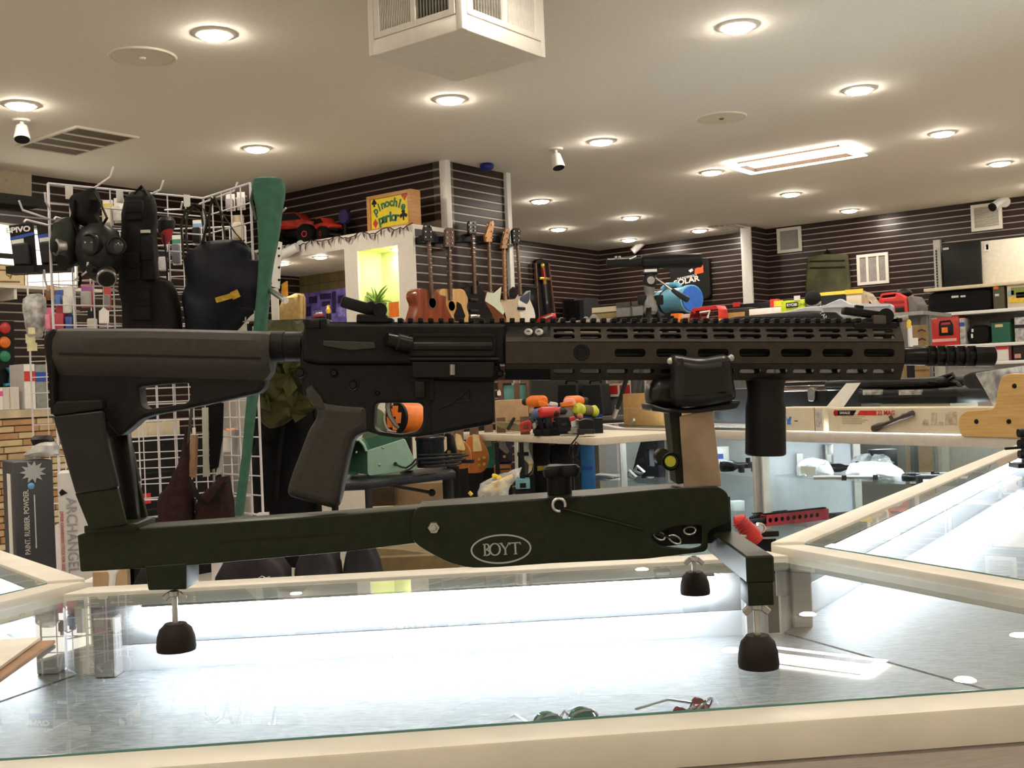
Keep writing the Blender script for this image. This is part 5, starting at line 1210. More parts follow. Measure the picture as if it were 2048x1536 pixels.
def on_ledge(px0, py0, px1, m_, lb, d=0.18, y=LEDY+0.06, extra=None):
    base = ony((px0+px1)/2, 800, y); t = Th('carton', lb, 'box', (base.x, base.y, LEDZ+0.0005), 0.0)
    x0_, x1_ = t.p(px0, 800, 0)[0], t.p(px1, 800, 0)[0]; h = t.p((px0+px1)/2, py0, 0)[1]
    MB().bb((x0_, 0, 0), (x1_, d, h)).bd('body', m_, t, bevel=0.003, seg=1)
    if extra: MB().bb((x0_, -0.002, h*0.62), (x1_, 0.0, h*0.84)).bd('printed_band', extra, t)
    else: MB().bb((x0_*0.2, -0.001, h*0.05), (x0_*0.2+0.004, 0.0, h*0.95)).bd('seam', M_CARD, t)
    return t
on_ledge(-4, 775, 6, M_PAPER, 'white carton cut off by the left picture edge on the ledge', extra=P_('pinkband', (0.7, 0.1, 0.3)))
on_ledge(6, 774, 39, mat('ribbed_white', (0.62, 0.58, 0.55), 0.6, var=0.1, scale=50, stretch=(6, 1, 0.2)), 'stack of white ribbed paper boxes on the stone ledge')
on_ledge(50, 728, 72, M_PAPER, 'white carton with a red top standing on the ledge', extra=M_RED)
on_ledge(73, 730, 96, P_('greybox', (0.25, 0.27, 0.25)), 'grey package with a blue band beside the red topped carton', extra=M_BLUE)
# tall product boxes standing behind the left counter
cabz = 0.42
t = Th('storage_cabinet', 'low black cabinet behind the left counter under the tall boxes', 'cabinet', Vector((*at(90, 1100, 2.55)[:2], 0)), HEAD+0.5)
MB().bb((-0.32, -0.12, 0), (0.20, 0.35, cabz)).bd('body', M_BLACK, t, bevel=0.004)
MB().bb((-0.30, -0.132, 0.04), (0.03, -0.121, cabz-0.04)).bd('door', M_DGREY, t); MB().bb((0.05, -0.132, 0.04), (0.18, -0.121, cabz-0.04)).bd('door', M_DGREY, t)
th = 0.60
base = at(28, 1000, 2.45)
t = Th('product_box', 'tall dark grey product box with a white powder burst beside the left counter', 'box', (base.x, base.y, cabz), HEAD+th)
zt_ = t.p(28, 924, 0)[1]; xr = t.p(108, 1000, 0)[0]
m_grad = mat('box_grey', (0.060, 0.062, 0.070), 0.45, var=0.25, scale=3)
MB().bb((0, 0, 0), (xr, 0.13, zt_)).bd('body', m_grad, t, bevel=0.002, seg=1)
M_LGREY = mat('box_light_grey', (0.24, 0.23, 0.25), 0.5, var=0.2, scale=5)
MB().bb((0.001, -0.0012, 0), (xr*0.72, 0.0, zt_*0.62)).bd('grey_print', M_LGREY, t)
MB().bb((-0.0012, 0.03, zt_*0.45), (0.0, 0.07, zt_*0.96)).bd('white_side_label', M_PAPER, t)
bc_ = t.p(66, 944, 0); k_ = (t.p(66, 920, 0)[1]-bc_[1])
sp_ = [(bc_[0]+k_*math.cos(a)*(1.05 if i % 2 else 0.6), bc_[1]+k_*math.sin(a)*(0.95 if i % 2 else 0.55)) for i, a in enumerate([j*2*math.pi/22 for j in range(22)])]
plate('powder_burst', sp_, -0.0022, -0.0005, mat('burst', (0.42, 0.43, 0.44), 0.8), t)
bl_ = t.p(62, 972, 0)
MB().lathe([(0, 0.003), (0.005, 0.002), (0.0075, 0)], 18, (bl_[0], -0.002, bl_[1]), Matrix(((1, 0, 0), (0, 0, -1), (0, 1, 0)))).bd('blue_ball', mat('paintball_blue', (0.15, 0.42, 0.75), 0.4), t)
tc_ = t.p(54, 1044, 0); zz = bl_[1]-0.02
facetext(t, 'PAINT. RUBBER. POWDER.', tc_[0], tc_[1], 0.0155, mat('print_white', (0.62, 0.60, 0.56), 0.6), -0.0024, rotd=-math.pi/2, sx=0.80, bold=0.0003)
MB().bb((xr*0.49, -0.0022, zz-0.12), (xr*0.52, -0.0010, zz)).bd('small_print', MATS['print_white'], t)
base = at(116, 1000, 2.35)
t = Th('product_box', 'white product box with tall grey sideways lettering behind the stand\'s rear end', 'box', (base.x, base.y, cabz), HEAD+0.30)
zt_ = t.p(116, 946, 0)[1]; xr = t.p(212, 1000, 0)[0]
MB().bb((0, 0, 0), (xr, 0.10, zt_)).bd('body', mat('box_white', (0.62, 0.60, 0.58), 0.5, var=0.05), t, bevel=0.002, seg=1)
zA, zB = t.p(140, 990, 0)[1], t.p(150, 1152, 0)[1]
facetext(t, 'ARCHANGEL', t.p(144, 1070, 0)[0], (zA+zB)/2, 0.031, mat('print_grey', (0.30, 0.29, 0.29), 0.6), -0.0015, rotd=math.pi/2, sx=0.90)
facetext(t, 'OPFOR CONVERSION STOCK FOR 10/22', t.p(125, 1080, 0)[0], (zA+zB)/2-0.01, 0.0098, mat('print_red', (0.60, 0.06, 0.06), 0.6), -0.0015, rotd=math.pi/2, sx=0.72)
MB().prism(t.pl([(118, 985), (124, 978), (135, 986), (122, 992)], -0.001), -0.002, -0.0005).bd('emblem', M_BLACK, t)
t = item('film_wrap_bundle', 'crumpled clear wrapped bundle lying on top of the tall boxes', 'bundle', 80, 915, 2.52)
blob(t, [(884, 84, 110, 0.5), (892, 70, 114, 0.9), (905, 52, 116, 1.0), (912, 54, 118, 0.8)], 0, 0.10).bd('wrap', M_SILV, t, sub=1, jit=0.008, jsc=20)
blob(t, [(868, 72, 100, 0.5), (876, 68, 105, 0.9), (888, 72, 105, 0.8)], 0.04, 0.08).bd('contents', M_BLACK, t, sub=1, jit=0.006)
# things low behind the counter's back rail
t = item('brown_carton', 'small brown carton behind the counter rail near the left foot block', 'box', 200, 1180, 2.1, z=0.42)
p = t.p(185, 1145, 0); q = t.p(217, 1145, 0)
MB().bb((p[0], 0, 0), (q[0], 0.1, p[1])).bd('body', M_CARD, t); MB().bb((p[0]-0.03, 0.01, 0), (p[0]-0.002, 0.1, p[1]*0.96)).bd('white_flap', M_PAPER, t)
t = item('ring_spanner', 'pale grey hand tool with a ring end behind the counter rail', 'tool', 225, 1180, 2.0)
plate('tool', [fillet(t.pl([(212, 1122), (228, 1118), (238, 1128), (236, 1142), (228, 1152), (226, 1175), (216, 1175), (218, 1150), (212, 1140)], 0), 0.006), [(t.p(228, 1132, 0)[0]+0.0045*math.cos(a), t.p(228, 1132, 0)[1]+0.0045*math.sin(a)) for a in [i*2*math.pi/14 for i in range(14)]]], 0, 0.012, M_PAPER, t, 0.002)
MB().cyl(t.P(226, 1175, 0.006), (t.p(226, 1175, 0)[0], 0.006, t.p(226, 1175, 0)[1]-0.16), 0.008, n=10).bd('shaft', M_STEEL, t)
rr = random.Random(2)
def heap(px0, px1, py, D, m_, lb, name='folded_jacket', d=0.35, h0=1130):
    t = item(name, lb, 'jacket', (px0+px1)/2, 1200, D, z=0.0)
    n = 9; rows = []
    zt_ = t.p((px0+px1)/2, py, 0)[1]
    x0_, x1_ = t.p(px0, 1150, 0)[0], t.p(px1, 1150, 0)[0]
    rings = []
    for f_, k_ in ((0.0, 1.0), (0.5, 1.02), (0.8, 0.97), (0.93, 0.8), (1.0, 0.45)):
        rings.append([((x0_+x1_)/2 + (x1_-x0_)/2*k_*math.copysign(abs(math.cos(a))**0.6, math.cos(a)), d/2 + d/2*k_*math.copysign(abs(math.sin(a))**0.6, math.sin(a)), zt_*f_) for a in [i*2*math.pi/20 for i in range(20)]])
    MB().loft(rings).bd('cloth', m_, t, sub=2, jit=0.03, jsc=7)
    MB().tube([((x0_+x1_)/2, 0.02, zt_*0.6), ((x0_+x1_)/2+0.02, 0.03, zt_*0.85), ((x0_+x1_)/2, 0.12, zt_*1.0)], 0.012, 6).bd('fold', m_, t)
heap(235, 300, 1138, 2.35, mat('charcoal_cloth', (0.022, 0.021, 0.022), 0.85, var=0.3, scale=20, bump=0.4), 'charcoal jacket heaped behind the rail left of the foot block')
heap(384, 550, 1118, 2.45, mat('plum_cloth', (0.030, 0.023, 0.030), 0.85, var=0.3, scale=20, bump=0.4), 'dusky plum jacket heaped behind the counter rail')
heap(566, 656, 1105, 2.65, mat('slate_cloth', (0.032, 0.028, 0.032), 0.85, var=0.3, scale=20, bump=0.4), 'slate grey jacket heaped behind the counter rail')
heap(668, 742, 1102, 2.8, mat('ink_cloth', (0.014, 0.013, 0.018), 0.85, var=0.3, scale=20, bump=0.4), 'blackish jacket heaped behind the counter rail by the bench leg')
t = item('paper_scrap', 'small white paper scrap with a curled wire on the counter rail', 'paper', 535, 1166, 1.58)
plate('scrap', t.pl([(526, 1168), (531, 1159), (540, 1160), (548, 1167)], 0), -0.001, 0.001, M_PAPER, t)
MB().tube([t.P(516, 1157, 0), t.P(524, 1152, 0), t.P(532, 1156, 0), t.P(540, 1153, 0)], 0.0008, 5).bd('wire', M_STEEL, t)
# ================================================================== booth top: sign, model trucks, string lights
RX = -math.pi/2                                     # local x to the right seen from the room, local y into the booth
def on_soffit(name, label, cat, px, py, x=BX0+0.12):
    p = onx(px, py, x); return Th(name, label, cat, (p.x, p.y, SOF), RX)
t = on_soffit('wooden_sign', 'yellow wood-framed sign with green lettering and card suits on the booth soffit', 'sign', 777, 440, BX0+0.04)
x0_, x1_ = t.p(733, 420, 0)[0], t.p(822, 420, 0)[0]; h = t.p(820, 377, 0)[1]; w = x1_-x0_
M_OAK = wood('golden_oak', (0.50, 0.24, 0.075), (0.60, 0.31, 0.11), 9, 0.45)
fr_ = []
b_ = 0.032
for nm, a, c in (('frame_side', (x0_, 0, 0), (x0_+b_, 0.10, h)), ('frame_side', (x1_-b_, 0, 0), (x1_, 0.10, h)), ('frame_bottom', (x0_+b_, 0, 0), (x1_-b_, 0.10, b_*0.6)), ('frame_top', (x0_+b_, 0, h-b_*0.8), (x1_-b_, 0.10, h))):
    MB().bb(a, c).bd(nm, M_OAK, t, bevel=0.003)
MB().bb((x0_+b_, 0.012, b_*0.6), (x1_-b_, 0.09, h-b_*0.8)).bd('yellow_panel', mat('sign_yellow', (0.85, 0.68, 0.03), 0.35, var=0.04), t)
MG = mat('sign_green', (0.02, 0.16, 0.09), 0.5); MRd = mat('sign_red', (0.62, 0.05, 0.03), 0.5); MBk = mat('sign_dark', (0.03, 0.01, 0.02), 0.5)
cx_ = (x0_+x1_)/2; cz_ = h*0.5; pw = w-2*b_
def arc_word(s, R_, a0, a1, cz, size, sx=1.0):
    for i, ch in enumerate(s):
        a = math.radians(a0 + (a1-a0)*i/(len(s)-1))
        facetext(t, ch, cx_ + R_*math.sin(a), cz + R_*(math.cos(a)-1), size, MG, 0.010, rotd=a*0.9, ext=0.001, bold=size*0.03, sx=sx)
arc_word('pinochle', pw*0.66, -34, 34, cz_+h*0.23, h*0.33, 1.0)
arc_word('parlor', pw*1.1, -12.5, 10, cz_-h*0.17, h*0.37, 1.1)
def suit(kind, x, z, s, m_):
    if kind == 'heart': pts = [(0, -1), (0.9, 0.2), (0.75, 0.85), (0.35, 0.95), (0, 0.55), (-0.35, 0.95), (-0.75, 0.85), (-0.9, 0.2)]
    elif kind == 'spade': pts = [(0, 1), (0.9, -0.1), (0.6, -0.5), (0.15, -0.35), (0.3, -1), (-0.3, -1), (-0.15, -0.35), (-0.6, -0.5), (-0.9, -0.1)]
    elif kind == 'diamond': pts = [(0, 1), (0.75, 0), (0, -1), (-0.75, 0)]
    else: pts = [(0.12, -1), (0.2, -0.2), (0.75, -0.55), (1, 0), (0.5, 0.3), (0.3, 0.25), (0.45, 0.8), (0, 1), (-0.45, 0.8), (-0.3, 0.25), (-0.5, 0.3), (-1, 0), (-0.75, -0.55), (-0.2, -0.2), (-0.12, -1)]
    plate('card_suit', [(x+p[0]*s, z+p[1]*s) for p in pts], 0.009, 0.012, m_, t)
suit('spade', x0_+b_+0.035, h*0.80, 0.028, MBk); suit('heart', x1_-b_-0.035, h*0.84, 0.030, MRd); suit('diamond', x0_+b_+0.04, h*0.22, 0.032, MRd); suit('club', x1_-b_-0.05, h*0.33, 0.036, MBk)
# model monster trucks
M_TYRE = mat('tyre', (0.008, 0.008, 0.008), 0.8, var=0.3, scale=60, bump=0.4)
M_TRED = mat('truck_red', (0.60, 0.035, 0.02), 0.4, var=0.15)
def truck(px, py, lb, s, rot, bodym, x=BX0+0.2):
    p = onx(px, py, x); t = Th('model_truck', lb, 'toy truck', (p.x, p.y, SOF), RX+rot)
    for sx in (-1, 1):
        for sy in (-1, 1):
            c = (sx*0.155*s, sy*0.12*s, 0.078*s); My = Matrix(((1, 0, 0), (0, 0, sy), (0, 1, 0)))
            wv = MB().lathe([(0.045, -0.035), (0.07, -0.04), (0.078, -0.025), (0.078, 0.025), (0.07, 0.04), (0.045, 0.035)], 20, c, My @ Matrix.Scale(s, 3)).bd('tyre', M_TYRE, t)
            MB().lathe([(0, 0.030), (0.02, 0.036), (0.046, 0.030), (0.046, -0.02)], 16, c, My @ Matrix.Scale(s, 3)).bd('rim', M_TRED, wv)
    MB().bb((-0.15*s, -0.04*s, 0.09*s), (0.15*s, 0.04*s, 0.13*s)).bd('chassis', M_BLACK, t, bevel=0.005)
    for sx in (-1, 1): MB().cyl((sx*0.155*s, -0.11*s, 0.078*s), (sx*0.155*s, 0.11*s, 0.078*s), 0.010*s, n=8).bd('axle', M_STEEL, t)
    MB().prism([(-0.21*s, 0.15*s), (0.20*s, 0.13*s), (0.22*s, 0.17*s), (0.10*s, 0.20*s), (0.03*s, 0.265*s), (-0.10*s, 0.27*s), (-0.15*s, 0.20*s), (-0.22*s, 0.21*s)], -0.075*s, 0.075*s).bd('body_shell', bodym, t, bevel=0.014*s)
    MB().prism([(0.085*s, 0.205*s), (0.028*s, 0.255*s), (-0.09*s, 0.26*s), (-0.12*s, 0.21*s)], -0.079*s, 0.079*s).bd('window_band', M_BLACK, t)
    for sy in (-1, 1): MB().tube([(-0.20*s, sy*0.08*s, 0.16*s), (-0.12*s, sy*0.085*s, 0.175*s), (0.2*s, sy*0.08*s, 0.14*s)], 0.008*s, 6).bd('side_trim', M_TRED, t)
    MB().tube([(0.20*s, -0.07*s, 0.12*s), (0.24*s, 0, 0.12*s), (0.20*s, 0.07*s, 0.12*s)], 0.012*s, 6).bd('bumper', M_BLACK, t)
truck(597, 470, 'large red and black model monster truck on the booth soffit', 1.0, 0.25, mat('truck_shell', (0.16, 0.02, 0.015), 0.4, var=0.4, scale=12, col2=(0.6, 0.04, 0.02)))
truck(652, 462, 'smaller red model monster truck next to the large one on the soffit', 0.72, -0.25, M_TRED)
t = on_soffit('desk_fan', 'small black stand with a bluish head beside the model trucks', 'fan', 690, 455, BX0+0.22)
MB().lathe([(0.055, 0), (0.06, 0.006), (0.02, 0.016), (0.012, 0.03), (0.012, 0.15)], 20).bd('base', M_BLACK, t)
MB().lathe([(0, 0.02), (0.05, 0.016), (0.055, 0), (0.05, -0.02), (0, -0.03)], 20, (0, 0, 0.18), Matrix(((1, 0, 0), (0, 0, -1), (0, 1, 0)))).bd('head', mat('indigo_plastic', (0.03, 0.02, 0.12), 0.4), t)
MB().bar((-0.04, 0, 0.13), (0.06, 0, 0.23), 0.02, 0.01).bd('arm', M_BLACK, t)
# string lights along the soffit edge
t = Th('string_lights', 'dark string of icicle lights draped along the booth soffit edge', 'string lights', (BX0-0.012, BY, SOF), RX)
rr = random.Random(9); pts = []
L_ = FL
n = 60
for i in range(n+1):
    pts.append((-L_*0.80*i/n+0.02, -0.006, 0.004 - 0.035*abs(math.sin(i*0.37))*rr.uniform(0.5, 1.1)))
MB().tube(pts, 0.0035, 5).bd('wire', M_BLACK, t)
bm_ = MB().tube([(0, 0, 0), (0.004, -0.006, -0.028), (0.008, -0.006, -0.05)], [0.005, 0.006, 0.001], 6).mesh('bulb', mat('bulb_red_brown', (0.10, 0.03, 0.03), 0.4))
for i in range(2, n, 2):
    o = link('bulb', bm_, t); o.location = pts[i]; o.rotation_euler = (0, rr.uniform(-0.6, 0.6), 0)
# bullet camera on the booth front
p = onx(590, 497, BX0)
t = Th('security_camera', 'white security camera with a black lens fixed to the booth front under the trucks', 'camera', p, RX)
MB().lathe([(0, 0.0), (0.04, 0.002), (0.045, 0.014)], 18, (0.06, -0.014, 0.01), Matrix(((1, 0, 0), (0, 0, -1), (0, 1, 0))) @ Matrix.Scale(-1, 3)).bd('mount', M_WPL, t)
MB().tube([(0.06, -0.02, 0.01), (0.04, -0.06, -0.01)], 0.012, 10).bd('arm', M_WPL, t)
bd = MB().tube([(0.07, -0.04, 0.0), (-0.06, -0.10, -0.055)], 0.034, 16).bd('body', M_WPL, t)
MB().tube([(-0.056, -0.098, -0.053), (-0.085, -0.112, -0.066)], 0.036, 16).bd('lens_hood', M_BLACK, bd)
# string bulbs high on the wall, blue bird ornament on the pillar top
t = Th('blue_ornament', 'small blue ornament stuck under the ceiling beside the booth pillar', 'ornament', onz(974, 333, CEIL-0.02), 0)
MB().ell((0, 0, 0), (0.055, 0.05, 0.03), 14, 8).bd('body', mat('cobalt', (0.01, 0.02, 0.22), 0.4), t); MB().ell((0.05, 0, 0.005), (0.02, 0.02, 0.015), 10, 6).bd('head', MATS['cobalt'], t)
# inside the opening: purple poster, cushion, yellow figure, red car, spotlight
p = onx(650, 610, 6.34)
t = Th('poster', 'purple photo collage poster inside the booth opening', 'poster', onx(648, 632, 6.38), RX)
plate('backing', t.pl([(605, 588), (700, 574), (700, 655), (605, 655)], 0), 0, 0.004, mat('poster_indigo', (0.10, 0.07, 0.34), 0.5, var=0.5, scale=14, col2=(0.25, 0.20, 0.62)), t)
M_PD = mat('poster_dark', (0.03, 0.02, 0.08), 0.5, var=0.4, scale=30)
rr = random.Random(4)
for (x0p, y0p, x1p, y1p) in ((618, 592, 634, 606), (640, 586, 662, 598), (664, 582, 672, 626), (610, 612, 622, 632), (644, 602, 660, 612), (676, 590, 688, 606), (676, 612, 690, 632), (626, 620, 644, 634)):
    plate('photo', t.pl([(x0p, y0p+2), (x1p, y0p), (x1p, y1p), (x0p, y1p+1)], -0.001), -0.003, 0.0, M_PD if rr.random() < 0.6 else mat('poster_lilac', (0.32, 0.27, 0.70), 0.5, var=0.3, scale=40), t)
def inbooth(name, label, cat, px, py, x=BX0+0.05, z=1.255):
    p = onx(px, py, x); return Th(name, label, cat, (p.x, p.y, z), RX)
sill = MB().bb((BX0+0.02, BY+0.5, 1.22), (BX2-0.12, LEFTY-0.05, 1.25)).bd('booth_counter', M_WHITE); structure(sill)
def t_py(t, px):
    return next((y for y in range(640, 900) if t.p(px, y, 0)[1] < 0.004), 760)
t = inbooth('cushion', 'mustard brown padded cushion inside the booth opening', 'cushion', 585, 640, BX0+0.25)
blob(t, [(588, 592, 606, 0.4), (596, 572, 607, 0.9), (615, 562, 607, 1.0), (640, 560, 607, 1.0), (662, 562, 607, 1.0), (720, 562, 607, 1.0), (t_py(t, 585), 562, 607, 0.9)], 0, 0.12).bd('pad', mat('mustard_cloth', (0.30, 0.20, 0.07), 0.85, var=0.15, bump=0.2), t, sub=1, jit=0.006)
MB().tube([t.P(592, 588, -0.02), t.P(607, 592, -0.05), t.P(607, 655, -0.05)], 0.005, 6).bd('piping', mat('mustard_piping', (0.22, 0.14, 0.05), 0.8), t)
t = inbooth('amber_plank', 'narrow orange upright board inside the booth opening', 'board', 571, 620, BX0+0.5)
plate('board', t.pl([(563, 568), (572, 562), (576, 650), (560, 650)], 0), 0, 0.02, mat('amber_board', (0.60, 0.30, 0.04), 0.5), t, 0.003); MB().bb((t.p(560, 650, 0)[0], 0, 0), (t.p(576, 650, 0)[0], 0.02, t.p(568, 650, 0)[1]+0.01)).bd('foot', M_BLACK, t)
t = inbooth('pineapple_figure', 'small yellow pineapple shaped figure in front of the purple poster', 'figurine', 657, 630, BX0+0.14)
c = t.P(657, 622, 0); s_ = 0.022
MB().ell((c[0], 0, c[2]), (0.020, 0.018, 0.028), 14, 10).bd('body', M_YEL, t, jit=0.003, jsc=80)
for i in range(5): MB().tube([(c[0], 0, c[2]+0.025), (c[0]+0.014*(i-2)*0.8, 0, c[2]+0.05-abs(i-2)*0.006)], [0.006, 0.001], 6).bd('leaf', M_YEL, t)
MB().lathe([(0.018, 0), (0.018, c[2]-0.02)], 12, (c[0], 0, 0)).bd('base', M_BLACK, t)
t = inbooth('toy_car', 'small red and grey toy car in front of the purple poster', 'toy car', 638, 632, BX0+0.14)
z_ = t.p(638, 632, 0)[1]
MB().bb((-0.045, -0.018, z_-0.01), (0.045, 0.018, z_+0.014)).bd('body', mat('dull_red', (0.35, 0.06, 0.06), 0.5), t, bevel=0.006)
MB().bb((-0.02, -0.015, z_+0.014), (0.025, 0.015, z_+0.026)).bd('cabin', M_PAPER, t, bevel=0.004)
MB().bb((-0.05, -0.02, 0), (0.05, 0.02, z_-0.012)).bd('plinth', M_BLACK, t)
# niche: plant, greeting card
t = Th('potted_plant', 'green spider plant with arching leaves in the lime niche', 'plant', (BX0+0.11, onx(752, 620, BX0+0.11).y, 1.5005), RX)
zt_ = t.p(752, 606, 0)[1]
MB().lathe([(0.05, 0), (0.058, 0.0), (0.075, zt_*0.96), (0.08, zt_), (0.068, zt_), (0.06, zt_*0.9)], 20).bd('pot', mat('grey_pot', (0.12, 0.12, 0.12), 0.6), t)
M_LEAF = mat('leaf_green', (0.16, 0.30, 0.04), 0.5, var=0.25)
leaves = [((752, 606), (730, 590), (702, 600)), ((752, 606), (740, 580), (718, 584)), ((752, 606), (748, 585), (742, 572)), ((752, 606), (758, 580), (775, 570)), ((752, 606), (764, 588), (776, 575)), ((752, 606), (745, 596), (728, 592)), ((752, 606), (756, 590), (748, 576)), ((752, 606), (768, 598), (784, 604)), ((752, 606), (742, 600), (722, 612)), ((752, 606), (762, 600), (770, 590)), ((752, 606), (750, 596), (736, 582))]
for a, b, c in leaves:
    c = (max(c[0], 720), c[1]); yo = rr.uniform(-0.06, 0.03); p0, p1, p2 = Vector(t.P(*a, 0)), Vector(t.P(*b, yo*0.6)), Vector(t.P(*c, yo))
    pts = [p0*(1-u)**2 + p1*2*u*(1-u) + p2*u*u for u in [i/7 for i in range(8)]]
    MB().tube(pts, [0.006, 0.008, 0.009, 0.009, 0.008, 0.006, 0.004, 0.001], 5).bd('leaf', M_LEAF, t)
t = Th('greeting_card', 'orange and white picture card standing in the niche beside the plant', 'card', (BX0+0.06, onx(786, 630, BX0+0.06).y, 1.5005), RX)
x0_, x1_ = t.p(778, 620, 0)[0], t.p(798, 620, 0)[0]; zt_ = t.p(788, 604, 0)[1]
MB().bb((x0_, 0, 0), (x1_, 0.003, zt_)).bd('card', M_PAPER, t); MB().bb((x0_, -0.001, zt_*0.72), (x1_, 0.0, zt_)).bd('orange_band', M_ORANGE, t)
MB().ell(((x0_+x1_)/2, -0.001, zt_*0.42), ((x1_-x0_)*0.38, 0.001, zt_*0.2), 14, 6).bd('printed_picture', mat('print_dkred', (0.20, 0.05, 0.03), 0.6), t)
# ================================================================== guitars hanging on the booth side wall (facing -y)
GY = BY-0.075
M_BURST = mat('mahogany_burst', (0.22, 0.050, 0.016), 0.18, var=0.35, scale=5, stretch=(4, 1, 0.6), coat=0.5)
M_SPRUCE = mat('spruce', (0.62, 0.36, 0.13), 0.25, var=0.12, scale=8, stretch=(5, 1, 0.4), coat=0.4)
M_GBLK = mat('gloss_black', (0.008, 0.008, 0.009), 0.15, var=0.2, coat=0.5)
M_GWHT = mat('mint_white', (0.62, 0.66, 0.52), 0.25, var=0.05)
M_GCRM = mat('vintage_blonde', (0.52, 0.40, 0.27), 0.3, var=0.12, scale=7)
M_ROSE = mat('rosewood', (0.11, 0.055, 0.030), 0.5, var=0.25, scale=20)
M_MAPLE = mat('maple_amber', (0.58, 0.26, 0.055), 0.3, var=0.15, scale=9)
M_FRET = mat('fretboard_brown', (0.20, 0.12, 0.07), 0.5, var=0.2, scale=30)
def guitar(lb, head, hm, neck, nm, nw, body, bm, hole=None, guard=None, gm=None, pick=(), bridge=None, tuners=6, y=GY, rotw=0.0, hang=True, thick=0.07, name='guitar', world=None):
    c = ony(neck[1][0], neck[1][1], y) if world is None else world
    t = Th(name, lb, 'guitar', c, rotw)
    bo = plate('body', fillet(t.pl(body, 0), 0.02, 4), 0.0, thick, bm, t, 0.006, 2)
    if neck:
        a, b = Vector(t.P(*neck[0], -0.012)), Vector(t.P(*neck[1], -0.012)); w = abs(t.p(nw, 500, 0)[0]-t.p(0, 500, 0)[0])
        nk = MB().bar(a, b, 0.018, w, up=(1, 0, 0)).bd('neck', nm, t, bevel=0.002, seg=1)
        n_ = 12
        fm_ = MB().box((0, 0, 0), (w, 0.003, 0.0022)).mesh('fret', M_CHROME)
        for i in range(n_):
            q = a.lerp(b, (i+1)/(n_+1)); o = link('fret', fm_, nk); o.location = (q.x, q.y-0.0095, q.z)
    if head:
        hd = plate('headstock', fillet(t.pl(head, -0.01), 0.004), -0.018, 0.002, hm, t, 0.002)
        xs = [p[0] for p in head]; ys = [p[1] for p in head]
        tm = MB().cyl((0, -0.008, 0), (0, 0.004, 0), 0.0055, n=8).mesh('tuner', M_STEEL)
        for i in range(tuners):
            f = (i % 3 + 0.7)/3.4; px = (min(xs) + (max(xs)-min(xs))*(0.22 if i < 3 else 0.78)); py = min(ys)+(max(ys)-min(ys))*f
            o = link('tuner', tm, hd); o.location = t.P(px, py, -0.019)
    if hole:
        px, py, r = hole; q = t.p(px, py, -0.001); q2 = t.p(px, py-r, -0.001); R_ = q2[1]-q[1]
        sh = MB().lathe([(0, 0.0015), (R_, 0.0015)], 26, (q[0], -0.001, q[1]), Matrix(((1, 0, 0), (0, 0, -1), (0, 1, 0)))).bd('sound_hole', M_BLACK, bo)
        MB().lathe([(R_, 0.001), (R_, 0.0025), (R_*1.18, 0.0025), (R_*1.18, 0.001)], 26, (q[0], -0.001, q[1]), Matrix(((1, 0, 0), (0, 0, -1), (0, 1, 0)))).bd('rosette', M_SPRUCE if bm is M_SPRUCE else M_ROSE, bo)
    if guard: plate('pick_guard', fillet(t.pl(guard, -0.004), 0.006), -0.005, -0.001, gm, bo, 0.001)
    for px, py in pick:
        MB().box(t.P(px, py, -0.008), (0.085, 0.012, 0.022)).bd('pickup', M_BLACK, bo, bevel=0.003)
    if bridge: MB().box(t.P(*bridge, -0.007), (0.10, 0.014, 0.025)).bd('bridge', M_CHROME, bo, bevel=0.003)
    if hang and head:
        hx, hy = (min(xs)+max(xs))/2, max(ys)
        MB().tube([t.P(hx-3, hy+2, -0.02), t.P(hx-4, hy+1, 0.06), t.P(hx+4, hy+1, 0.06), t.P(hx+3, hy+2, -0.02)], 0.008, 6).bd('hanger', M_BLACK, t)
    return t
guitar('sunburst acoustic guitar with a cutaway, first from the left on the booth side wall', [(847, 482), (846, 462), (849, 450), (855, 445), (861, 452), (864, 466), (862, 482)], M_BLACK, ((857.5, 482), (864, 597)), M_ROSE, 10,
       [(826, 652), (831, 633), (838, 610), (831, 594), (833, 582), (841, 575), (853, 578), (870, 584), (873, 578), (878, 588), (894, 592), (892, 602), (895, 616), (906, 636), (910, 656), (905, 684), (870, 694), (836, 684)], M_BURST, hole=(864.5, 605.5, 10.5), thick=0.09, y=GY-0.115)
guitar('natural spruce acoustic guitar with a black pick guard, second from the left', [(889, 494), (890, 460), (893, 457), (905, 458), (907, 461), (907, 494)], M_ROSE, ((898.5, 493), (901, 600)), M_ROSE, 11,
       [(880, 650), (886, 630), (884, 600), (878, 584), (884, 577), (909, 578), (923, 577), (933, 583), (937, 598), (934, 616), (943, 642), (945, 664), (930, 690), (892, 690)], M_SPRUCE, hole=(903, 612, 10), guard=[(914, 603), (922, 608), (931, 632), (926, 642), (911, 643), (908, 630), (913, 618)], gm=M_GBLK, thick=0.10)
guitar('glossy black electric guitar, third from the left on the booth side wall', [(937, 467), (936, 446), (938, 442), (950, 441), (952, 446), (951, 467)], M_GBLK, ((945.5, 468), (949.5, 588)), M_ROSE, 12,
       [(935, 660), (936, 630), (936, 600), (926, 577), (938, 570), (944, 572), (958, 572), (956, 558), (961, 572), (972, 586), (969, 602), (980, 618), (986, 634), (985, 655), (975, 675), (945, 676)], M_GBLK, pick=((948, 600), (948, 622)), bridge=(950, 633), thick=0.045)
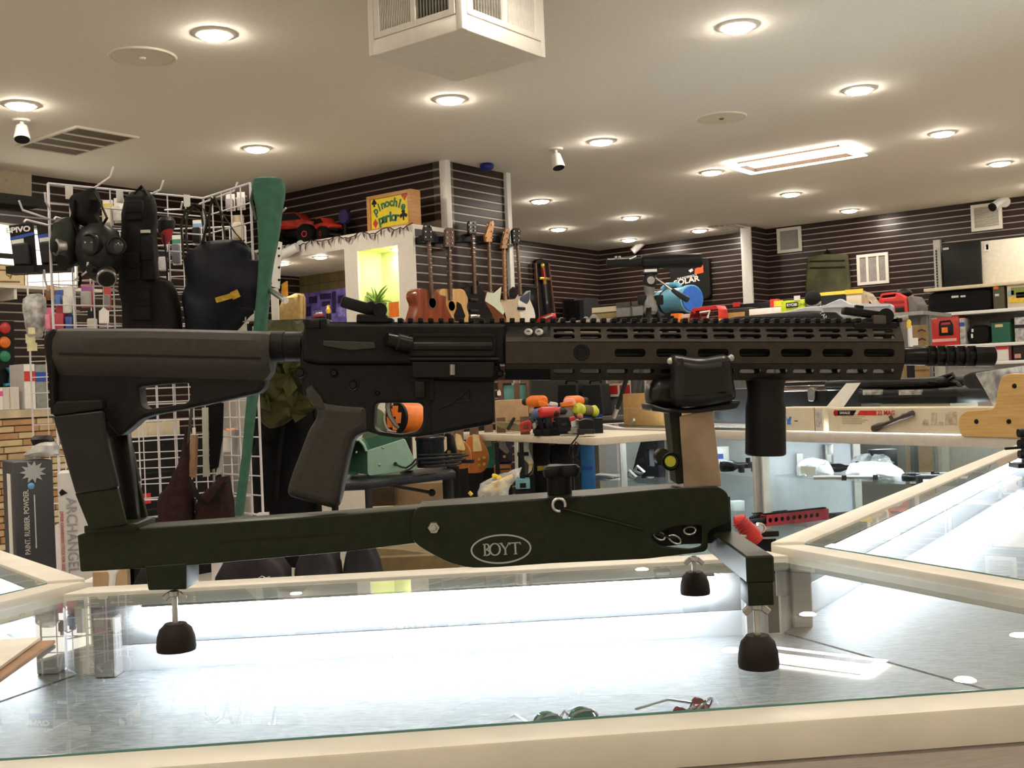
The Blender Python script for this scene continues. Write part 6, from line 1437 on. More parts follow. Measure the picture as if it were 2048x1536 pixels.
guitar('electric guitar with mint white pick guard and amber headstock, fourth from the left', [(971, 484), (969, 472), (975, 455), (978, 444), (985, 441), (987, 447), (985, 462), (982, 474), (983, 484)], M_MAPLE, ((977.5, 484), (980.5, 584)), M_FRET, 9.5,
       [(985, 660), (986, 630), (975, 612), (969, 600), (974, 582), (980, 585), (994, 585), (1004, 571), (1003, 586), (1000, 602), (1010, 622), (1014, 638), (1010, 660), (998, 672)], mat('tobacco_burst', (0.16, 0.045, 0.012), 0.2, var=0.5, scale=5, coat=0.4), guard=[(974, 584), (988, 586), (1003, 573), (1000, 602), (1009, 624), (1006, 630), (988, 614), (970, 602)], gm=M_GWHT, pick=(), thick=0.045)
guitar('blonde electric guitar with a plain maple neck, fifth from the left', [(1002, 497), (1004, 482), (1008, 466), (1010, 457), (1018, 457), (1016, 472), (1013, 486), (1013, 497)], mat('maple_brown', (0.42, 0.20, 0.075), 0.35, var=0.15), ((1007.5, 497), (1010.5, 600)), mat('maple_neck', (0.36, 0.18, 0.075), 0.35, var=0.15), 11.5,
       [(1014, 650), (1006, 628), (1002, 610), (1002, 599), (1016, 599), (1030, 598), (1037, 588), (1039, 594), (1035, 612), (1043, 638), (1044, 655), (1036, 668)], M_GCRM, guard=[(1019, 580), (1026, 573), (1034, 578), (1035, 590), (1030, 598), (1020, 596)], gm=M_GBLK, thick=0.045)
guitar('white and dark burst electric guitar with black headstock, last on the right', [(1025, 487), (1023, 462), (1027, 456), (1036, 456), (1040, 462), (1038, 487)], M_GBLK, ((1034.5, 487), (1041, 590)), M_FRET, 9,
       [(1044, 648), (1040, 630), (1036, 603), (1041, 592), (1052, 592), (1062, 579), (1060, 598), (1069, 619), (1072, 635), (1066, 648), (1056, 660)], mat('pale_burst', (0.72, 0.66, 0.58), 0.2, var=0.0, col2=(0.82, 0.78, 0.72), scale=6, coat=0.4), guard=[(1041, 594), (1060, 582), (1059, 600), (1054, 608), (1040, 600)], gm=mat('slate_burst', (0.05, 0.07, 0.10), 0.2), pick=((1043, 617),), thick=0.045)
t = Th('hanger_rail', 'black guitar hanger rail behind the headstocks', 'rail', ony(950, 473, BY-0.012), 0)
MB().bar(t.P(836, 480, -0.02), t.P(1012, 476, -0.02), 0.025, 0.04).bd('rail', M_BLACK, t)
for px in (842, 870, 912, 925, 1000): MB().cyl(t.P(px, 477, -0.035), t.P(px, 478, 0.0), 0.022, n=12).bd('wall_cup', M_BLACK, t)
# framed sword, black monitor and speaker near the far left corner (on the left wall y = LEFTY)
t = Th('sword_plaque', 'framed black plaque with a gold hilted sword leaning in the far left corner', 'sword display', ony(1090, 645, LEFTY-0.033), 0)
plate('plaque', fillet(t.pl([(1071, 522), (1082, 516), (1094, 522), (1109, 650), (1080, 652)], 0), 0.03), 0, 0.03, mat('plaque_black', (0.010, 0.009, 0.012), 0.6), t, 0.004)
for p, q in (((1070, 526), (1078, 652)), ((1096, 526), (1111, 652))): MB().bar(t.P(*p, -0.01), t.P(*q, -0.01), 0.03, 0.02).bd('frame_side', M_ROSE, t)
M_GOLD = mat('gold', (0.75, 0.48, 0.10), 0.3, 0.9, var=0.1)
sw = MB().bar(t.P(1089, 562, -0.03), t.P(1096, 627, -0.03), 0.008, 0.035, up=(1, 0, 0)).bd('blade', M_CHROME, t)
MB().bar(t.P(1085.5, 536, -0.03), t.P(1088.5, 556, -0.03), 0.025, 0.025).bd('grip', M_RED, t)
MB().bar(t.P(1079, 557, -0.03), t.P(1099, 558, -0.03), 0.02, 0.03).bd('cross_guard', M_GOLD, t, bevel=0.004)
MB().ell(t.P(1085, 531, -0.03), (0.03, 0.02, 0.035), 12, 8).bd('pommel', M_GOLD, t)
MB().bar(t.P(1088.5, 558, -0.032), t.P(1090, 568, -0.032), 0.012, 0.05, up=(1, 0, 0)).bd('guard_shield', M_GOLD, t)
t = Th('flat_screen', 'large black flat screen behind the blonde guitar in the far corner', 'screen', ony(1045, 640, LEFTY-0.055), 0)
plate('panel', fillet(t.pl([(1018, 568), (1076, 574), (1078, 650), (1018, 650)], 0), 0.01), 0, 0.05, M_GBLK, t, 0.004)
MB().bar(t.P(1018, 569, -0.004), t.P(1076, 575, -0.004), 0.01, 0.02).bd('top_bezel', M_DGREY, t)
# ================================================================== centre: bench with mint machine, shelf with tools, floor guitars
M_BENCH = mat('bench_steel', (0.045, 0.048, 0.055), 0.4, 0.3, var=0.1)
BD = 5.0
t = item('steel_bench', 'dark steel tube bench carrying the mint green machine', 'bench', 790, 955, BD, z=0.0)
zt_ = t.p(790, 952, 0)[1]
c0 = t.p(640, 963, -0.10); c1 = t.p(905, 938, 0.25)
def bq(px, py):
    o_, d_ = t._r(px, py); k = (zt_-o_.z)/d_.z; q = o_+d_*k; return (q.x, q.y)
pA, pB, pC, pD_ = bq(640, 968), bq(735, 964), bq(912, 942), bq(700, 935)
MB().slab([pA, pB, pC, (pC[0]-0.05, pC[1]+0.35), (pA[0], pA[1]+0.45)], zt_-0.035, zt_).bd('top', M_BENCH, t, bevel=0.01)
for q in (pB, (pC[0]-0.03, pC[1]), (pA[0], pA[1]+0.35)): MB().cyl((q[0], q[1], 0), (q[0], q[1]+0.02, zt_-0.03), 0.016, n=12).bd('leg', M_BENCH, t)
MB().cyl((pB[0]+0.1, pB[1]+0.02, zt_-0.02), (*bq(862, 944)[:1], pC[1], t.p(862, 992, 0)[1]), 0.008, n=8).bd('brace', M_BLACK, t)
MB().ell((bq(862, 944)[0], pC[1], t.p(862, 992, 0)[1]), (0.018, 0.018, 0.018), 10, 8).bd('brace_knob', M_BLACK, t)
# mint machine
M_MINT = mat('mint_enamel', (0.30, 0.50, 0.40), 0.35, var=0.05)
M_MINTD = mat('green_enamel', (0.045, 0.16, 0.10), 0.4, var=0.1)
t = item('mint_machine', 'mint green sheet metal machine hood with a curved side on the bench', 'machine', 770, 953, 4.95)
f_ = fillet(t.pl([(734, 901), (809, 877), (826, 914), (836, 937), (830, 940), (740, 952), (735, 948)], -0.02), 0.008)
fp_ = plate('front_panel', f_, -0.02, -0.008, M_MINT, t, 0.003, 2)
pts = [(734, 902), (728, 888), (720, 880), (710, 880), (702, 900), (692, 938), (694, 948), (712, 952)]
for i in range(len(pts)-1): pass
sh_ = [Vector(t.P(*p, 0)) for p in pts]
vs = [(v.x, -0.016, v.z) for v in sh_] + [(v.x-0.01, 0.20, v.z) for v in sh_]; n = len(sh_)
MB().add(vs, [(i, i+1, n+i+1, n+i) for i in range(n-1)]).bd('curved_side', M_MINTD, t)
plate('back_panel', t.pl([(712, 882), (800, 860), (826, 930), (735, 948), (694, 946), (700, 905)], 0.19), 0.19, 0.20, M_MINTD, t)
MB().tube([(v.x, -0.018, v.z) for v in sh_[:5]], 0.006, 8).bd('rolled_edge', M_MINT, t)
for px, py in ((766, 896), (759, 930), (713, 905)): MB().ell(t.P(px, py, -0.022), (0.006, 0.003, 0.006), 10, 6).bd('screw', M_STEEL, t)
MB().cyl(t.P(791, 928, -0.03), t.P(791, 928, -0.018), 0.009, n=12).bd('cable_gland', M_BLACK, t)
MB().tube([t.P(*p, -0.035-0.01*i) for i, p in enumerate(((792, 929), (802, 934), (812, 936), (824, 928), (832, 918), (834, 926), (820, 938), (800, 946)))], 0.0045, 7).bd('power_cable', M_DGREY, t)
t = item('green_sheet', 'pale green metal sheet leaning behind the mint machine', 'metal sheet', 745, 905, 5.35)
plate('sheet', fillet(t.pl([(746, 812), (765, 822), (778, 848), (772, 868), (744, 900), (720, 905), (725, 870)], 0), 0.01), 0, 0.008, mat('sage_enamel', (0.14, 0.22, 0.11), 0.45), t, 0.002)
MB().bar(t.P(735, 880, 0.03), t.P(735, 960, 0.03), 0.02, 0.02).bd('prop', M_BLACK, t)
# orange reel
t = item('orange_reel', 'bright orange drum reel with a black end ring seen through the trigger guard', 'reel', 815, 945, 5.25)
a, b = Vector(t.P(793, 836, -0.09)), Vector(t.P(838, 838, 0.02)); r_ = t.p(815, 806, -0.05)[1]-t.p(815, 837, -0.05)[1]
ax = (b-a).normalized()
MB().tube([a, a+ax*0.01, b-ax*0.02, b], [r_, r_, r_, r_*0.93], 32).bd('drum', M_ORANGE, t)
MB().tube([a-ax*0.012, a-ax*0.011, a+ax*0.004], [r_*0.80, r_*1.03, r_*1.03], 32).bd('end_ring', M_BLACK, t)
q = a-ax*0.014; u_ = ax.cross(Vector((0, 0, 1))).normalized(); w_ = u_.cross(ax)
MB().tube([q + (u_*math.cos(x)+w_*math.sin(x))*r_*0.90 for x in [math.radians(100+i*14) for i in range(14)]], 0.006, 6).bd('wire_rim', mat('bone_wire', (0.6, 0.52, 0.42), 0.5), t)
for i in range(5):
    an = i*2*math.pi/5; MB().box(q + (u_*math.cos(an)+w_*math.sin(an))*r_*0.45, (0.03, 0.012, 0.05)).bd('hub_spoke', M_ORANGE, t)
MB().bar((0, 0.0, t.p(815, 868, 0)[1]), (0, 0, 0), 0.05, 0.10).bd('stand', M_BLACK, t, bevel=0.004)
# blue-black pot with coil of cable
t = item('dark_pot', 'blue black cylindrical metal pot on the bench', 'pot', 862, 934, 5.05)
r_ = t.p(890, 900, 0)[0]-t.p(862, 900, 0)[0]; h_ = t.p(862, 872, 0)[1]
MB().lathe([(r_*0.98, 0), (r_, 0.01), (r_, h_*0.86), (r_*1.06, h_*0.88), (r_*1.06, h_*0.96), (r_*0.9, h_), (0, h_*1.02)], 32).bd('drum', mat('gunmetal_blue', (0.020, 0.028, 0.038), 0.3, 0.4), t)
for s in (-1, 1): MB().bar((s*r_*0.4, -r_*1.0, h_*0.80), (s*r_*0.4+0.03, -r_*1.0, h_*0.80), 0.006, 0.02).bd('latch', M_BLACK, t)
t = item('cable_coil', 'coil of dark cable lying beside the pot on the bench', 'cable', 885, 938, 4.92)
pts = [(0.07*math.cos(i*0.55)*(1+0.02*i), 0.05*math.sin(i*0.55), 0.006+0.0015*i) for i in range(40)]
MB().tube(pts, 0.005, 6).bd('coil', M_DGREY, t); MB().bar((0.09, 0, 0.03), (0.14, -0.02, 0.03), 0.02, 0.015).bd('plug', M_BLACK, t)
# cartons under the bench
t = carton('open_carton', 'open cardboard carton under the steel bench', 'box', 786, 966, 914, 1012, 5.6, 0.3, M_CARD, top=False)
fl = MB().bar((t.x0+0.02, 0.0, t.h), (t.x0+0.10, -0.04, t.h+0.025), 0.002, 0.02);
plate('flap', t.pl([(812, 967), (840, 955), (880, 960), (912, 966)], 0.02), 0.015, 0.02, M_CARDL, t)
carton('carton', 'dark brown carton under the bench beside the open one', 'box', 742, 968, 790, 1012, 5.5, 0.3, mat('dark_card', (0.09, 0.055, 0.03), 0.8), top=False).o
# white topped shelf unit
SD = 5.9
t = item('utility_shelf', 'white topped utility shelf with black legs crowded with tools', 'shelf', 1050, 870, SD, z=0.0)
zs = t.p(1050, 868.5, 0)[1]
def sq(px, py, z):
    o_, d_ = t._r(px, py); k = (z-o_.z)/d_.z; q = o_+d_*k; return (q.x, q.y)
a, b = sq(893, 866, zs), sq(1190, 876, zs); c = sq(985, 852, zs);
dx = Vector((b[0]-a[0], b[1]-a[1])).normalized(); nx = Vector((-dx.y, dx.x)); dep = 0.55
top_ = MB().slab([a, b, tuple(Vector(b)+nx*dep), tuple(Vector(a)+nx*dep)], zs-0.035, zs).bd('top', mat('shelf_cream', (0.66, 0.58, 0.46), 0.5), t, bevel=0.003)
for px in (983, 1032, 1140):
    q = Vector(sq(px, 872, zs)) + nx*0.03; MB().bb((q.x-0.012, q.y-0.012, 0), (q.x+0.012, q.y+0.012, zs-0.035)).bd('leg', M_BLACK, t)
for z_, nm in ((0.56, 'lower_shelf'),):
    MB().slab([tuple(Vector(a)+dx*0.5), b, tuple(Vector(b)+nx*dep), tuple(Vector(a)+dx*0.5+nx*dep)], z_-0.02, z_).bd(nm, M_BLACK, t)
S_DX, S_NX, S_A = dx, nx, Vector(a)
SHW = t
def onshelf(name, label, cat, px, py, off=0.08, rot=0.0):
    """thing standing on the shelf top near pixel px (base y ignored)"""
    o_, d_ = SHW._r(px, py)
    n3 = Vector((S_NX.x, S_NX.y, 0)); k = (Vector((S_A.x, S_A.y, 0))+n3*off-o_).dot(n3)/d_.dot(n3); q = o_+d_*k
    w = SHW.M @ Vector((q.x, q.y, zs)); return Th(name, label, cat, (w.x, w.y, zs+0.0005), HEAD+rot)
# things on the shelf
t = onshelf('cardboard_box', 'brown cardboard box at the left end of the white shelf', 'box', 1024, 840, 0.25)
x0_, x1_, h_ = t.p(990, 820, 0)[0], t.p(1057, 820, 0)[0], t.p(1024, 800, 0)[1]
MB().bb((x0_, 0, 0), (x1_, 0.25, h_)).bd('body', M_CARD, t, bevel=0.003); plate('flap', t.pl([(1058, 802), (1078, 808), (1070, 826), (1058, 826)], 0.02), 0.02, 0.024, M_CARD, t)
MB().bb((x0_*0.2, -0.001, h_*0.3), (x1_*0.7, 0, h_*0.36)).bd('print', mat('print_dim', (0.25, 0.16, 0.08), 0.8), t)
t = onshelf('turquoise_guitar', 'turquoise guitar upright in a brown wooden frame behind the cardboard box', 'guitar', 1030, 800, 0.42)
plate('frame', [t.pl([(997, 762), (1058, 756), (1060, 830), (997, 830)], 0), t.pl([(1006, 767), (1052, 765), (1053, 826), (1006, 826)], 0)], -0.02, 0.05, M_ROSE, t, 0.003)
plate('turquoise_body', t.pl([(1007, 771), (1052, 769), (1053, 828), (1007, 828)], 0.02), 0.02, 0.05, mat('turquoise', (0.20, 0.62, 0.60), 0.35), t)
MB().bar(t.P(1033, 758, -0.02), t.P(1035, 826, -0.02), 0.02, 0.035, up=(1, 0, 0)).bd('neck', M_ROSE, t); MB().box(t.P(1033, 758, -0.02), (0.04, 0.02, 0.05)).bd('nut', M_PAPER, t)
plate('tag', t.pl([(994, 784), (999, 779), (1002, 784), (1002, 791), (995, 791)], -0.03), -0.03, -0.028, M_PAPER, t)
MB().bar(t.P(1000, 760, 0), (t.p(1000, 760, 0)[0], 0, 0), 0.03, 0.02).bd('post', M_ROSE, t)
def power_tool(lb, px, py, m1, m2, s=1.0, rot=0.0, off=0.08, lift=0.0):
    """cordless drill shape: motor body, chuck, grip, battery, trigger"""
    t = onshelf('power_tool', lb, 'power tool', px, py, off, rot); t.o.location.z += lift
    MB().bb((-0.05*s, -0.035*s, 0), (0.055*s, 0.035*s, 0.045*s)).bd('battery', M_BLACK, t, bevel=0.006*s)
    MB().bar((0, 0, 0.04*s), (-0.015*s, 0, 0.125*s), 0.035*s, 0.042*s, up=(1, 0, 0)).bd('grip', m2, t, bevel=0.008*s)
    MB().tube([(-0.07*s, 0, 0.15*s), (-0.06*s, 0, 0.15*s), (0.04*s, 0, 0.15*s), (0.065*s, 0, 0.15*s)], [0.022*s, 0.034*s, 0.034*s, 0.026*s], 16).bd('motor_housing', m1, t)
    MB().tube([(0.065*s, 0, 0.15*s), (0.11*s, 0, 0.15*s), (0.125*s, 0, 0.15*s)], [0.022*s, 0.02*s, 0.008*s], 14).bd('chuck', M_DGREY, t)
    MB().box((0.018*s, 0, 0.10*s), (0.012*s, 0.014*s, 0.028*s)).bd('trigger', m1 if m1 is not M_BLACK else M_RED, t, bevel=0.002)
    return t
def flatT(name, lb, cat, parts, px, py, off=0.08, y0=-0.03, y1=0.03):
    t = onshelf(name, lb, cat, px, py, off)
    for nm, pts, m_, ya, yb in parts: plate(nm, fillet(t.pl(pts, ya), 0.008), ya, yb, m_, t, 0.004, 2)
    return t
M_OLIVT = mat('olive_tool', (0.20, 0.17, 0.08), 0.6); M_LIME = mat('lime_plastic', (0.55, 0.58, 0.05), 0.4, var=0.15)
flatT('caulk_tool', 'olive and dark grey hand tool lying on the shelf in front of the cardboard box', 'tool', [('body', [(992, 843), (1030, 846), (1048, 852), (1046, 864), (1000, 856), (992, 850)], M_OLIVT, -0.03, 0.03), ('handle', [(1012, 858), (1026, 834), (1032, 836), (1018, 862)], M_DGREY, -0.05, -0.02)], 1015, 860, 0.12)
t = onshelf('clamp', 'red square clamp frame at the shelf edge', 'clamp', 1052, 862, 0.03)
plate('frame', [fillet(t.pl([(1039, 846), (1058, 840), (1064, 846), (1062, 862), (1042, 865)], 0), 0.008), fillet(t.pl([(1046, 850), (1057, 848), (1057, 858), (1047, 860)], 0), 0.004)], -0.03, 0.03, M_RED, t, 0.004, 2)
MB().bar(t.P(1064, 848, 0), t.P(1080, 843, 0), 0.02, 0.02).bd('arm', M_DGREY, t)
power_tool('orange and black drill near the left of the tool pile', 1075, 850, M_ORANGE, M_BLACK, 1.0, 2.2, 0.22, 0.02)
flatT('angle_grinder', 'orange and teal grinder standing tilted on the tool pile', 'power tool', [('body', [(1070, 826), (1086, 816), (1096, 830), (1090, 850), (1072, 846)], mat('dark_teal', (0.02, 0.10, 0.10), 0.5), -0.04, 0.04), ('handle', [(1077, 803), (1084, 801), (1098, 810), (1094, 818), (1078, 812)], M_ORANGE, -0.05, 0.03), ('grip', [(1071, 818), (1082, 816), (1084, 828), (1074, 832)], M_ORANGE, -0.06, -0.02), ('base', [(1066, 846), (1094, 846), (1096, 868), (1066, 868)], M_BLACK, -0.03, 0.05)], 1080, 850, 0.20)
flatT('blue_strap_bundle', 'slate blue strap bundle draped across the tool pile', 'strap', [('strap', [(1066, 846), (1082, 838), (1102, 832), (1118, 822), (1122, 828), (1104, 842), (1084, 850), (1068, 854)], mat('slate_blue', (0.06, 0.08, 0.16), 0.7), -0.05, 0.0), ('buckle', [(1064, 848), (1072, 844), (1074, 856), (1066, 860)], M_STEEL, -0.06, -0.01), ('lower_part', [(1068, 852), (1112, 842), (1112, 868), (1068, 868)], M_DGREY, 0.0, 0.06)], 1090, 850, 0.06)
flatT('router_tool', 'grey and orange router with a pink dome top on the tool pile', 'power tool', [('dome', [(1128, 800), (1136, 796), (1148, 797), (1153, 806), (1150, 818), (1128, 818)], mat('pink_plastic', (0.80, 0.40, 0.36), 0.4), -0.05, 0.05), ('band', [(1120, 806), (1146, 802), (1148, 812), (1122, 814)], M_ORANGE, -0.07, -0.01), ('motor', [(1118, 814), (1148, 814), (1150, 836), (1120, 840)], M_STEEL, -0.04, 0.05), ('foot', [(1116, 836), (1152, 834), (1152, 870), (1116, 870)], M_DGREY, -0.01, 0.06)], 1135, 850, 0.2)
flatT('silver_sander', 'silver and white sander between the grinder and the router', 'power tool', [('body', [(1094, 808), (1112, 804), (1118, 818), (1112, 830), (1096, 828)], M_CHROME, -0.04, 0.04), ('handle', [(1100, 803), (1116, 806), (1116, 812), (1100, 811)], M_WPL, -0.05, 0.02), ('base', [(1092, 826), (1118, 826), (1118, 868), (1092, 868)], M_BLACK, -0.01, 0.06)], 1105, 850, 0.24)
t = onshelf('yellow_torch', 'yellow green torch lying on the right of the tool pile', 'torch', 1172, 830, 0.26)
a_, b_ = Vector(t.P(1150, 818, -0.03)), Vector(t.P(1194, 824, 0.05)); ax_ = (b_-a_).normalized()
MB().tube([a_, a_+ax_*0.02, a_+ax_*0.05, b_-ax_*0.04, b_-ax_*0.02, b_], [0.020, 0.036, 0.028, 0.028, 0.034, 0.02], 18).bd('barrel', M_LIME, t)
MB().tube([a_+ax_*0.05, b_-ax_*0.045], 0.0295, 18).bd('grip_band', mat('khaki_rubber', (0.14, 0.13, 0.04), 0.7), t)
MB().bb((a_.x-0.02, -0.05, 0), (b_.x+0.02, 0.06, min(a_.z, b_.z)-0.03)).bd('black_tray', M_BLACK, t)
flatT('battery_charger', 'black battery charger block at the front of the tool pile', 'charger', [('body', [(1115, 834), (1140, 834), (1142, 862), (1118, 865), (1114, 850)], M_BLACK, -0.03, 0.05), ('label', [(1121, 846), (1134, 845), (1135, 852), (1122, 853)], M_DGREY, -0.034, -0.03)], 1128, 862, 0.05)
flatT('jig_saw', 'red and silver jig saw in the tool pile beside the charger', 'power tool', [('body', [(1140, 840), (1158, 838), (1160, 852), (1142, 856)], M_CHROME, -0.03, 0.03), ('handle', [(1138, 836), (1150, 832), (1152, 840), (1140, 844)], M_RED, -0.05, 0.0), ('shoe', [(1136, 856), (1160, 854), (1160, 866), (1136, 868)], M_STEEL, -0.03, 0.04)], 1150, 860, 0.10)
flatT('black_sander', 'black belt sander at the right end of the white shelf', 'power tool', [('body', [(1158, 842), (1170, 838), (1188, 840), (1188, 868), (1160, 868)], M_BLACK, -0.04, 0.06), ('belt', [(1156, 858), (1190, 858), (1190, 868), (1156, 868)], M_DGREY, -0.05, 0.05)], 1172, 862, 0.06)
power_tool('red and black drill lying behind the red clamp', 1100, 862, M_RED, M_DGREY, 0.8, 0.4, 0.04)
power_tool('blue grey drill near the front edge of the shelf', 1085, 864, mat('steel_blue', (0.08, 0.12, 0.25), 0.5), M_BLACK, 0.75, -0.4, 0.02)
power_tool('orange drill at the back right of the tool pile', 1150, 840, M_ORANGE, M_DGREY, 0.9, 0.8, 0.35, 0.03)
t = onshelf('wooden_ball', 'small copper brown ball on the tool pile', 'ball', 1160, 833, 0.16); MB().ell((0, 0, t.p(1160, 833, 0)[1]), (0.016, 0.016, 0.016), 14, 10).bd('ball', mat('copper_brown', (0.45, 0.16, 0.07), 0.35), t); MB().lathe([(0.02, 0), (0.014, t.p(1160, 833, 0)[1]-0.01)], 12).bd('stand', M_DGREY, t)
t = onshelf('cable_hank', 'black cable hanging over the front edge of the shelf', 'cable', 1155, 870, -0.012)
t.o.location.z += 0.006
pts = [t.P(*p, 0) for p in ((1158, 862), (1156, 874), (1150, 882), (1142, 892), (1138, 908), (1146, 922), (1156, 910), (1160, 894), (1152, 886), (1146, 900), (1150, 918), (1158, 928))]
MB().tube([Vector(pts[0])+Vector((0, 0.05, 0))] + pts, 0.004, 6).bd('cable', M_BLACK, t); MB().box(pts[-1], (0.02, 0.02, 0.03)).bd('plug', M_BLACK, t)
# goods on the lower shelf
for k_, (px0, py0, px1, py1, m_, ym, lb) in enumerate(((1066, 886, 1100, 940, M_BLACK, M_YEL, 'black tool case with a yellow tag under the white shelf, left one'), (1102, 890, 1146, 940, M_BLACK, M_YEL, 'black tool case with a yellow tag under the white shelf, right one'), (1160, 888, 1190, 925, mat('blue_case', (0.02, 0.14, 0.32), 0.5), M_BLUE, 'blue case at the right end under the white shelf'))):
    t = item('tool_case', lb, 'case', (px0+px1)/2, 950, SD+0.28)
    t.o.location.z = 0.5605; t.M.translation.z = 0.5605; t.I = t.M.inverted()
    x0_, x1_ = t.p(px0, 920, 0)[0], t.p(px1, 920, 0)[0]; h_ = t.p((px0+px1)/2, py0, 0)[1]
    MB().bb((x0_, 0, 0), (x1_, 0.18, h_)).bd('body', m_, t, bevel=0.008); MB().box(((x0_+x1_)/2, -0.004, h_*0.62), (0.05, 0.008, 0.026)).bd('tag', ym, t)
    MB().tube([(x0_*0.4, 0.09, h_), (x0_*0.3, 0.09, h_+0.03), (x1_*0.3, 0.09, h_+0.03), (x1_*0.4, 0.09, h_)], 0.008, 6).bd('handle', m_, t)
# guitars standing under the shelf
def floor_guitar(lb, body, bm, guard, gm, D, knobs=(), thick=0.05, pick=()):
    cx = sum(p[0] for p in body)/len(body)
    t = item('guitar', lb, 'guitar', cx, 990, D, z=0.0)
    bo = plate('body', fillet(t.pl(body, 0), 0.025, 4), 0, thick, bm, t, 0.008, 2)
    plate('binding', fillet(t.pl(body, 0.004), 0.025, 4), 0.004, thick*0.5, M_CARDL, bo)
    plate('pick_guard', fillet(t.pl(guard, -0.004), 0.008), -0.006, -0.002, gm, bo, 0.001)
    for px, py in knobs: MB().lathe([(0.009, 0), (0.008, 0.012), (0, 0.012)], 12, t.P(px, py, 0), Matrix(((1, 0, 0), (0, 0, -1), (0, 1, 0)))).bd('knob', M_GOLD, bo)
    for px, py in pick: MB().box(t.P(px, py, -0.006), (0.06, 0.012, 0.02)).bd('pickup', M_BLACK, bo)
    zmin = min(p[1] for p in t.pl(body, 0)); MB().bb((-0.04, 0.0, 0), (0.04, 0.08, zmin+0.01)).bd('stand', M_BLACK, t)
    zmax = max(p[1] for p in t.pl(body, 0)); MB().bar((0, 0.01, zmax-0.05), (0, 0.03, zmax+0.10), 0.02, 0.05, up=(1, 0, 0)).bd('neck', M_ROSE, t)
    return t
M_AMB = mat('amber_burst', (0.42, 0.14, 0.025), 0.18, var=0.35, scale=6, coat=0.5)
M_HON = mat('honey_burst', (0.48, 0.15, 0.035), 0.18, var=0.35, scale=6, coat=0.5)
floor_guitar('black guitar edge with gold knobs beside the bench', [(888, 866), (896, 862), (908, 868), (912, 890), (917, 910), (914, 934), (898, 940), (886, 930)], M_GBLK, [(886, 876), (893, 872), (894, 900), (887, 905)], M_CARDL, 5.35, ((898, 904), (901, 913), (906, 922)))
floor_guitar('amber electric guitar with cream guard, left of the pair under the shelf', [(900, 872), (916, 868), (926, 880), (940, 895), (944, 915), (936, 935), (915, 942), (898, 934)], M_AMB, [(911, 866), (922, 870), (931, 898), (928, 902), (911, 898)], mat('cream_guard', (0.72, 0.56, 0.28), 0.4), 5.75, ((933, 920), (926, 906)))
floor_guitar('honey burst electric guitar with cream guard, right of the pair under the shelf', [(934, 872), (958, 868), (964, 882), (975, 898), (979, 918), (970, 942), (950, 950), (925, 946), (922, 930)], M_HON, [(945, 868), (957, 870), (965, 902), (946, 904)], MATS['cream_guard'], 6.1, ((958, 918), (968, 915), (958, 930), (968, 928)))
floor_guitar('teal green guitar half hidden by a shelf leg', [(964, 872), (988, 872), (996, 890), (996, 915), (988, 935), (968, 940), (976, 905)], mat('teal_gloss', (0.03, 0.30, 0.20), 0.2, coat=0.4), [(964, 874), (980, 876), (984, 892), (968, 896)], mat('mint_guard', (0.42, 0.60, 0.46), 0.4), 6.35)
floor_guitar('navy guitar with a pearly white guard under the shelf', [(990, 872), (1024, 872), (1024, 900), (1026, 925), (1010, 942), (992, 930), (988, 900)], mat('navy_gloss', (0.008, 0.010, 0.06), 0.15, coat=0.5), [(992, 873), (1009, 874), (1012, 890), (1019, 903), (1014, 909), (998, 896)], mat('pearl_guard', (0.55, 0.57, 0.50), 0.3), 6.2, ((1009, 913),))
floor_guitar('black guitar with a mint white guard standing at the shelf front', [(1036, 872), (1058, 872), (1066, 890), (1062, 905), (1068, 925), (1066, 945), (1054, 956), (1036, 950)], M_GBLK, [(1037, 878), (1058, 872), (1057, 895), (1060, 905), (1067, 925), (1063, 942), (1056, 948), (1058, 930), (1050, 920), (1038, 912)], M_GWHT, 5.85, ((1060, 926), (1062, 934)), pick=((1046, 908),))
# light blue box, wood box, plastic bag of yellow parts
t = item('blue_box', 'light blue box on the floor under the mint white guitar', 'box', 1046, 980, 5.7); pbox(t, 1032, 958, 1060, 978, 0, 0.1).bd('body', mat('pale_blue', (0.18, 0.42, 0.50), 0.5), t, bevel=0.003)
MB().bb(t.P(1040, 976, -0.002), t.P(1052, 966, 0.0)).bd('dark_print', M_BLACK, t)
t.o.location = t.o.location; MB().bar((0, 0.05, 0), (0, 0.05, -(t.M.translation.z)), 0.08, 0.08).bd('pedestal', M_BLACK, t)
t = item('wooden_box', 'orange brown wooden box below the navy guitar', 'box', 1005, 946, 6.0); pbox(t, 988, 931, 1022, 946, 0, 0.12).bd('body', mat('orange_wood', (0.42, 0.16, 0.04), 0.5), t, bevel=0.003)
MB().bb((-0.05, 0.02, -t.M.translation.z), (0.05, 0.10, 0)).bd('pedestal', M_BLACK, t); MB().bb(t.P(990, 938, -0.002), t.P(1020, 939, 0)).bd('lid_seam', M_BLACK, t)
t = item('parts_bag', 'clear plastic bag of yellow parts standing behind the stand\'s knob', 'bag', 1000, 992, 4.3)
blob(t, [(938, 1030, 1044, 0.2), (948, 1005, 1040, 0.6), (958, 975, 1032, 0.9), (970, 958, 1024, 1.0), (985, 953, 1020, 1.0), (1000, 955, 1018, 0.9)], 0, 0.12).bd('bag_film', M_FILM, t, sub=1, jit=0.012, jsc=16)
for px, py, l in ((975, 974, 0.07), (985, 968, 0.08), (968, 982, 0.05), (990, 980, 0.05)):
    MB().bar(t.P(px, py, -0.02), Vector(t.P(px, py, -0.02))+Vector((l, 0.02, l*0.35)), 0.012, 0.012).bd('yellow_stick', M_YEL, t, bevel=0.002)
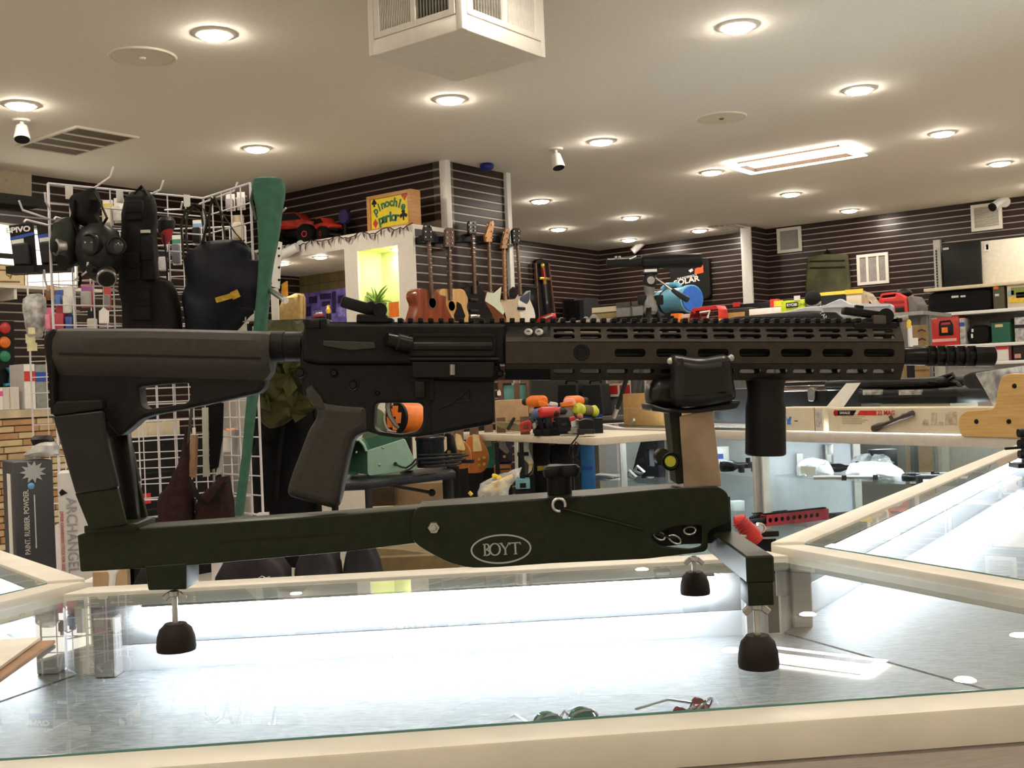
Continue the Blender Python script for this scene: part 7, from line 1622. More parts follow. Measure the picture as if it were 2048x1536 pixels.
for px, py in ((990, 952), (998, 956), (1004, 962)): MB().ell(t.P(px, py, -0.03), (0.012, 0.01, 0.010), 8, 6).bd('yellow_fitting', M_YEL, t, jit=0.003, jsc=60)
MB().bb((-0.08, -0.03, -t.M.translation.z), (0.05, 0.05, -0.02)).bd('carton_below', M_CARD, t)
t = item('rod_with_cap', 'thin black rod with a small yellow cap beside the plastic bag', 'rod', 941, 992, 4.25); MB().cyl(t.P(938, 984, 0), t.P(944, 990, 0), 0.007, n=12).bd('cap', M_YEL, t); MB().cyl(t.P(944, 990, 0), (t.p(944, 990, 0)[0], 0, -t.M.translation.z), 0.004, n=8).bd('rod', M_BLACK, t)
# big tan carton on the floor behind the counter rail
t = carton('carton', 'large tan carton on the floor behind the counter rail below the stand pivot', 'box', 745, 1112, 920, 1180, 3.25, 0.35, mat('tan_card', (0.17, 0.12, 0.05), 0.8), top=False)
t.o.location.z -= 0.0
plate('flap', t.pl([(690, 1092), (800, 1098), (905, 1112), (760, 1116)], 0.05), 0.04, 0.045, mat('tan_card2', (0.22, 0.17, 0.09), 0.8), t)
MB().bb((t.x0, 0.01, -t.M.translation.z), (t.x1, 0.34, 0.002)).bd('lower_body', MATS['tan_card'], t)
# ================================================================== rear show cases on the right
def P2(px, py, z=TOP):
    p = onz(px, py, z); return Vector((p.dot(RGT), p.dot(FWD)))
M_LED2 = lamp_mat('led_strip_rear', (0.86, 0.92, 1.0), 48.0)
M_CGL = glass('rear_case_glass', (0.93, 0.975, 0.965), 0.0, 1.0, dirt=0.02)
M_FRM = mat('case_frame', (0.62, 0.58, 0.52), 0.4, 0.15, var=0.04)
M_INNER = mat('case_inner', (0.66, 0.68, 0.74), 0.5, var=0.03)
def rear_case(label, poly, glazed, shelves, led, top=TOP):
    """poly ccw in camera metres; glazed: edge indices with glass sides"""
    c = sum((Vector(p) for p in poly), Vector((0, 0)))/len(poly)
    t = Th('display_case', label, 'display case', cw(c.x, c.y, 0), HEAD)
    pl = [(p[0]-c.x, p[1]-c.y) for p in poly]; n = len(pl); inn = inset(pl, [0.05]*n)
    for i in range(n):
        MB().slab([pl[i], pl[(i+1) % n], inn[(i+1) % n], inn[i]], top-0.04, top+0.002).bd('rail', M_FRM, t, bevel=0.003)
        o2, i2 = inset(pl, [0.004]*n), inset(pl, [0.010]*n)
        q = [o2[i], o2[(i+1) % n], i2[(i+1) % n], i2[i]]
        if i in glazed:
            MB().slab(q, 0.36, top-0.041).bd('glass_side', M_CGL, t)
            MB().slab(q, 0.08, 0.355).bd('kick_panel', M_PANEL, t)
        else: MB().slab(q, 0.08, top-0.041).bd('back_panel', M_INNER, t)
    MB().slab(inset(pl, [0.045]*n), top-0.006, top).bd('glass_top', M_CGL, t)
    i4 = inset(pl, [0.022]*n)
    for i in range(n):
        q = Vector(i4[i]); MB().bb((q.x-0.018, q.y-0.018, 0.0), (q.x+0.018, q.y+0.018, top-0.04)).bd('post', M_FRM, t, bevel=0.002, seg=1)
    for z in shelves: MB().slab(inset(pl, [0.05]*n), z-0.006, z).bd('glass_shelf', M_CGL, t)
    MB().slab(inset(pl, [0.012]*n), 0.33, 0.36).bd('deck', mat('deck_grey', (0.30, 0.32, 0.31), 0.4, 0.2), t)
    for e in led:
        a, b = Vector(inset(pl, [0.055]*n)[e]), Vector(inset(pl, [0.055]*n)[(e+1) % n]); f_, g_ = Vector(inset(pl, [0.068]*n)[e]), Vector(inset(pl, [0.068]*n)[(e+1) % n])
        MB().slab([tuple(a.lerp(b, 0.05)), tuple(a.lerp(b, 0.95)), tuple(f_.lerp(g_, 0.95)), tuple(f_.lerp(g_, 0.05))], top-0.036, top-0.032).bd('led_strip', M_LED2, t)
    return t, c
E1 = P2(1236, 857); E2 = P2(1510, 864); E3 = P2(2048, 876); d3 = (E3-E2).normalized(); E3 = E2 + d3*2.0
E0 = Vector((E1.x-0.06, E1.y+0.75))
n3 = Vector((-d3.y, d3.x)); n3 = n3 if n3.y > 0 else -n3
d2 = (E2-E1).normalized(); n2 = Vector((-d2.y, d2.x)); n2 = n2 if n2.y > 0 else -n2
Q2 = E2 + (n2+n3).normalized()*0.62; Q1 = E0 + n2*0.55; Q3 = E3 + n3*0.6
caseA, cA = rear_case('glass show case with an angled left end under the tripod', [tuple(E0), tuple(E1), tuple(E2), tuple(Q2), tuple(Q1)], (0, 1), (0.70,), (2, 1))
e2b = E2 + d3*0.012 + n3*0.0; q2b = Q2 + d3*0.012
caseB, cB = rear_case('long glass show case on the right with scopes and rifle parts inside', [tuple(e2b), tuple(E3), tuple(Q3), tuple(q2b)], (0, 1, 2), (0.80, 0.58), (0, 2))
def in_case(name, label, cat, px, py, off, z, case=3, rot=None):
    """thing inside the long case: on the line parallel to its front, off metres behind the glass"""
    dd, nn, o = (d3, n3, E2) if case == 3 else (d2, n2, E1)
    r_ = ray(px, py); v = Vector((r_.dot(RGT), r_.dot(FWD))); k = ((o + nn*off).dot(nn))/v.dot(nn); q = v*k
    ang = math.atan2(dd.y, dd.x)
    return Th(name, label, cat, cw(q.x, q.y, z+0.0005), HEAD + (ang if rot is None else rot))
M_SCOPE = mat('scope_black', (0.012, 0.012, 0.014), 0.25, 0.3)
def scope(t, L, r, m=M_SCOPE, z=None):
    z = r*1.25 if z is None else z
    MB().tube([(-L/2, 0, z), (-L*0.46, 0, z), (-L*0.30, 0, z), (-L*0.22, 0, z), (L*0.12, 0, z), (L*0.24, 0, z), (L*0.46, 0, z), (L*0.5, 0, z)], [r*0.9, r, r, r*0.55, r*0.55, r*1.05, r*1.15, r*1.1], 20).bd('tube', m, t)
    MB().cyl((-L*0.04, 0, z), (-L*0.04, 0, z+r*1.3), r*0.42, n=14).bd('elevation_turret', m, t); MB().cyl((-L*0.04, 0, z), (-L*0.04, -r*1.2, z), r*0.42, n=14).bd('windage_turret', m, t)
    MB().tube([(L*0.40, 0, z), (L*0.42, 0, z)], r*1.18, 20).bd('silver_ring', M_CHROME, t)
    for x in (-L*0.16, L*0.06): MB().bb((x-0.012, -r*0.7, 0), (x+0.012, r*0.7, z)).bd('mount_ring', m, t, bevel=0.003)
t = in_case('rifle_scope', 'large black rifle scope with a silver ring inside the long case', 'scope', 1502, 945, 0.10, 0.80, rot=0.05); scope(t, 0.29, 0.027)
t = in_case('rifle_scope', 'thin black scope lying further right on the upper glass shelf', 'scope', 1870, 935, 0.20, 0.80, rot=-0.1); scope(t, 0.26, 0.017)
t = in_case('rifle_scope', 'black scope behind the plastic bags in the long case', 'scope', 1720, 930, 0.36, 0.80, rot=0.0); scope(t, 0.30, 0.020)
def gun_barrel(t, L, r):
    MB().cyl((-L/2, 0, r*1.6), (L/2, 0, r*1.6), r, n=14).bd('tube', M_STEEL, t)
    for x in (-L*0.2, L*0.1, L*0.4): MB().bb((x-0.01, -r*1.2, 0), (x+0.01, r*1.2, r*2.6)).bd('cradle', M_BLACK, t)
t = in_case('barrel', 'long bright gun barrel on the upper glass shelf', 'gun barrel', 1730, 965, 0.10, 0.80, rot=-0.25); gun_barrel(t, 0.42, 0.008)
t = in_case('barrel', 'second gun barrel behind the bright one on the glass shelf', 'gun barrel', 1850, 935, 0.34, 0.80, rot=-0.2); gun_barrel(t, 0.46, 0.007)
rr = random.Random(8)
for i, (px, py, off, z, w, h, m_, lb) in enumerate(((1440, 940, 0.35, 0.80, 0.10, 0.09, M_PAPER, 'white box behind the large scope'), (1478, 985, 0.25, 0.58, 0.06, 0.05, M_WPL, 'small white box on the lower shelf at the left'), (1625, 930, 0.45, 0.80, 0.05, 0.14, M_DGREY, 'dark upright box behind the first plastic bag'), (1660, 930, 0.40, 0.80, 0.04, 0.12, M_STEEL, 'steel grey upright box between the plastic bags'), (1560, 985, 0.40, 0.58, 0.18, 0.06, M_BLACK, 'low black box behind the red handguard'), (1860, 955, 0.10, 0.80, 0.09, 0.035, M_BLACK, 'flat black box on the glass shelf at the right'), (1700, 1000, 0.25, 0.58, 0.16, 0.05, M_DGREY, 'dark grey tray on the lower shelf'), (1600, 920, 0.20, 0.80, 0.03, 0.09, M_WPL, 'slim white bottle shaped box by the plastic bag'), (1770, 925, 0.46, 0.80, 0.12, 0.10, M_BLACK, 'black box at the back of the glass shelf'))):
    t = in_case('small_box', lb + ' in the long case', 'box', px, py, off, z, rot=rr.uniform(-0.3, 0.3))
    MB().bb((-w/2, 0, 0), (w/2, 0.05, h)).bd('body', m_, t, bevel=0.003); MB().bb((-w*0.3, -0.001, h*0.3), (w*0.2, 0, h*0.6)).bd('label', M_PAPER if m_ is not M_PAPER else M_BLUE, t)
M_BAG = film('bag_film_white', (0.85, 0.86, 0.92), 0.55, 0.2)
def bag(px0, py0, px1, py1, lb, off, z):
    t = in_case('plastic_bag', lb, 'bag', (px0+px1)/2, py1, off, z)
    h = t.p((px0+px1)/2, py0, 0)[1]; w0, w1 = t.p(px0, (py0+py1)/2, 0)[0], t.p(px1, (py0+py1)/2, 0)[0]
    MB().loft([[((w0+w1)/2 + (w1-w0)/2*k*math.cos(a), 0.03*k2*math.sin(a), h*f) for a in [i*2*math.pi/14 for i in range(14)]] for f, k, k2 in ((0, 1, 0.6), (0.3, 1.0, 1.0), (0.6, 0.9, 0.9), (0.85, 0.75, 0.6), (1, 0.5, 0.2))]).bd('film', M_BAG, t, sub=1, jit=0.008, jsc=18)
    MB().bb(((w0+w1)/2-0.05, -0.034, h*0.2), ((w0+w1)/2+0.04, -0.032, h*0.62)).bd('white_card', M_PAPER, t)
bag(1592, 918, 1668, 968, 'clear plastic bag with a white card standing in the long case', 0.08, 0.80)
bag(1690, 924, 1810, 955, 'wide clear plastic bag with a white card on the right of the glass shelf', 0.16, 0.80)
bag(1700, 908, 1790, 935, 'crumpled white plastic bag at the back of the glass shelf', 0.42, 0.80)
def slotted_guard(lb, px, py, off, z, L, m, rot):
    t = in_case('handguard', lb, 'rifle part', px, py, off, z, rot=rot)
    lp = [[(-L/2, 0.004), (L/2, 0.004), (L/2, 0.048), (-L/2, 0.048)]] + [[(-L/2+0.02+i*0.034+0.011*math.cos(a), 0.026+0.011*math.sin(a)) for a in [k*2*math.pi/12 for k in range(12)]] for i in range(int((L-0.03)/0.034))]
    for y in (-0.022, 0.018): plate('side_plate', lp, y, y+0.004, m, t)
    MB().bb((-L/2, -0.02, 0.044), (L/2, 0.02, 0.050)).bd('top_plate', m, t); MB().bb((-L/2, -0.02, 0), (L/2, 0.02, 0.006)).bd('bottom_plate', m, t)
    tm = MB().bb((-0.003, -0.01, 0.05), (0.003, 0.01, 0.056)).mesh('rail_tooth', M_ANO)
    for i in range(int(L/0.012)): o = link('rail_tooth', tm, t); o.location = (-L/2+0.006+i*0.012, 0, 0)
    MB().cyl((-L/2-0.10, 0, 0.026), (L/2, 0, 0.026), 0.012, n=14).bd('barrel', M_BLACK, t)
    return t
ang3 = math.atan2(d3.y, d3.x)
slotted_guard('red slotted handguard on the lower glass shelf of the long case', 1590, 1030, 0.12, 0.58, 0.36, mat('red_anodised', (0.42, 0.035, 0.05), 0.3, 0.4), 0.45)
slotted_guard('dark grey slotted handguard behind the red one', 1600, 1015, 0.30, 0.58, 0.34, mat('grey_green_anodised', (0.10, 0.12, 0.11), 0.4, 0.3), 0.45)
t = in_case('upper_receiver', 'black upper receiver with a toothed rail on the lower shelf', 'rifle part', 1540, 1062, 0.05, 0.58, rot=0.35)
plate('body', fillet([(-0.10, 0.0), (0.10, 0.0), (0.10, 0.045), (-0.06, 0.045), (-0.10, 0.03)], 0.004), -0.016, 0.016, M_ANO, t, 0.002)
for i in range(14): o = link('rail_tooth', tooth, t); o.location = (-0.085+i*0.0135, 0, 0.045)
MB().cyl((0.10, 0, 0.022), (0.24, 0, 0.022), 0.010, n=14).bd('barrel', M_BLACK, t); MB().bb((-0.03, -0.0175, 0.012), (0.04, -0.0155, 0.03)).bd('port', M_BLACK, t)
t = in_case('key_ring_tool', 'pair of bright steel pliers lying on the lower shelf', 'tool', 1660, 1028, 0.10, 0.58, rot=0.5)
for s in (-1, 1): MB().tube([(-0.05, s*0.012, 0.006), (0, s*0.002, 0.006), (0.07, -s*0.014, 0.006)], 0.006, 8).bd('handle', M_CHROME, t)
MB().cyl((0, 0, 0), (0, 0, 0.014), 0.010, n=14).bd('joint', M_CHROME, t)
# red grip and black part just behind the right counter's corner
def low_item(name, label, cat, px, py, D): return item(name, label, cat, px, py, D)
t = low_item('pistol_grip', 'red ribbed pistol grip inside the rear case beside the stand\'s end', 'rifle part', 1494, 1085, 3.2)
pts = [t.P(*p, 0) for p in ((1468, 1040), (1478, 1040), (1494, 1056), (1506, 1070), (1512, 1082))]
gr = MB().tube(pts, [0.012, 0.020, 0.022, 0.024, 0.022], 16).bd('grip', M_RED, t)
for i in range(9):
    q = Vector(pts[1]).lerp(Vector(pts[4]), i/8); dv = (Vector(pts[4])-Vector(pts[1])).normalized()
    MB().tube([q, q+dv*0.004], 0.0238, 16).bd('rib', mat('red_rib', (0.42, 0.02, 0.02), 0.5), gr)
MB().bb((-0.03, 0.02, -t.M.translation.z), (0.03, 0.08, 0.02)).bd('pedestal', M_BLACK, t)
t = low_item('sight_mount', 'small black sight mount with a round silver rim next to the red grip', 'rifle part', 1535, 1080, 3.25)
MB().bb(t.P(1518, 1075, -0.02), t.P(1552, 1058, 0.02)).bd('mount', M_ANO, t, bevel=0.004)
MB().lathe([(0.010, 0.004), (0.012, 0.008), (0.016, 0.006), (0.016, -0.01)], 18, t.P(1520, 1056, -0.02), Matrix(((1, 0, 0), (0, 0, -1), (0, 1, 0)))).bd('rim', M_CHROME, t)
MB().bb((-0.03, 0.02, -t.M.translation.z), (0.03, 0.06, 0.0)).bd('pedestal', M_BLACK, t)
# inside the left end case: black holster box and white items
t = in_case('white_cutter', 'white handled tools lying inside the angled case', 'tool', 1275, 955, 0.15, 0.70, case=2)
for dx_, dz_ in ((-0.06, 0.0), (0.02, 0.03)): MB().tube([(dx_-0.05, 0, 0.02+dz_), (dx_, -0.01, 0.05+dz_), (dx_+0.05, 0, 0.02+dz_), (dx_, 0.01, 0.006+dz_), (dx_-0.05, 0, 0.02+dz_)], 0.008, 8).bd('white_handle', M_WPL, t)
MB().bar((0.05, 0, 0.02), (0.12, 0.02, 0.02), 0.02, 0.01).bd('blade', M_CHROME, t)
t = in_case('black_box_frame', 'black stepped presentation box inside the angled case', 'box', 1285, 930, 0.32, 0.70, case=2)
plate('frame', [[(-0.12, 0), (0.16, 0), (0.16, 0.22), (0.0, 0.22), (-0.06, 0.12)], [(0.03, 0.06), (0.12, 0.06), (0.12, 0.16), (0.03, 0.16)]], 0, 0.05, mat('ink_black', (0.03, 0.03, 0.05), 0.4), t, 0.003)
MB().bb((0.02, 0.03, 0.05), (0.13, 0.04, 0.17)).bd('pale_panel', mat('pale_lilac', (0.45, 0.47, 0.55), 0.5), t)
t = in_case('paper_stack', 'loose stack of white papers at the angled case corner', 'papers', 1215, 955, 0.05, 0.70, case=2)
for i in range(4): MB().box((0, 0, 0.004+0.008*i), (0.14, 0.10, 0.005), (0, 0.05*(i % 2), 0.2*i)).bd('sheet', M_PAPER, t)

# ------------------------------------------------------------------ on top of the rear cases
def on_case(name, label, cat, px, off, case=3, rot=None, lift=0.0):
    return in_case(name, label, cat, px, 850, off, TOP+0.0025+lift, case, rot)
def case_box(name, label, px0, px1, pyt, off, d, m_, case=3, **k):
    t = on_case(name, label, 'box', (px0+px1)/2, off, case)
    x0_, x1_ = t.p(px0, 840, 0)[0], t.p(px1, 840, 0)[0]; h = t.p((px0+px1)/2, pyt, 0)[1]
    t.x0, t.x1, t.h = x0_, x1_, h
    MB().bb((x0_, 0, 0), (x1_, d, h)).bd('body', m_, t, bevel=0.003, seg=1)
    return t
M_CRM = mat('cream_carton', (0.66, 0.58, 0.43), 0.65, var=0.06, scale=10)
t = case_box('product_carton', 'cream carton with a small blue logo on the long case behind the foregrip', 1545, 1647, 815, 0.05, 0.13, M_CRM)
plate('open_flap', [(t.x1-0.10, t.h), (t.x1, t.h), (t.x1+0.10, t.h+0.10), (t.x1+0.02, t.h+0.10)], 0.125, 0.128, M_PAPER, t)
lx, lz = t.p(1578, 841, 0)
plate('blue_logo', [(lx-0.018, lz+0.016), (lx-0.006, lz+0.004), (lx+0.006, lz+0.018), (lx+0.018, lz+0.016), (lx+0.010, lz-0.004), (lx+0.012, lz-0.018), (lx-0.012, lz-0.018), (lx-0.010, lz-0.002)], -0.0015, 0.0, mat('logo_blue', (0.03, 0.20, 0.60), 0.5), t)
MB().bb((lx+0.035, -0.0012, lz-0.004), (lx+0.055, 0.0, lz)).bd('small_print', M_DGREY, t)
plate('end_label', [(t.x1-0.045, t.h*0.2), (t.x1-0.012, t.h*0.2), (t.x1-0.012, t.h*0.9), (t.x1-0.045, t.h*0.9)], -0.0012, 0.0, mat('label_grey', (0.45, 0.43, 0.40), 0.6, var=0.3, scale=60), t)
MB().bb((t.x1-0.053, -0.0012, 0.0), (t.x1-0.050, 0.0, t.h)).bd('edge_stripe', mat('rust_stripe', (0.30, 0.12, 0.05), 0.6), t)
t = case_box('rifle_carton', 'long cream carton printed with a red 22 MAG and a scope on the long case', 1656, 2010, 815, 0.05, 0.12, M_CRM)
zt_ = t.h; lx, lz = t.p(1690, 826, -0.001)
k_ = (t.x1-t.x0)/354.0
plate('black_banner', [(lx-0.05, lz-0.011), (lx+0.045, lz-0.011), (lx+0.062, lz+0.011), (lx-0.05, lz+0.011)], -0.0012, 0, M_BLACK, t)
MB().lathe([(0, 0.002), (0.013, 0.002)], 18, (lx-0.052, 0, lz), Matrix(((1, 0, 0), (0, 0, -1), (0, 1, 0)))).bd('red_roundel', M_RED, t)
facetext(t, 'SAVAGE', lx, lz, 0.016, M_PAPER, -0.0018)
lx2 = t.p(1733, 826, -0.001)[0]
plate('red_banner', [(lx2-0.052, lz-0.010), (lx2+0.052, lz-0.010), (lx2+0.052, lz+0.010), (lx2-0.036, lz+0.010)], -0.0012, 0, M_RED, t)
facetext(t, '22 MAG', t.p(1772, 826, -0.001)[0], lz, 0.026, M_RED, -0.0015, bold=0.0005)
for i in range(6): MB().bb((t.p(1684, 840, 0)[0], -0.001, zt_*(0.70-0.07*i)), (t.p(1736-(i % 3)*6, 840, 0)[0], 0.0, zt_*(0.70-0.07*i)+0.003)).bd('text_line', mat('print_tan', (0.38, 0.30, 0.18), 0.7), t)
a_, b_ = Vector(t.P(1746, 858, -0.016)), Vector(t.P(1826, 826, -0.016));
cv = lambda f: a_.lerp(b_, f)
sc_ = MB().tube([cv(0), cv(0.02), cv(0.16), cv(0.30), cv(0.70), cv(0.78), cv(0.97), cv(1)], [0.012, 0.015, 0.015, 0.0085, 0.0085, 0.013, 0.013, 0.011], 16).bd('scope', mat('scope_brown', (0.06, 0.045, 0.035), 0.35, 0.2), t)
MB().cyl(cv(0.5), cv(0.5)+Vector((-0.008, -0.004, 0.022)), 0.008, n=12).bd('turret', MATS['scope_brown'], sc_)
M_PRINT = mat('landscape_print', (0.36, 0.28, 0.20), 0.7, var=0.45, scale=40, col2=(0.62, 0.54, 0.42))
for x0p, y0p, x1p, y1p in ((1862, 824, 1874, 850), (1890, 822, 1914, 850), (1845, 838, 1856, 850), (1876, 842, 1886, 852)):
    plate('printed_rock', t.pl([(x0p, y1p), (x0p+1, y0p+3), ((x0p+x1p)/2, y0p), (x1p, y0p+2), (x1p, y1p)], -0.001), -0.0012, 0.0, M_PRINT, t)
# wooden target board shape at the right
t = on_case('wooden_stock_board', 'yellow pine L shaped board with dark bolt heads at the long case end', 'board', 1990, -0.01)
WP = wood('pine', (0.52, 0.31, 0.10), (0.62, 0.40, 0.15), 5, 0.5, stretch=(1.2, 1, 22))
plate('board', fillet(t.pl([(1916, 850), (1918, 834), (1930, 822), (1984, 818), (1990, 812), (1996, 775), (2004, 752), (2020, 747), (2070, 748), (2090, 878), (1922, 873)], 0), 0.012, 4), 0, 0.02, WP, t, 0.003)
for px, py in ((2029, 772), (1953, 843), (2018, 843)): MB().lathe([(0, 0.004), (0.008, 0.003), (0.009, 0)], 14, t.P(px, py, 0), Matrix(((1, 0, 0), (0, 0, -1), (0, 1, 0)))).bd('bolt_head', M_BLACK, t)
t = on_case('wrapped_saw', 'grey wrapped black tool lying behind the pine board', 'tool', 1985, 0.16)
plate('wrapped_body', fillet(t.pl([(1925, 750), (1940, 744), (1968, 740), (2060, 735), (2060, 790), (2000, 815), (1975, 800), (1962, 778), (1935, 778), (1924, 768)], 0), 0.01), 0, 0.08, M_DGREY, t, 0.01, 2)
plate('film_wrap', fillet(t.pl([(1950, 746), (2055, 730), (2058, 800), (1990, 818), (1970, 780)], -0.004), 0.01), -0.006, 0.0, M_FILM, t)
MB().bb(t.P(1960, 812, 0.02), (t.p(1990, 812, 0.02)[0], 0.06, 0)).bd('support', M_BLACK, t)
# black blister cases stacked on the cartons
t = on_case('pistol_case', 'black moulded pistol case lying on the long case behind the rifle carton', 'case', 1820, 0.24)
def mcase(px0, px1, pyt, pyb, m_):
    x0_, x1_ = t.p(px0, 790, 0)[0], t.p(px1, 790, 0)[0]; z0_, z1_ = t.p((px0+px1)/2, pyb, 0)[1], t.p((px0+px1)/2, pyt, 0)[1]
    return MB().bb((x0_, 0, z0_), (x1_, 0.24, z1_))
mcase(1710, 1910, 778, 808, M_BLACK).bd('lower_shell', M_BLACK, t, bevel=0.02, seg=3)
MB().bb((t.p(1715, 0, 0)[0], -0.004, t.p(1800, 795, 0)[1]), (t.p(1900, 0, 0)[0], 0.0, t.p(1800, 790, 0)[1])).bd('seam', M_DGREY, t)
MB().bb((t.p(1750, 800, 0)[0], 0.03, 0), (t.p(1890, 800, 0)[0], 0.2, t.p(1800, 806, 0)[1])).bd('carton_below', M_CRM, t)
for px0, px1 in ((1728, 1765), (1800, 1845)): MB().bb((t.p(px0, 785, 0)[0], -0.008, t.p(px0, 790, 0)[1]), (t.p(px1, 785, 0)[0], 0.004, t.p(px0, 780, 0)[1])).bd('glossy_label', M_FILM, t)
t2 = Th('pistol_case', 'second black moulded case stacked on top of the first one', 'case', t.M.translation + Vector((0, 0, t.p(1800, 778, 0)[1]+0.002)), HEAD+ang3)
zc_ = t2.p(1800, 757, 0)[1]
MB().bb((t.p(1640, 790, 0)[0], 0.02, 0), (t.p(1862, 790, 0)[0], 0.24, zc_)).bd('shell', M_BLACK, t2, bevel=0.018, seg=3)
MB().bb((t.p(1640, 790, 0)[0]+0.02, 0.016, zc_*0.45), (t.p(1862, 790, 0)[0]-0.02, 0.022, zc_*0.52)).bd('seam', M_DGREY, t2)
MB().tube([(0.02, 0.02, zc_*0.5), (0.02, -0.02, zc_*0.6), (0.12, -0.02, zc_*0.6), (0.12, 0.02, zc_*0.5)], 0.008, 6).bd('handle', M_BLACK, t2)
t = on_case('pry_hook', 'black hooked tool on top of the stacked cases at the right', 'tool', 1905, 0.36)
MB().tube([t.P(*p, 0) for p in ((1850, 760), (1880, 756), (1905, 748), (1910, 754), (1896, 762), (1914, 766), (1922, 776), (1924, 790))], 0.009, 8).bd('hook', M_BLACK, t)
MB().bar(t.P(1858, 768, 0), t.P(1895, 765, 0), 0.02, 0.02).bd('film_pack', M_FILM, t); MB().bb((t.p(1880, 770, 0)[0]-0.02, 0, 0), (t.p(1880, 770, 0)[0]+0.02, 0.03, t.p(1880, 768, 0)[1])).bd('prop', M_BLACK, t)
# silver flight case behind the foregrip
t = on_case('flight_case', 'black and silver flight case with a round latch on the long case', 'case', 1560, 0.30)
x0_, x1_ = t.p(1506, 790, 0)[0], t.p(1655, 790, 0)[0]; zt_ = t.p(1560, 756, 0)[1]
MB().bb((x0_, 0, 0), (x1_, 0.22, zt_)).bd('shell', M_BLACK, t, bevel=0.006)
for z0_, z1_ in ((zt_*0.90, zt_*1.0), (zt_*0.72, zt_*0.84), (0.0, zt_*0.06)): MB().bb((x0_-0.004, -0.004, z0_), (x1_+0.004, 0.226, z1_)).bd('aluminium_band', M_CHROME, t, bevel=0.003)
lc = t.p(1623, 788, -0.01)
plate('latch', fillet([(lc[0]-0.020, lc[1]-0.035), (lc[0]+0.020, lc[1]-0.035), (lc[0]+0.024, lc[1]+0.02), (lc[0], lc[1]+0.034), (lc[0]-0.024, lc[1]+0.02)], 0.012), -0.014, -0.004, M_STEEL, t, 0.003)
t = on_case('cardboard_box', 'brown cardboard box between the tripod legs on the angled case', 'box', 1290, 0.25, case=2)
x0_, x1_, h = t.p(1246, 810, 0)[0], t.p(1325, 810, 0)[0], t.p(1285, 787, 0)[1]
MB().bb((x0_, 0, 0), (x1_, 0.2, h)).bd('body', mat('kraft', (0.40, 0.23, 0.08), 0.8, var=0.1), t, bevel=0.003); MB().bb((x0_, -0.001, h*0.52), (x1_, 0, h*0.56)).bd('fold_line', M_CARD, t)
# small display bits on the angled case
t = on_case('hard_case', 'black hard case with a chrome catch beside the cradle post', 'case', 1460, 0.22, case=2)
x0_, x1_, h = t.p(1425, 820, 0)[0], t.p(1500, 820, 0)[0], t.p(1460, 778, 0)[1]
MB().bb((x0_, 0, 0.02), (x1_, 0.2, h)).bd('shell', M_DGREY, t, bevel=0.006); MB().bb((x0_, -0.004, 0), (x1_, 0.2, 0.022)).bd('bright_base', M_CHROME, t); MB().bb((x0_+0.03, -0.012, h*0.2), (x0_+0.05, 0, h*0.5)).bd('catch', M_CHROME, t)

# ------------------------------------------------------------------ tripod with spotting scope on the angled case
TD = (onz(1270, 850, TOP) - CAMPOS).dot(FWD)
t = item('tripod', 'black camera tripod standing on the angled show case', 'tripod', 1300, 842, 6.85, z=TOP+0.004)
apx = Vector(t.P(1300, 610, 0))
ft = [Vector((*[ (t.I @ onz(px, py, TOP+0.004))[i] for i in (0, 1)], 0.0)) for px, py in ((1229, 836), (1270, 850))] + [Vector((0.40, 0.25, 0))]
for f_ in ft:
    top = apx + Vector(((f_.x)*0.06, f_.y*0.06, -0.02))
    l_ = MB().bar(top, top.lerp(f_, 0.42), 0.034, 0.026).bd('leg', M_BLACK, t, bevel=0.004)
    MB().cyl(top.lerp(f_, 0.40), top.lerp(f_, 0.90), 0.016, n=12).bd('leg_tube', M_DGREY, l_); MB().cyl(top.lerp(f_, 0.89), f_ + Vector((0, 0, 0.012)), 0.020, n=12).bd('steel_foot', M_CHROME, l_)
MB().cyl((apx.x, apx.y, apx.z-0.30), (apx.x, apx.y, apx.z+0.10), 0.016, n=14).bd('centre_column', M_DGREY, t)
MB().lathe([(0.03, -0.06), (0.045, -0.04), (0.045, 0.02), (0.032, 0.04), (0.028, 0.07), (0.034, 0.09), (0.034, 0.13), (0.02, 0.14)], 20, apx).bd('collar', mat('tripod_grey', (0.20, 0.19, 0.18), 0.4, 0.3), t)
hd = Vector(t.P(1300, 562, 0))
MB().ell(hd, (0.045, 0.05, 0.055), 16, 10).bd('pan_head', M_DGREY, t); MB().lathe([(0, 0.05), (0.024, 0.05), (0.026, 0.0)], 16, hd, Matrix(((1, 0, 0), (0, 0, -1), (0, 1, 0)))).bd('tilt_lock', M_STEEL, t)
zp = t.p(1300, 545, 0)[1]
MB().bb((hd.x-0.05, -0.03, hd.z+0.04), (hd.x+0.05, 0.03, zp)).bd('head_plate', M_BLACK, t, bevel=0.004); MB().bb((hd.x-0.035, -0.03, zp+0.001), (hd.x+0.042, 0.03, zp+0.018)).bd('quick_plate', M_WPL, t)
hb = [t.P(1312, 556, -0.06), t.P(1345, 580, -0.16), t.P(1362, 592, -0.2), t.P(1376, 600, -0.22)]
MB().tube(hb[:3], 0.008, 8).bd('pan_handle', M_STEEL, t); MB().tube([hb[1], hb[2], hb[3]], [0.012, 0.018, 0.018], 10).bd('handle_grip', M_DGREY, t)
for px, py in ((1318, 600), (1284, 600)): MB().box(t.P(px, py, 0), (0.05, 0.05, 0.06)).bd('leg_hinge', M_BLACK, t, bevel=0.006)
sc = Th('spotting_scope', 'long black spotting scope mounted on the tripod', 'scope', t.wp((hd.x, 0, zp+0.020)), HEAD, tilt=ROLL*0.4)
sz = 0.045
px_ = lambda p: sc.p(p, 526, 0)[0]
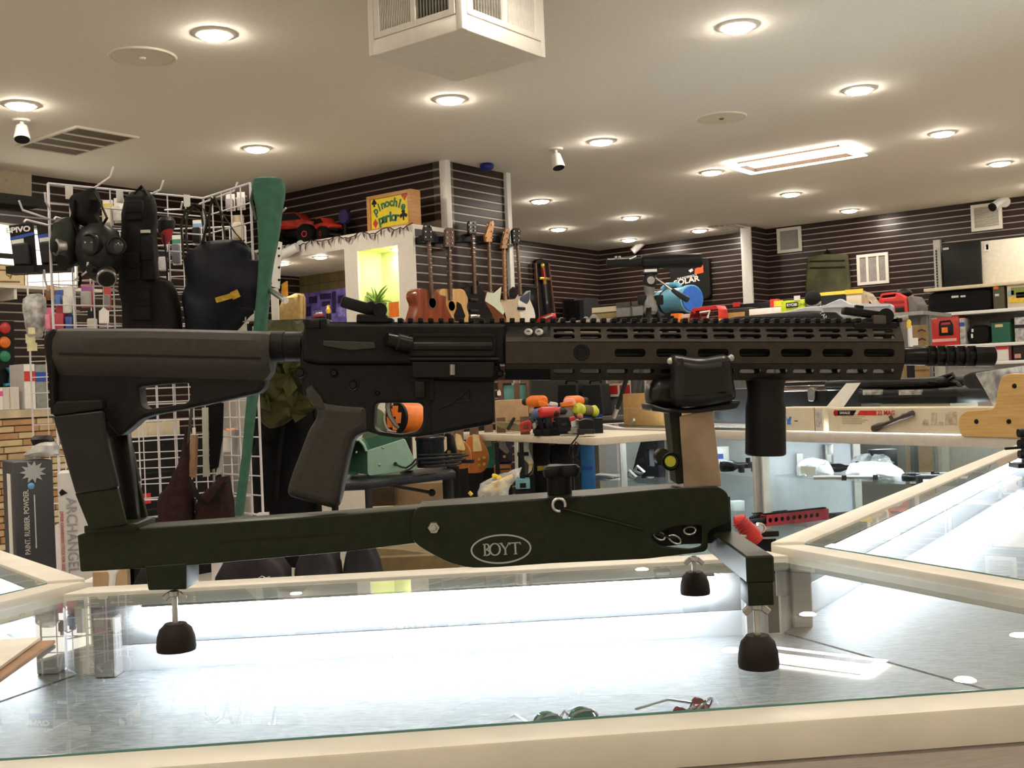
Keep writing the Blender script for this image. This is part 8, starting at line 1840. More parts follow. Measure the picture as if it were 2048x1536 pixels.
MB().tube([(px_(1213), 0, sz), (px_(1215), 0, sz), (px_(1240), 0, sz), (px_(1243), 0, sz), (px_(1282), 0, sz+0.002), (px_(1285), 0, sz+0.002), (px_(1400), 0, sz+0.002), (px_(1403), 0, sz+0.002)], [0.020, 0.028, 0.028, 0.030, 0.030, 0.043, 0.043, 0.040], 24).bd('tube', mat('scope_satin', (0.010, 0.012, 0.012), 0.4), sc)
for px in (1232, 1239): MB().cyl((px_(px), 0, sz+0.02), (px_(px), 0, sz+0.042), 0.010, n=12).bd('adjust_knob', M_STEEL, sc)
MB().bb((px_(1290), -0.02, 0), (px_(1318), 0.02, sz-0.03)).bd('mount_foot', M_BLACK, sc); MB().bar((px_(1258), -0.035, sz+0.018), (px_(1272), -0.035, sz+0.036), 0.004, 0.008).bd('silver_mark', M_CHROME, sc)

# ================================================================== tall gondola behind the cases, crowded with goods
GX = 8.0
def gon(name, label, cat, px, py, x=GX, z=None, rot=0.0, group=None):
    p = onx(px, py, x); return Th(name, label, cat, (p.x, p.y, GZ+0.0005 if z is None else z), RX+rot, group)
GZ = onx(1450, 652, GX).z
t = Th('gondola_shelf', 'tall grey gondola shelf whose top is crowded with tools and cases', 'shelf unit', (GX, onx(1430, 700, GX).y, 0), RX)
x0_, x1_ = t.p(1052, 760, 0)[0], t.p(1860, 700, 0)[0]
M_GGREY = mat('gondola_grey', (0.17, 0.17, 0.16), 0.6, var=0.06)
MB().bb((x0_, 0.02, 0), (x1_, 0.06, GZ-0.025)).bd('back_panel', M_GGREY, t)
MB().bb((x0_, -0.12, GZ-0.025), (x1_, 0.55, GZ)).bd('top_shelf', mat('gondola_top', (0.30, 0.29, 0.27), 0.5), t)
for x_ in (x0_+0.03, x0_+1.2, x0_+2.4, x1_-0.03): MB().bb((x_-0.02, -0.02, 0), (x_+0.02, 0.02, GZ-0.025)).bd('upright', M_GGREY, t)
MB().bb((x0_, -0.35, 0.95), (x1_, 0.02, 0.98)).bd('middle_shelf', M_GGREY, t)
MB().bb((t.p(1090, 800, -0.36)[0], -0.36, 0.955), (t.p(1202, 800, -0.36)[0], -0.351, 1.0)).bd('blue_price_rail', M_BLUE, t)
# cases on the middle shelf, red posters
for k_, (a_, b_) in enumerate(((1112, 1158), (1160, 1206))):
    p = onx((a_+b_)/2, 780, GX-0.22); t = Th('tool_case', 'dark grey tool case with a handle on the gondola, %s of the two' % ('left' if k_ == 0 else 'right'), 'case', (p.x, p.y, 0.9805), RX)
    xx0, xx1, h = t.p(a_, 785, 0)[0], t.p(b_, 785, 0)[0], t.p((a_+b_)/2, 768, 0)[1]
    plate('shell', fillet([(xx0, 0), (xx1, 0), (xx1-0.02, h), (xx0+0.02, h)], 0.02), 0, 0.14, mat('case_slate', (0.045, 0.05, 0.052), 0.5), t, 0.012, 2)
    MB().tube([((xx0+xx1)/2-0.06, 0.07, h), ((xx0+xx1)/2-0.05, 0.07, h+0.03), ((xx0+xx1)/2+0.05, 0.07, h+0.03), ((xx0+xx1)/2+0.06, 0.07, h)], 0.010, 8).bd('handle', M_BLACK, t)
for k_, (a_, b_) in enumerate(((1213, 1262), (1290, 1330))):
    p = onx((a_+b_)/2, 780, GX-0.012); t = Th('wall_poster', 'white framed poster with red panels behind the tripod, %s' % ('left one' if k_ == 0 else 'the one next to the cradle pad'), 'poster', (p.x, p.y, onx((a_+b_)/2, 793, GX).z), RX)
    xx0, xx1, h = t.p(a_, 775, 0)[0], t.p(b_, 775, 0)[0], t.p((a_+b_)/2, 748, 0)[1]
    MB().bb((xx0, -0.006, 0), (xx1, 0.0, h)).bd('sheet', M_PAPER, t)
    for i in range(2): MB().bb((xx0+0.015+(xx1-xx0)*0.5*i, -0.008, 0.02), (xx0+(xx1-xx0)*(0.47+0.5*i), -0.006, h*0.5)).bd('red_panel', M_RED, t)
    MB().bb((xx0+0.02, -0.008, h*0.58), (xx1-0.02, -0.006, h*0.92)).bd('dark_print', mat('poster_print', (0.18, 0.14, 0.10), 0.7, var=0.5, scale=60, col2=(0.6, 0.5, 0.4)), t)
def gbox(name, lb, cat, px0, py0, px1, py1, m_, d=0.2, x=GX, parts=(), bev=0.006):
    """boxy thing on the gondola top; its base stands on the top even when the photo hides it"""
    t = gon(name, lb, cat, (px0+px1)/2, py1, x)
    xx0, xx1, h = t.p(px0, (py0+py1)/2, 0)[0], t.p(px1, (py0+py1)/2, 0)[0], t.p((px0+px1)/2, py0, 0)[1]
    t.x0, t.x1, t.h = xx0, xx1, h
    MB().bb((xx0, 0, 0), (xx1, d, h)).bd('body', m_, t, bevel=bev, seg=2)
    for nm, (a0, b0, a1, b1), pm in parts:
        p, q = t.p(a0, b0, -0.003), t.p(a1, b1, -0.003)
        MB().bb((p[0], -0.006, max(0.001, q[1])), (q[0], 0.002, p[1])).bd(nm, pm, t)
    return t
t = gon('toy_gun', 'red and white tool with a black grip at the left of the gondola top', 'tool', 1092, 645)
plate('body', fillet(t.pl([(1076, 644), (1080, 636), (1096, 629), (1107, 626), (1110, 634), (1100, 642), (1086, 650)], 0), 0.01), -0.03, 0.03, M_RED, t, 0.006); plate('white_stripe', t.pl([(1084, 636), (1104, 628), (1105, 632), (1085, 640)], -0.034), -0.034, -0.03, M_PAPER, t)
MB().bb((-0.05, 0, 0), (0.03, 0.05, 0.02)).bd('foot', M_DGREY, t)
t = gbox('loudspeaker', 'black loudspeaker box standing below the sword plaque', 'speaker', 1125, 597, 1168, 640, M_DGREY, 0.3, x=10.2, parts=(('grille', (1129, 603, 1160, 640), M_BLACK), ('badge', (1148, 598, 1166, 600), M_STEEL)))
t.o.location.z = 0.0
MB().bb((t.x0+0.05, 0.05, -GZ), (t.x1-0.05, 0.25, 0.001)).bd('stand', M_BLACK, t)
t.o.location.z = GZ
M_ROCK = mat('grey_rubber_boot', (0.20, 0.19, 0.17), 0.7)
for k_, (a_, b_, y_) in enumerate(((1108, 1124, 634), (1158, 1172, 632), (1171, 1190, 628))):
    t = gon('helmet', ('small grey cap beside the red tool', 'brownish grey knee pad below the loudspeaker', 'pale grey knee pad right of the loudspeaker')[k_], 'pad', (a_+b_)/2, 650)
    r_ = (t.p(b_, 640, 0)[0]-t.p(a_, 640, 0)[0])/2; h = t.p((a_+b_)/2, y_, 0)[1]
    MB().ell((0, 0.06, h*0.45), (r_, 0.06, h*0.55), 16, 10).bd('shell', M_ROCK, t); MB().bb((-r_*0.8, 0.02, 0), (r_*0.8, 0.10, 0.012)).bd('strap', M_BLACK, t)
gbox('long_tool', 'pale grey long tool lying along the gondola top', 'tool', 1128, 640, 1210, 650, mat('pale_grey_plastic', (0.50, 0.46, 0.40), 0.5), 0.1, x=GX-0.06, parts=(('red_trim', (1155, 643, 1166, 650), M_RED), ('red_knob', (1200, 637, 1212, 643), M_RED)))
gbox('carton', 'tan carton with a paler lid behind the long tool', 'box', 1183, 622, 1235, 640, mat('olive_card', (0.30, 0.24, 0.10), 0.8), 0.25, x=GX+0.2, parts=(('lid', (1184, 616, 1234, 622), M_CARDL),))
gbox('grey_panel_case', 'flat grey panel case standing behind the tripod', 'case', 1232, 606, 1290, 640, mat('putty_grey', (0.26, 0.25, 0.24), 0.6), 0.08, x=GX+0.1, parts=(('rib', (1232, 606, 1290, 609), M_STEEL), ('pole', (1261, 604, 1265, 650), M_STEEL)))
gbox('black_toolbox', 'low black box in front of the grey panel case', 'box', 1222, 632, 1302, 652, M_BLACK, 0.18, x=GX-0.05, parts=(('yellow_end', (1222, 636, 1226, 646), M_YEL), ('red_tag', (1222, 646, 1230, 651), M_RED)))
# blue drum on its side
t = gon('blue_drum', 'light blue drum shaped cooler with a black strap lying on its side', 'drum', 1355, 632, GX+0.05)
c0 = Vector(t.P(1306, 612, 0.22)); c1 = Vector(t.P(1384, 604, 0.0)); ax_ = (c1-c0).normalized(); r_ = t.p(1380, 578, 0)[1]-t.p(1380, 604, 0)[1]
c0.z = c1.z = t.p(1345, 603, 0.1)[1]; r_ *= 1.06
MB().bb((-0.12, 0.0, 0), (0.12, 0.2, c0.z-r_*0.9)).bd('cradle', M_DGREY, t)
M_CYAN = mat('light_blue_plastic', (0.16, 0.47, 0.66), 0.35, var=0.05)
MB().tube([c0, c0+ax_*0.03, c1-ax_*0.05, c1-ax_*0.045, c1], [r_*0.9, r_*0.96, r_*0.96, r_*1.03, r_*1.03], 32).bd('drum', M_CYAN, t)
MB().tube([c1+ax_*0.001, c1+ax_*0.012], r_*0.93, 32).bd('blue_end', mat('royal_blue_plastic', (0.02, 0.12, 0.50), 0.35), t)
mid_ = c0.lerp(c1, 0.42)
MB().tube([mid_-ax_*0.012, mid_+ax_*0.012], r_*0.985, 32).bd('strap', M_BLACK, t); MB().tube([c0.lerp(c1, 0.2), c0.lerp(c1, 0.2)+ax_*0.03], r_*0.985, 32).bd('strap', M_DGREY, t)
MB().tube([mid_+Vector((-0.06, 0, r_)), mid_+Vector((-0.02, 0, r_*1.28)), mid_+Vector((0.08, 0, r_*1.28)), mid_+Vector((0.12, 0, r_))], 0.02, 10).bd('carry_handle', M_CYAN, t)
gbox('orange_torch', 'small orange and black torch at the foot of the blue drum', 'torch', 1341, 627, 1358, 648, M_ORANGE, 0.08, x=GX-0.1, parts=(('lens', (1341, 632, 1348, 645), M_BLACK),))
gbox('carton', 'pale pink carton between the torch and the red crate', 'box', 1358, 628, 1381, 652, mat('pale_pink_card', (0.66, 0.50, 0.44), 0.7), 0.15, x=GX-0.06, parts=(('seam', (1358, 636, 1381, 637), M_CARD),))
t = gon('red_crate', 'red plastic crate with slots and a white strap', 'crate', 1408, 650, GX-0.08)
plate('front', [fillet(t.pl([(1376, 652), (1381, 622), (1386, 616), (1422, 612), (1432, 610), (1437, 618), (1438, 634), (1430, 652)], 0), 0.008)] + [t.pl([(a, b), (a+8, b-1), (a+8, b+2), (a, b+3)], 0) for a, b in ((1382, 624), (1381, 638), (1404, 634), (1400, 624))], 0, 0.16, M_RED, t, 0.004)
MB().tube([t.P(1400, 625, -0.01), t.P(1420, 622, -0.01), t.P(1416, 632, -0.012), t.P(1414, 642, -0.012)], 0.008, 6).bd('white_strap', M_PAPER, t)
gbox('gun_case', 'brown and black zipped case behind the red crate', 'case', 1434, 616, 1502, 640, mat('brown_black', (0.05, 0.035, 0.02), 0.7), 0.2, x=GX+0.12, bev=0.03, parts=(('tan_panel', (1442, 627, 1490, 640), mat('tan_panel', (0.42, 0.24, 0.08), 0.7)),))
gbox('yellow_level', 'yellow and black box level lying in front of the brown case', 'level', 1430, 637, 1474, 652, M_YEL, 0.08, x=GX-0.1, parts=(('black_strip', (1430, 642, 1474, 645), M_BLACK),))
gbox('white_carton', 'long white carton behind the black gig bag', 'box', 1498, 616, 1566, 650, M_PAPER, 0.2, x=GX+0.1, parts=(('lid_line', (1500, 630, 1565, 631), M_CARD),))
gbox('red_tool', 'red handled hedge trimmer end on the white carton', 'tool', 1540, 598, 1556, 650, M_RED, 0.06, x=GX+0.25, parts=(('yellow_cover', (1548, 602, 1566, 612), M_YEL),))
gbox('saw_chain_bar', 'black flat tool bar lying behind the white carton', 'tool', 1476, 606, 1540, 614, M_BLACK, 0.05, x=GX+0.32, parts=(('red_end', (1466, 605, 1480, 613), M_RED),))
t = gbox('tool_box', 'lime green tool box with a black name badge on the gondola', 'tool box', 1562, 600, 1610, 650, mat('bright_lime', (0.55, 0.66, 0.03), 0.4), 0.16, x=GX+0.02, parts=(('dark_badge', (1572, 606, 1596, 614), M_BLACK), ('pale_top', (1588, 592, 1600, 600), M_PAPER)))
c = t.p(1584, 610, -0.007); facetext(t, 'RYOBI', c[0], c[1], 0.030, M_PAPER, -0.008, bold=0.001); c = t.p(1603, 609, -0.004); facetext(t, 'ONE', c[0], c[1], 0.030, mat('dark_lime', (0.08, 0.12, 0.01), 0.5), -0.004)
t = gon('ear_defender', 'black foam ear defender ball on the grey lid', 'ear defender', 1626, 615, GX+0.05)
c = t.P(1626, 597, 0); r_ = t.p(1642, 597, 0)[0]-c[0]
MB().ell(c, (r_, r_*0.8, r_*0.95), 20, 12).bd('foam', mat('foam_black', (0.018, 0.02, 0.022), 0.9, bump=0.3, scale=80), t); MB().tube([(c[0]-r_*0.9, 0, c[2]-r_*0.7), (c[0], -r_*0.3, c[2]-r_*1.02), (c[0]+r_*0.95, 0, c[2]-r_*0.6)], 0.014, 8).bd('cup_rim', M_STEEL, t)
MB().bb((c[0]-0.03, 0, 0), (c[0]+0.03, 0.06, c[2]-r_*0.8)).bd('prop', M_DGREY, t)
t = gon('grey_tub_lid', 'long pale grey plastic lid leaning across the gondola top', 'lid', 1680, 640, GX-0.02)
plate('lid', fillet(t.pl([(1552, 628), (1610, 614), (1645, 612), (1680, 597), (1700, 608), (1778, 607), (1786, 612), (1784, 655), (1560, 655)], 0), 0.012), 0, 0.04, mat('tub_grey', (0.42, 0.43, 0.46), 0.4), t, 0.006, 2)
MB().bar(t.P(1645, 613, -0.006), t.P(1778, 610, -0.006), 0.01, 0.02).bd('rim', mat('tub_rim', (0.50, 0.51, 0.54), 0.4), t)
t = gon('gig_bag', 'black padded gig bag with white lettering lying along the gondola top', 'gig bag', 1560, 655, GX-0.2)
blob(t, [(622, 1610, 1640, 0.4), (627, 1550, 1665, 0.8), (634, 1470, 1678, 1.0), (644, 1430, 1690, 1.0), (655, 1425, 1692, 0.9)], 0, 0.16).bd('bag', mat('gig_black', (0.010, 0.010, 0.012), 0.7, var=0.3), t)
plate('pocket', fillet(t.pl([(1640, 624), (1670, 624), (1692, 642), (1655, 644)], -0.085), 0.01), -0.088, -0.06, mat('gig_brown', (0.035, 0.028, 0.026), 0.7), t, 0.004)
c = t.p(1650, 634, -0.09); facetext(t, 'TANK', c[0], c[1], 0.040, M_PAPER, -0.091, rotd=0.9)
gbox('yellow_bar', 'yellow spirit level bar across the back of the gondola', 'level', 1640, 583, 1698, 650, M_YEL, 0.05, x=GX+0.35, parts=(('dark_face', (1642, 592, 1696, 650), M_DGREY),))  # dark grey sheet covers the body below the yellow bar
t = gbox('taped_carton', 'cream carton with yellow edging and a torn flap', 'box', 1693, 584, 1724, 650, M_CARDL, 0.16, x=GX+0.12, parts=(('yellow_edge', (1690, 580, 1726, 586), M_YEL), ('blue_roll', (1676, 600, 1690, 610), M_BLUE)))
plate('torn_flap', t.pl([(1724, 580), (1745, 588), (1760, 608), (1744, 607), (1730, 594)], 0.02), 0.02, 0.03, mat('chalky_flap', (0.50, 0.42, 0.30), 0.8, var=0.3, scale=30), t)
# red generator
t = gon('generator', 'red portable generator with a carry handle and grey end cover', 'generator', 1785, 650, GX+0.18)
plate('body', [fillet(t.pl([(1752, 650), (1756, 600), (1762, 588), (1795, 584), (1812, 594), (1818, 650)], 0), 0.02), fillet(t.pl([(1764, 590), (1790, 587), (1790, 593), (1764, 596)], 0), 0.006)], 0, 0.3, M_RED, t, 0.012, 3)
plate('end_cover', fillet(t.pl([(1814, 594), (1822, 590), (1834, 610), (1836, 650), (1818, 650)], 0.02), 0.02), 0.02, 0.28, mat('warm_grey', (0.12, 0.11, 0.10), 0.6), t, 0.01, 2)
for py in (604, 614): MB().bar(t.P(1768, py, -0.004), t.P(1808, py-1, -0.004), 0.006, 0.014).bd('vent_groove', mat('dark_red', (0.25, 0.01, 0.01), 0.5), t)
MB().box(t.P(1800, 622, -0.006), (0.06, 0.02, 0.05)).bd('control_panel', M_BLACK, t, bevel=0.004); MB().ell(t.P(1807, 632, -0.02), (0.03, 0.02, 0.03), 12, 8).bd('fuel_knob', M_BLACK, t)
MB().ell(t.P(1808, 587, 0.1), (0.06, 0.06, 0.035), 14, 8).bd('tank_cap', M_BLACK, t)
gbox('blue_carton', 'small blue carton at the end of the gondola below the generator', 'box', 1786, 627, 1798, 655, mat('bright_blue', (0.04, 0.18, 0.60), 0.5), 0.1, x=GX-0.1, parts=(('label', (1787, 640, 1797, 642), M_PAPER),))
# hammer, yellow tipped stick and kraft carton near the muzzle
t = item('hammer', 'steel hammer leaning upright beside the muzzle', 'hammer', 1808, 700, 5.6)
MB().bar(t.P(1806, 640, 0), t.P(1818, 700, 0), 0.02, 0.03).bd('handle', mat('grey_handle', (0.20, 0.17, 0.16), 0.6), t); MB().bar(t.P(1794, 638, 0), t.P(1816, 636, 0), 0.03, 0.028).bd('head', M_STEEL, t, bevel=0.005)
MB().bar(t.P(1818, 700, 0), (t.p(1818, 700, 0)[0], 0, -t.M.translation.z), 0.02, 0.03).bd('stand', M_BLACK, t)
t = item('marker_stick', 'white stick with a yellow tip beside the hammer', 'stick', 1820, 700, 5.55)
MB().bar(t.P(1819, 652, 0), t.P(1822, 705, 0), 0.018, 0.018).bd('shaft', M_WPL, t); MB().tube([t.P(1818, 656, 0), t.P(1818, 643, 0), t.P(1818, 639, 0)], [0.011, 0.011, 0.004], 10).bd('tip', M_YEL, t)
MB().bar(t.P(1822, 705, 0), (t.p(1822, 705, 0)[0], 0, -t.M.translation.z), 0.02, 0.03).bd('stand', M_BLACK, t)
t = carton('carton', 'kraft carton with arrow marks standing behind the muzzle', 'box', 1826, 650, 1858, 740, 6.3, 0.2, mat('kraft2', (0.26, 0.16, 0.07), 0.8), top=False)
for i in range(3): MB().tube([(0.0-0.01, -0.002, t.h*(0.86-0.2*i)), (0.012, -0.002, t.h*(0.90-0.2*i)), (0.034, -0.002, t.h*(0.86-0.2*i))], 0.003, 5).bd('arrow_mark', M_BLACK, t)
MB().bb((t.x0-0.03, -0.003, t.h*0.55), (t.x0+0.03, 0.0, t.h*0.72)).bd('white_label', M_PAPER, t); MB().bb((t.x0, 0.01, -t.M.translation.z), (t.x1, 0.19, 0.001)).bd('lower_body', MATS['kraft2'], t)

# ================================================================== far wall: vents, bags, shelves
WX = FARX-0.002
def farwall(name, label, cat, px, py, x=WX, z=None, group=None):
    p = onx(px, py, x); return Th(name, label, cat, p if z is None else (p.x, p.y, z), RX, group)
def vent(lb, x0p, y0p, x1p, y1p, kind):
    t = farwall('wall_vent', lb, 'air vent', (x0p+x1p)/2, y1p)
    a, b = t.p(x0p, (y0p+y1p)/2, -0.02)[0], t.p(x1p, (y0p+y1p)/2, -0.02)[0]; h = t.p((x0p+x1p)/2, y0p, -0.02)[1]; w = b-a; bd = 0.03
    MB().bb((a+bd, -0.012, bd), (b-bd, 0.0, h-bd)).bd('screen', mat('vent_screen', (0.30, 0.28, 0.26), 0.7) if kind != 'louvre' else mat('vent_screen2', (0.36, 0.33, 0.28), 0.7), t)
    for nm, p, q in (('frame_side', (a, -0.025, 0), (a+bd, 0, h)), ('frame_side', (b-bd, -0.025, 0), (b, 0, h)), ('frame_bottom', (a+bd, -0.025, 0), (b-bd, 0, bd)), ('frame_top', (a+bd, -0.025, h-bd), (b-bd, 0, h))): MB().bb(p, q).bd(nm, M_WHITE, t)
    if kind == 'bars':
        for f in (1/3, 2/3): MB().bb((a+w*f-0.012, -0.024, bd), (a+w*f+0.012, 0, h-bd)).bd('bar', M_WHITE, t)
    elif kind == 'louvre':
        sm_ = MB().box(((a+b)/2, -0.016, 0), (w-2*bd, 0.016, 0.004), (0.6, 0, 0)).mesh('louvre', M_GRILLE)
        for i in range(13): o = link('louvre', sm_, t); o.location = (0, 0, bd+(i+0.5)*(h-2*bd)/13)
    else:
        sm_ = MB().box(((a+b)/2, -0.014, 0), (w-2*bd, 0.004, 0.003)).mesh('mesh_wire', M_STEEL)
        for i in range(9): o = link('mesh_wire', sm_, t); o.location = (0, 0, bd+(i+0.5)*(h-2*bd)/9)
vent('white framed wall vent with a plain grey screen beside the far pillar', 1554, 455, 1602, 505, 'mesh')
vent('white framed wall vent divided by two upright bars', 1714, 507, 1777, 569, 'bars')
vent('white louvred wall vent under the ceiling at the right', 1942, 407, 2004, 461, 'louvre')
t = farwall('security_camera', 'white security camera beside the louvred wall vent', 'camera', 2006, 405)
MB().lathe([(0, 0.0), (0.05, 0.004), (0.05, 0.02)], 16, (0.02, 0, 0), Matrix(((1, 0, 0), (0, 0, -1), (0, 1, 0)))).bd('mount', M_WPL, t)
b_ = MB().tube([(0.02, -0.02, 0.03), (-0.05, -0.16, -0.05)], 0.038, 16).bd('body', M_WPL, t); MB().tube([(-0.05, -0.16, -0.05), (-0.06, -0.175, -0.06)], 0.040, 16).bd('lens_hood', M_BLACK, b_)
t = farwall('security_camera', 'white security camera under the ceiling above the spotting scope', 'camera', 1284, 490)
MB().cyl((0, 0, 0.06), (0, -0.06, 0.02), 0.02, n=12).bd('mount', M_WPL, t); MB().tube([(0.04, -0.05, 0.02), (-0.06, -0.12, -0.08)], 0.04, 16).bd('body', M_WPL, t)
t = farwall('green_bag', 'olive green flat cloth bag hanging on the far wall', 'bag', 1655, 590)
plate('cloth', fillet(t.pl([(1614, 514), (1648, 508), (1696, 508), (1701, 560), (1702, 600), (1610, 604), (1612, 560)], -0.03), 0.03), -0.05, 0.0, mat('army_green', (0.075, 0.075, 0.035), 0.85, var=0.35, scale=6, bump=0.4), t, 0.02, 3)
for py in (521, 534): MB().bar(t.P(1620, py+2, -0.053), t.P(1690, py, -0.053), 0.008, 0.014).bd('seam', mat('dark_seam', (0.02, 0.02, 0.01), 0.8), t)
MB().tube([t.P(1650, 508, -0.03), t.P(1654, 500, -0.01), t.P(1660, 508, -0.03)], 0.012, 6).bd('hang_loop', M_BLACK, t)
t = farwall('solar_bag', 'black bag with white SOLAR lettering and an orange patch on the far wall', 'bag', 1382, 600)
plate('panel', fillet(t.pl([(1340, 534), (1352, 520), (1418, 516), (1422, 592), (1414, 598), (1350, 606), (1342, 590)], -0.05), 0.03), -0.06, 0.0, mat('solar_black', (0.014, 0.014, 0.015), 0.6), t, 0.012, 2)
c = t.p(1373, 562, -0.062); facetext(t, 'SOLAR', c[0], c[1], 0.085, M_PAPER, -0.064, rotd=-0.10, sx=1.25, bold=0.003)
c = t.p(1374, 554.5, -0.062); facetext(t, 'THUNDERBOLT', c[0], c[1], 0.034, M_PAPER, -0.064, rotd=-0.10, sx=1.05, bold=0.001)
plate('orange_patch', t.pl([(1390, 538), (1398, 534), (1406, 530), (1407, 545), (1389, 549)], -0.063), -0.066, -0.06, mat('hot_orange', (0.85, 0.12, 0.02), 0.5), t); plate('white_bolt', t.pl([(1377, 541), (1384, 537), (1387, 541), (1381, 545)], -0.063), -0.066, -0.06, M_PAPER, t)
for px in (1419,): MB().bar(t.P(px, 520, -0.03), t.P(px+2, 590, -0.03), 0.02, 0.012).bd('edge_binding', mat('brown_binding', (0.10, 0.06, 0.04), 0.7), t)
# wall shelving at the right
SX = 10.66
sh = Th('wall_shelving', 'white wall shelving with perforated upright at the right edge', 'shelving', (SX, onx(1950, 700, SX).y, 0), RX)
xs0, xs1 = sh.p(1848, 600, 0)[0], sh.p(2100, 600, 0)[0]
levels = []
for py, m_ in ((569, mat('cream_shelf', (0.72, 0.64, 0.46), 0.5)), (621, M_WPL), (688, M_WPL), (724, M_WPL)):
    z = sh.p(1950, py, 0)[1]; levels.append(z); MB().bb((xs0 if py < 720 else xs0+0.5, 0, z-0.03), (xs1, 0.42, z)).bd('shelf_board', m_, sh, bevel=0.003)
up_ = MB().bb((sh.p(1870, 520, 0.42)[0], 0.38, 0), (sh.p(1884, 520, 0.42)[0], 0.43, sh.p(1880, 480, 0.42)[1])).bd('upright', mat('upright_grey', (0.50, 0.48, 0.43), 0.5), sh)
hm = MB().box((sh.p(1873, 520, 0.38)[0], 0.378, 0), (0.012, 0.004, 0.022)).mesh('slot', M_BLACK)
for i in range(14): o = link('slot', hm, up_); o.location = (0, 0, levels[0]+0.02+i*0.028)
MB().bb((sh.p(1860, 520, 0.43)[0], 0.43, 0.2), (xs1, 0.44, levels[1]-0.03)).bd('back_panel', mat('pegboard_grey', (0.42, 0.41, 0.39), 0.6), sh)
def onsh(name, lb, cat, px0, py0, px1, lev, m_, d=0.25, off=0.03, parts=(), bev=0.006, shape='box'):
    p = onx((px0+px1)/2, py0, SX+off); t = Th(name, lb, cat, (p.x, p.y, levels[lev]+0.0005), RX)
    a, b, h = t.p(px0, py0, 0)[0], t.p(px1, py0, 0)[0], t.p((px0+px1)/2, py0, 0)[1]; t.x0, t.x1, t.h = a, b, h
    MB().bb((a, 0, 0), (b, d, h)).bd('body', m_, t, bevel=bev, seg=2)
    for nm, (a0, b0, a1, b1), pm in parts:
        pp, q = t.p(a0, b0, -0.003), t.p(a1, b1, -0.003); MB().bb((pp[0], -0.006, max(0.001, q[1])), (q[0], 0.002, pp[1])).bd(nm, pm, t)
    return t
onsh('flat_monitor', 'black flat monitor standing on the top wall shelf', 'monitor', 1884, 484, 1960, 0, mat('monitor_black', (0.022, 0.024, 0.024), 0.4), 0.05, 0.30, parts=(('badge', (1886, 496, 1898, 499), M_STEEL), ('foot', (1910, 560, 1935, 566), M_BLACK)))
onsh('white_board', 'large white board standing on the top wall shelf beside the monitor', 'board', 1961, 476, 2090, 0, mat('board_white', (0.82, 0.78, 0.66), 0.5), 0.03, 0.33, parts=(('switch_plate', (1968, 486, 1980, 502), M_WPL), ('switch', (1972, 489, 1977, 499), M_STEEL)))
t = onsh('duffel_bag', 'long black duffel bag with white tags on the second wall shelf', 'bag', 1852, 580, 1984, 1, mat('duffel_black', (0.009, 0.009, 0.010), 0.8), 0.25, 0.03, parts=(('white_tag', (1903, 592, 1917, 595), M_PAPER), ('white_tag', (1921, 591, 1931, 594), M_PAPER)), bev=0.06)
onsh('product_box', 'dark olive product box with orange top print on the second shelf', 'box', 1985, 570, 2008, 1, mat('dark_olive_box', (0.10, 0.09, 0.05), 0.6), 0.2, parts=(('orange_mark', (1987, 571, 1997, 578), M_ORANGE), ('white_mark', (1990, 588, 1998, 592), M_PAPER)))
t = onsh('product_box', 'pale box with green, blue and yellow pictures at the right edge', 'box', 2013, 568, 2080, 1, M_CARDL, 0.2, parts=(('yellow_picture', (2018, 594, 2075, 602), M_YEL), ('green_picture', (2022, 576, 2075, 586), mat('grass_green', (0.22, 0.30, 0.05), 0.6)), ('blue_picture', (2015, 582, 2028, 590), mat('sky_pic', (0.30, 0.50, 0.62), 0.6)), ('dark_picture', (2032, 585, 2075, 593), M_DGREY)))
t = onsh('generator_carton', 'red carton picturing a small black generator on the third shelf', 'box', 1855, 628, 1917, 2, M_RED, 0.3, parts=(('white_text', (1858, 631, 1874, 638), mat('pale_red_text', (0.75, 0.40, 0.36), 0.6)), ('white_strip', (1858, 679, 1913, 682), mat('pale_red_text', (0.7, 0.4, 0.36), 0.6))))
a = t.p(1892, 660, -0.01)
MB().box((a[0], -0.008, a[1]), (0.13, 0.012, 0.10)).bd('generator_picture', M_BLACK, t, bevel=0.02); MB().box((a[0]-0.01, -0.016, a[1]), (0.055, 0.006, 0.05)).bd('orange_picture', M_ORANGE, t); MB().tube([(a[0]-0.06, -0.01, a[1]+0.04), (a[0]-0.05, -0.01, a[1]+0.08), (a[0]+0.04, -0.01, a[1]+0.085), (a[0]+0.06, -0.01, a[1]+0.04)], 0.008, 6).bd('handle_picture', M_BLACK, t)
onsh('film_pack', 'clear film wrapped pack between the red carton and the black bag', 'package', 1918, 636, 1930, 2, M_SILV, 0.15, parts=(('blue_print', (1919, 645, 1929, 652), M_BLUE),))
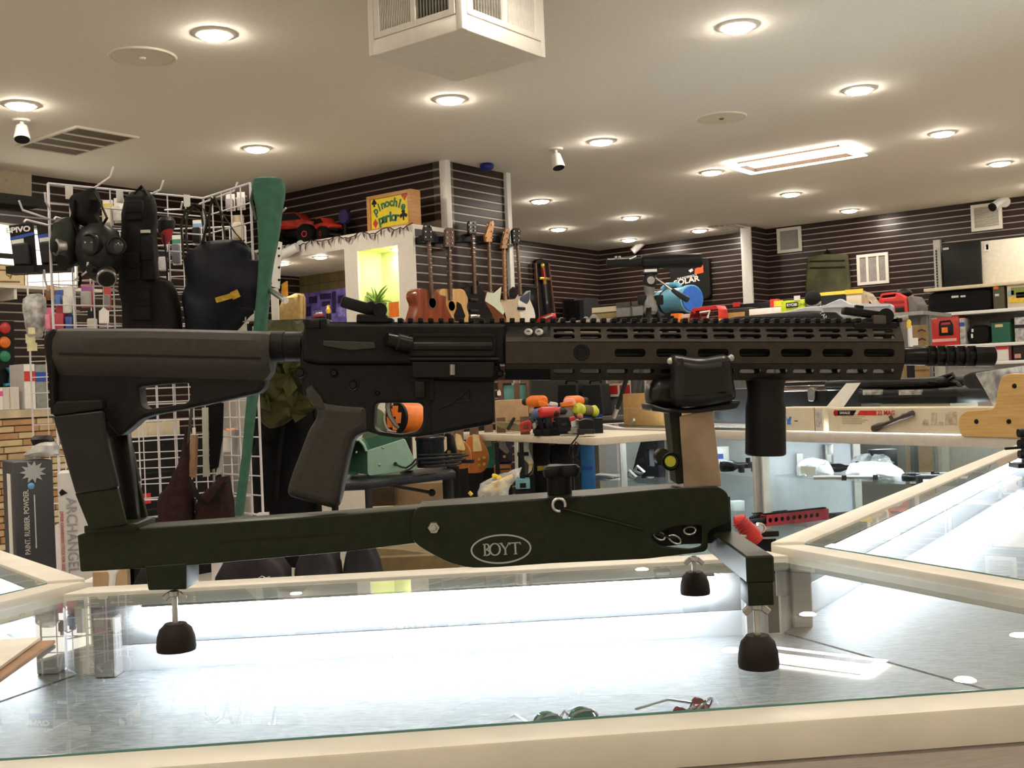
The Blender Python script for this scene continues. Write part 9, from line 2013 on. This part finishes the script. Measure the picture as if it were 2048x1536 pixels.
onsh('camera_bag', 'rounded black camera bag on the third wall shelf', 'bag', 1930, 650, 1980, 2, mat('bag_black2', (0.010, 0.010, 0.011), 0.8), 0.22, 0.03, parts=(('white_tag', (1943, 658, 1947, 664), M_PAPER), ('zip_pull', (1942, 668, 1946, 676), M_PAPER)), bev=0.07)
t = onsh('green_bin', 'dark green fabric bin with a gold label on the third shelf', 'bin', 1981, 640, 2020, 2, mat('bin_green', (0.012, 0.11, 0.060), 0.6), 0.22, parts=(('gold_label', (1990, 649, 2006, 654), mat('gold_label', (0.60, 0.52, 0.25), 0.5)),), bev=0.015)
MB().bb((t.x0-0.006, -0.006, t.h-0.02), (t.x1+0.006, 0.226, t.h+0.01)).bd('dark_rim', M_BLACK, t)
onsh('clear_canister', 'clear canister with dark rings at the right edge of the third shelf', 'canister', 2028, 632, 2075, 2, M_SILV, 0.2, parts=(('dark_band', (2028, 650, 2070, 654), M_DGREY), ('lid', (2028, 626, 2072, 632), M_DGREY)))
onsh('white_carton', 'white and red printed carton on the lowest visible wall shelf', 'box', 1990, 692, 2017, 3, M_PAPER, 0.2, parts=(('red_top', (1991, 693, 2016, 698), M_RED), ('red_side', (2018, 690, 2024, 735), mat('maroon_card', (0.20, 0.02, 0.03), 0.6))))
onsh('dark_carton', 'dark carton with a small pink label at the right of the lowest shelf', 'box', 2026, 692, 2075, 3, mat('dark_carton2', (0.05, 0.04, 0.035), 0.6), 0.2, parts=(('pink_label', (2029, 708, 2042, 716), mat('pink_label', (0.55, 0.30, 0.24), 0.6)),))
# black bracket standing on the right counter at the picture edge
t = Th('black_bracket', 'black knobbed bracket at the right edge of the right hand case', 'bracket', Vector((*onz(2046, 935, TOP+0.016)[:2], TOP+0.0165)), HEAD)
MB().bb((-0.02, -0.02, 0), (0.08, 0.03, 0.01)).bd('foot', M_BLACK, t); MB().bb((0.005, -0.01, 0.01), (0.04, 0.02, 0.09)).bd('upright', M_BLACK, t, bevel=0.003)
for z in (0.03, 0.055, 0.08): MB().cyl((-0.008, 0, z), (0.02, 0, z), 0.010, n=12).bd('knob', M_BLACK, t)
MB().bar((-0.04, 0, 0.045), (0.01, 0, 0.047), 0.006, 0.006).bd('pointer', M_BLACK, t)
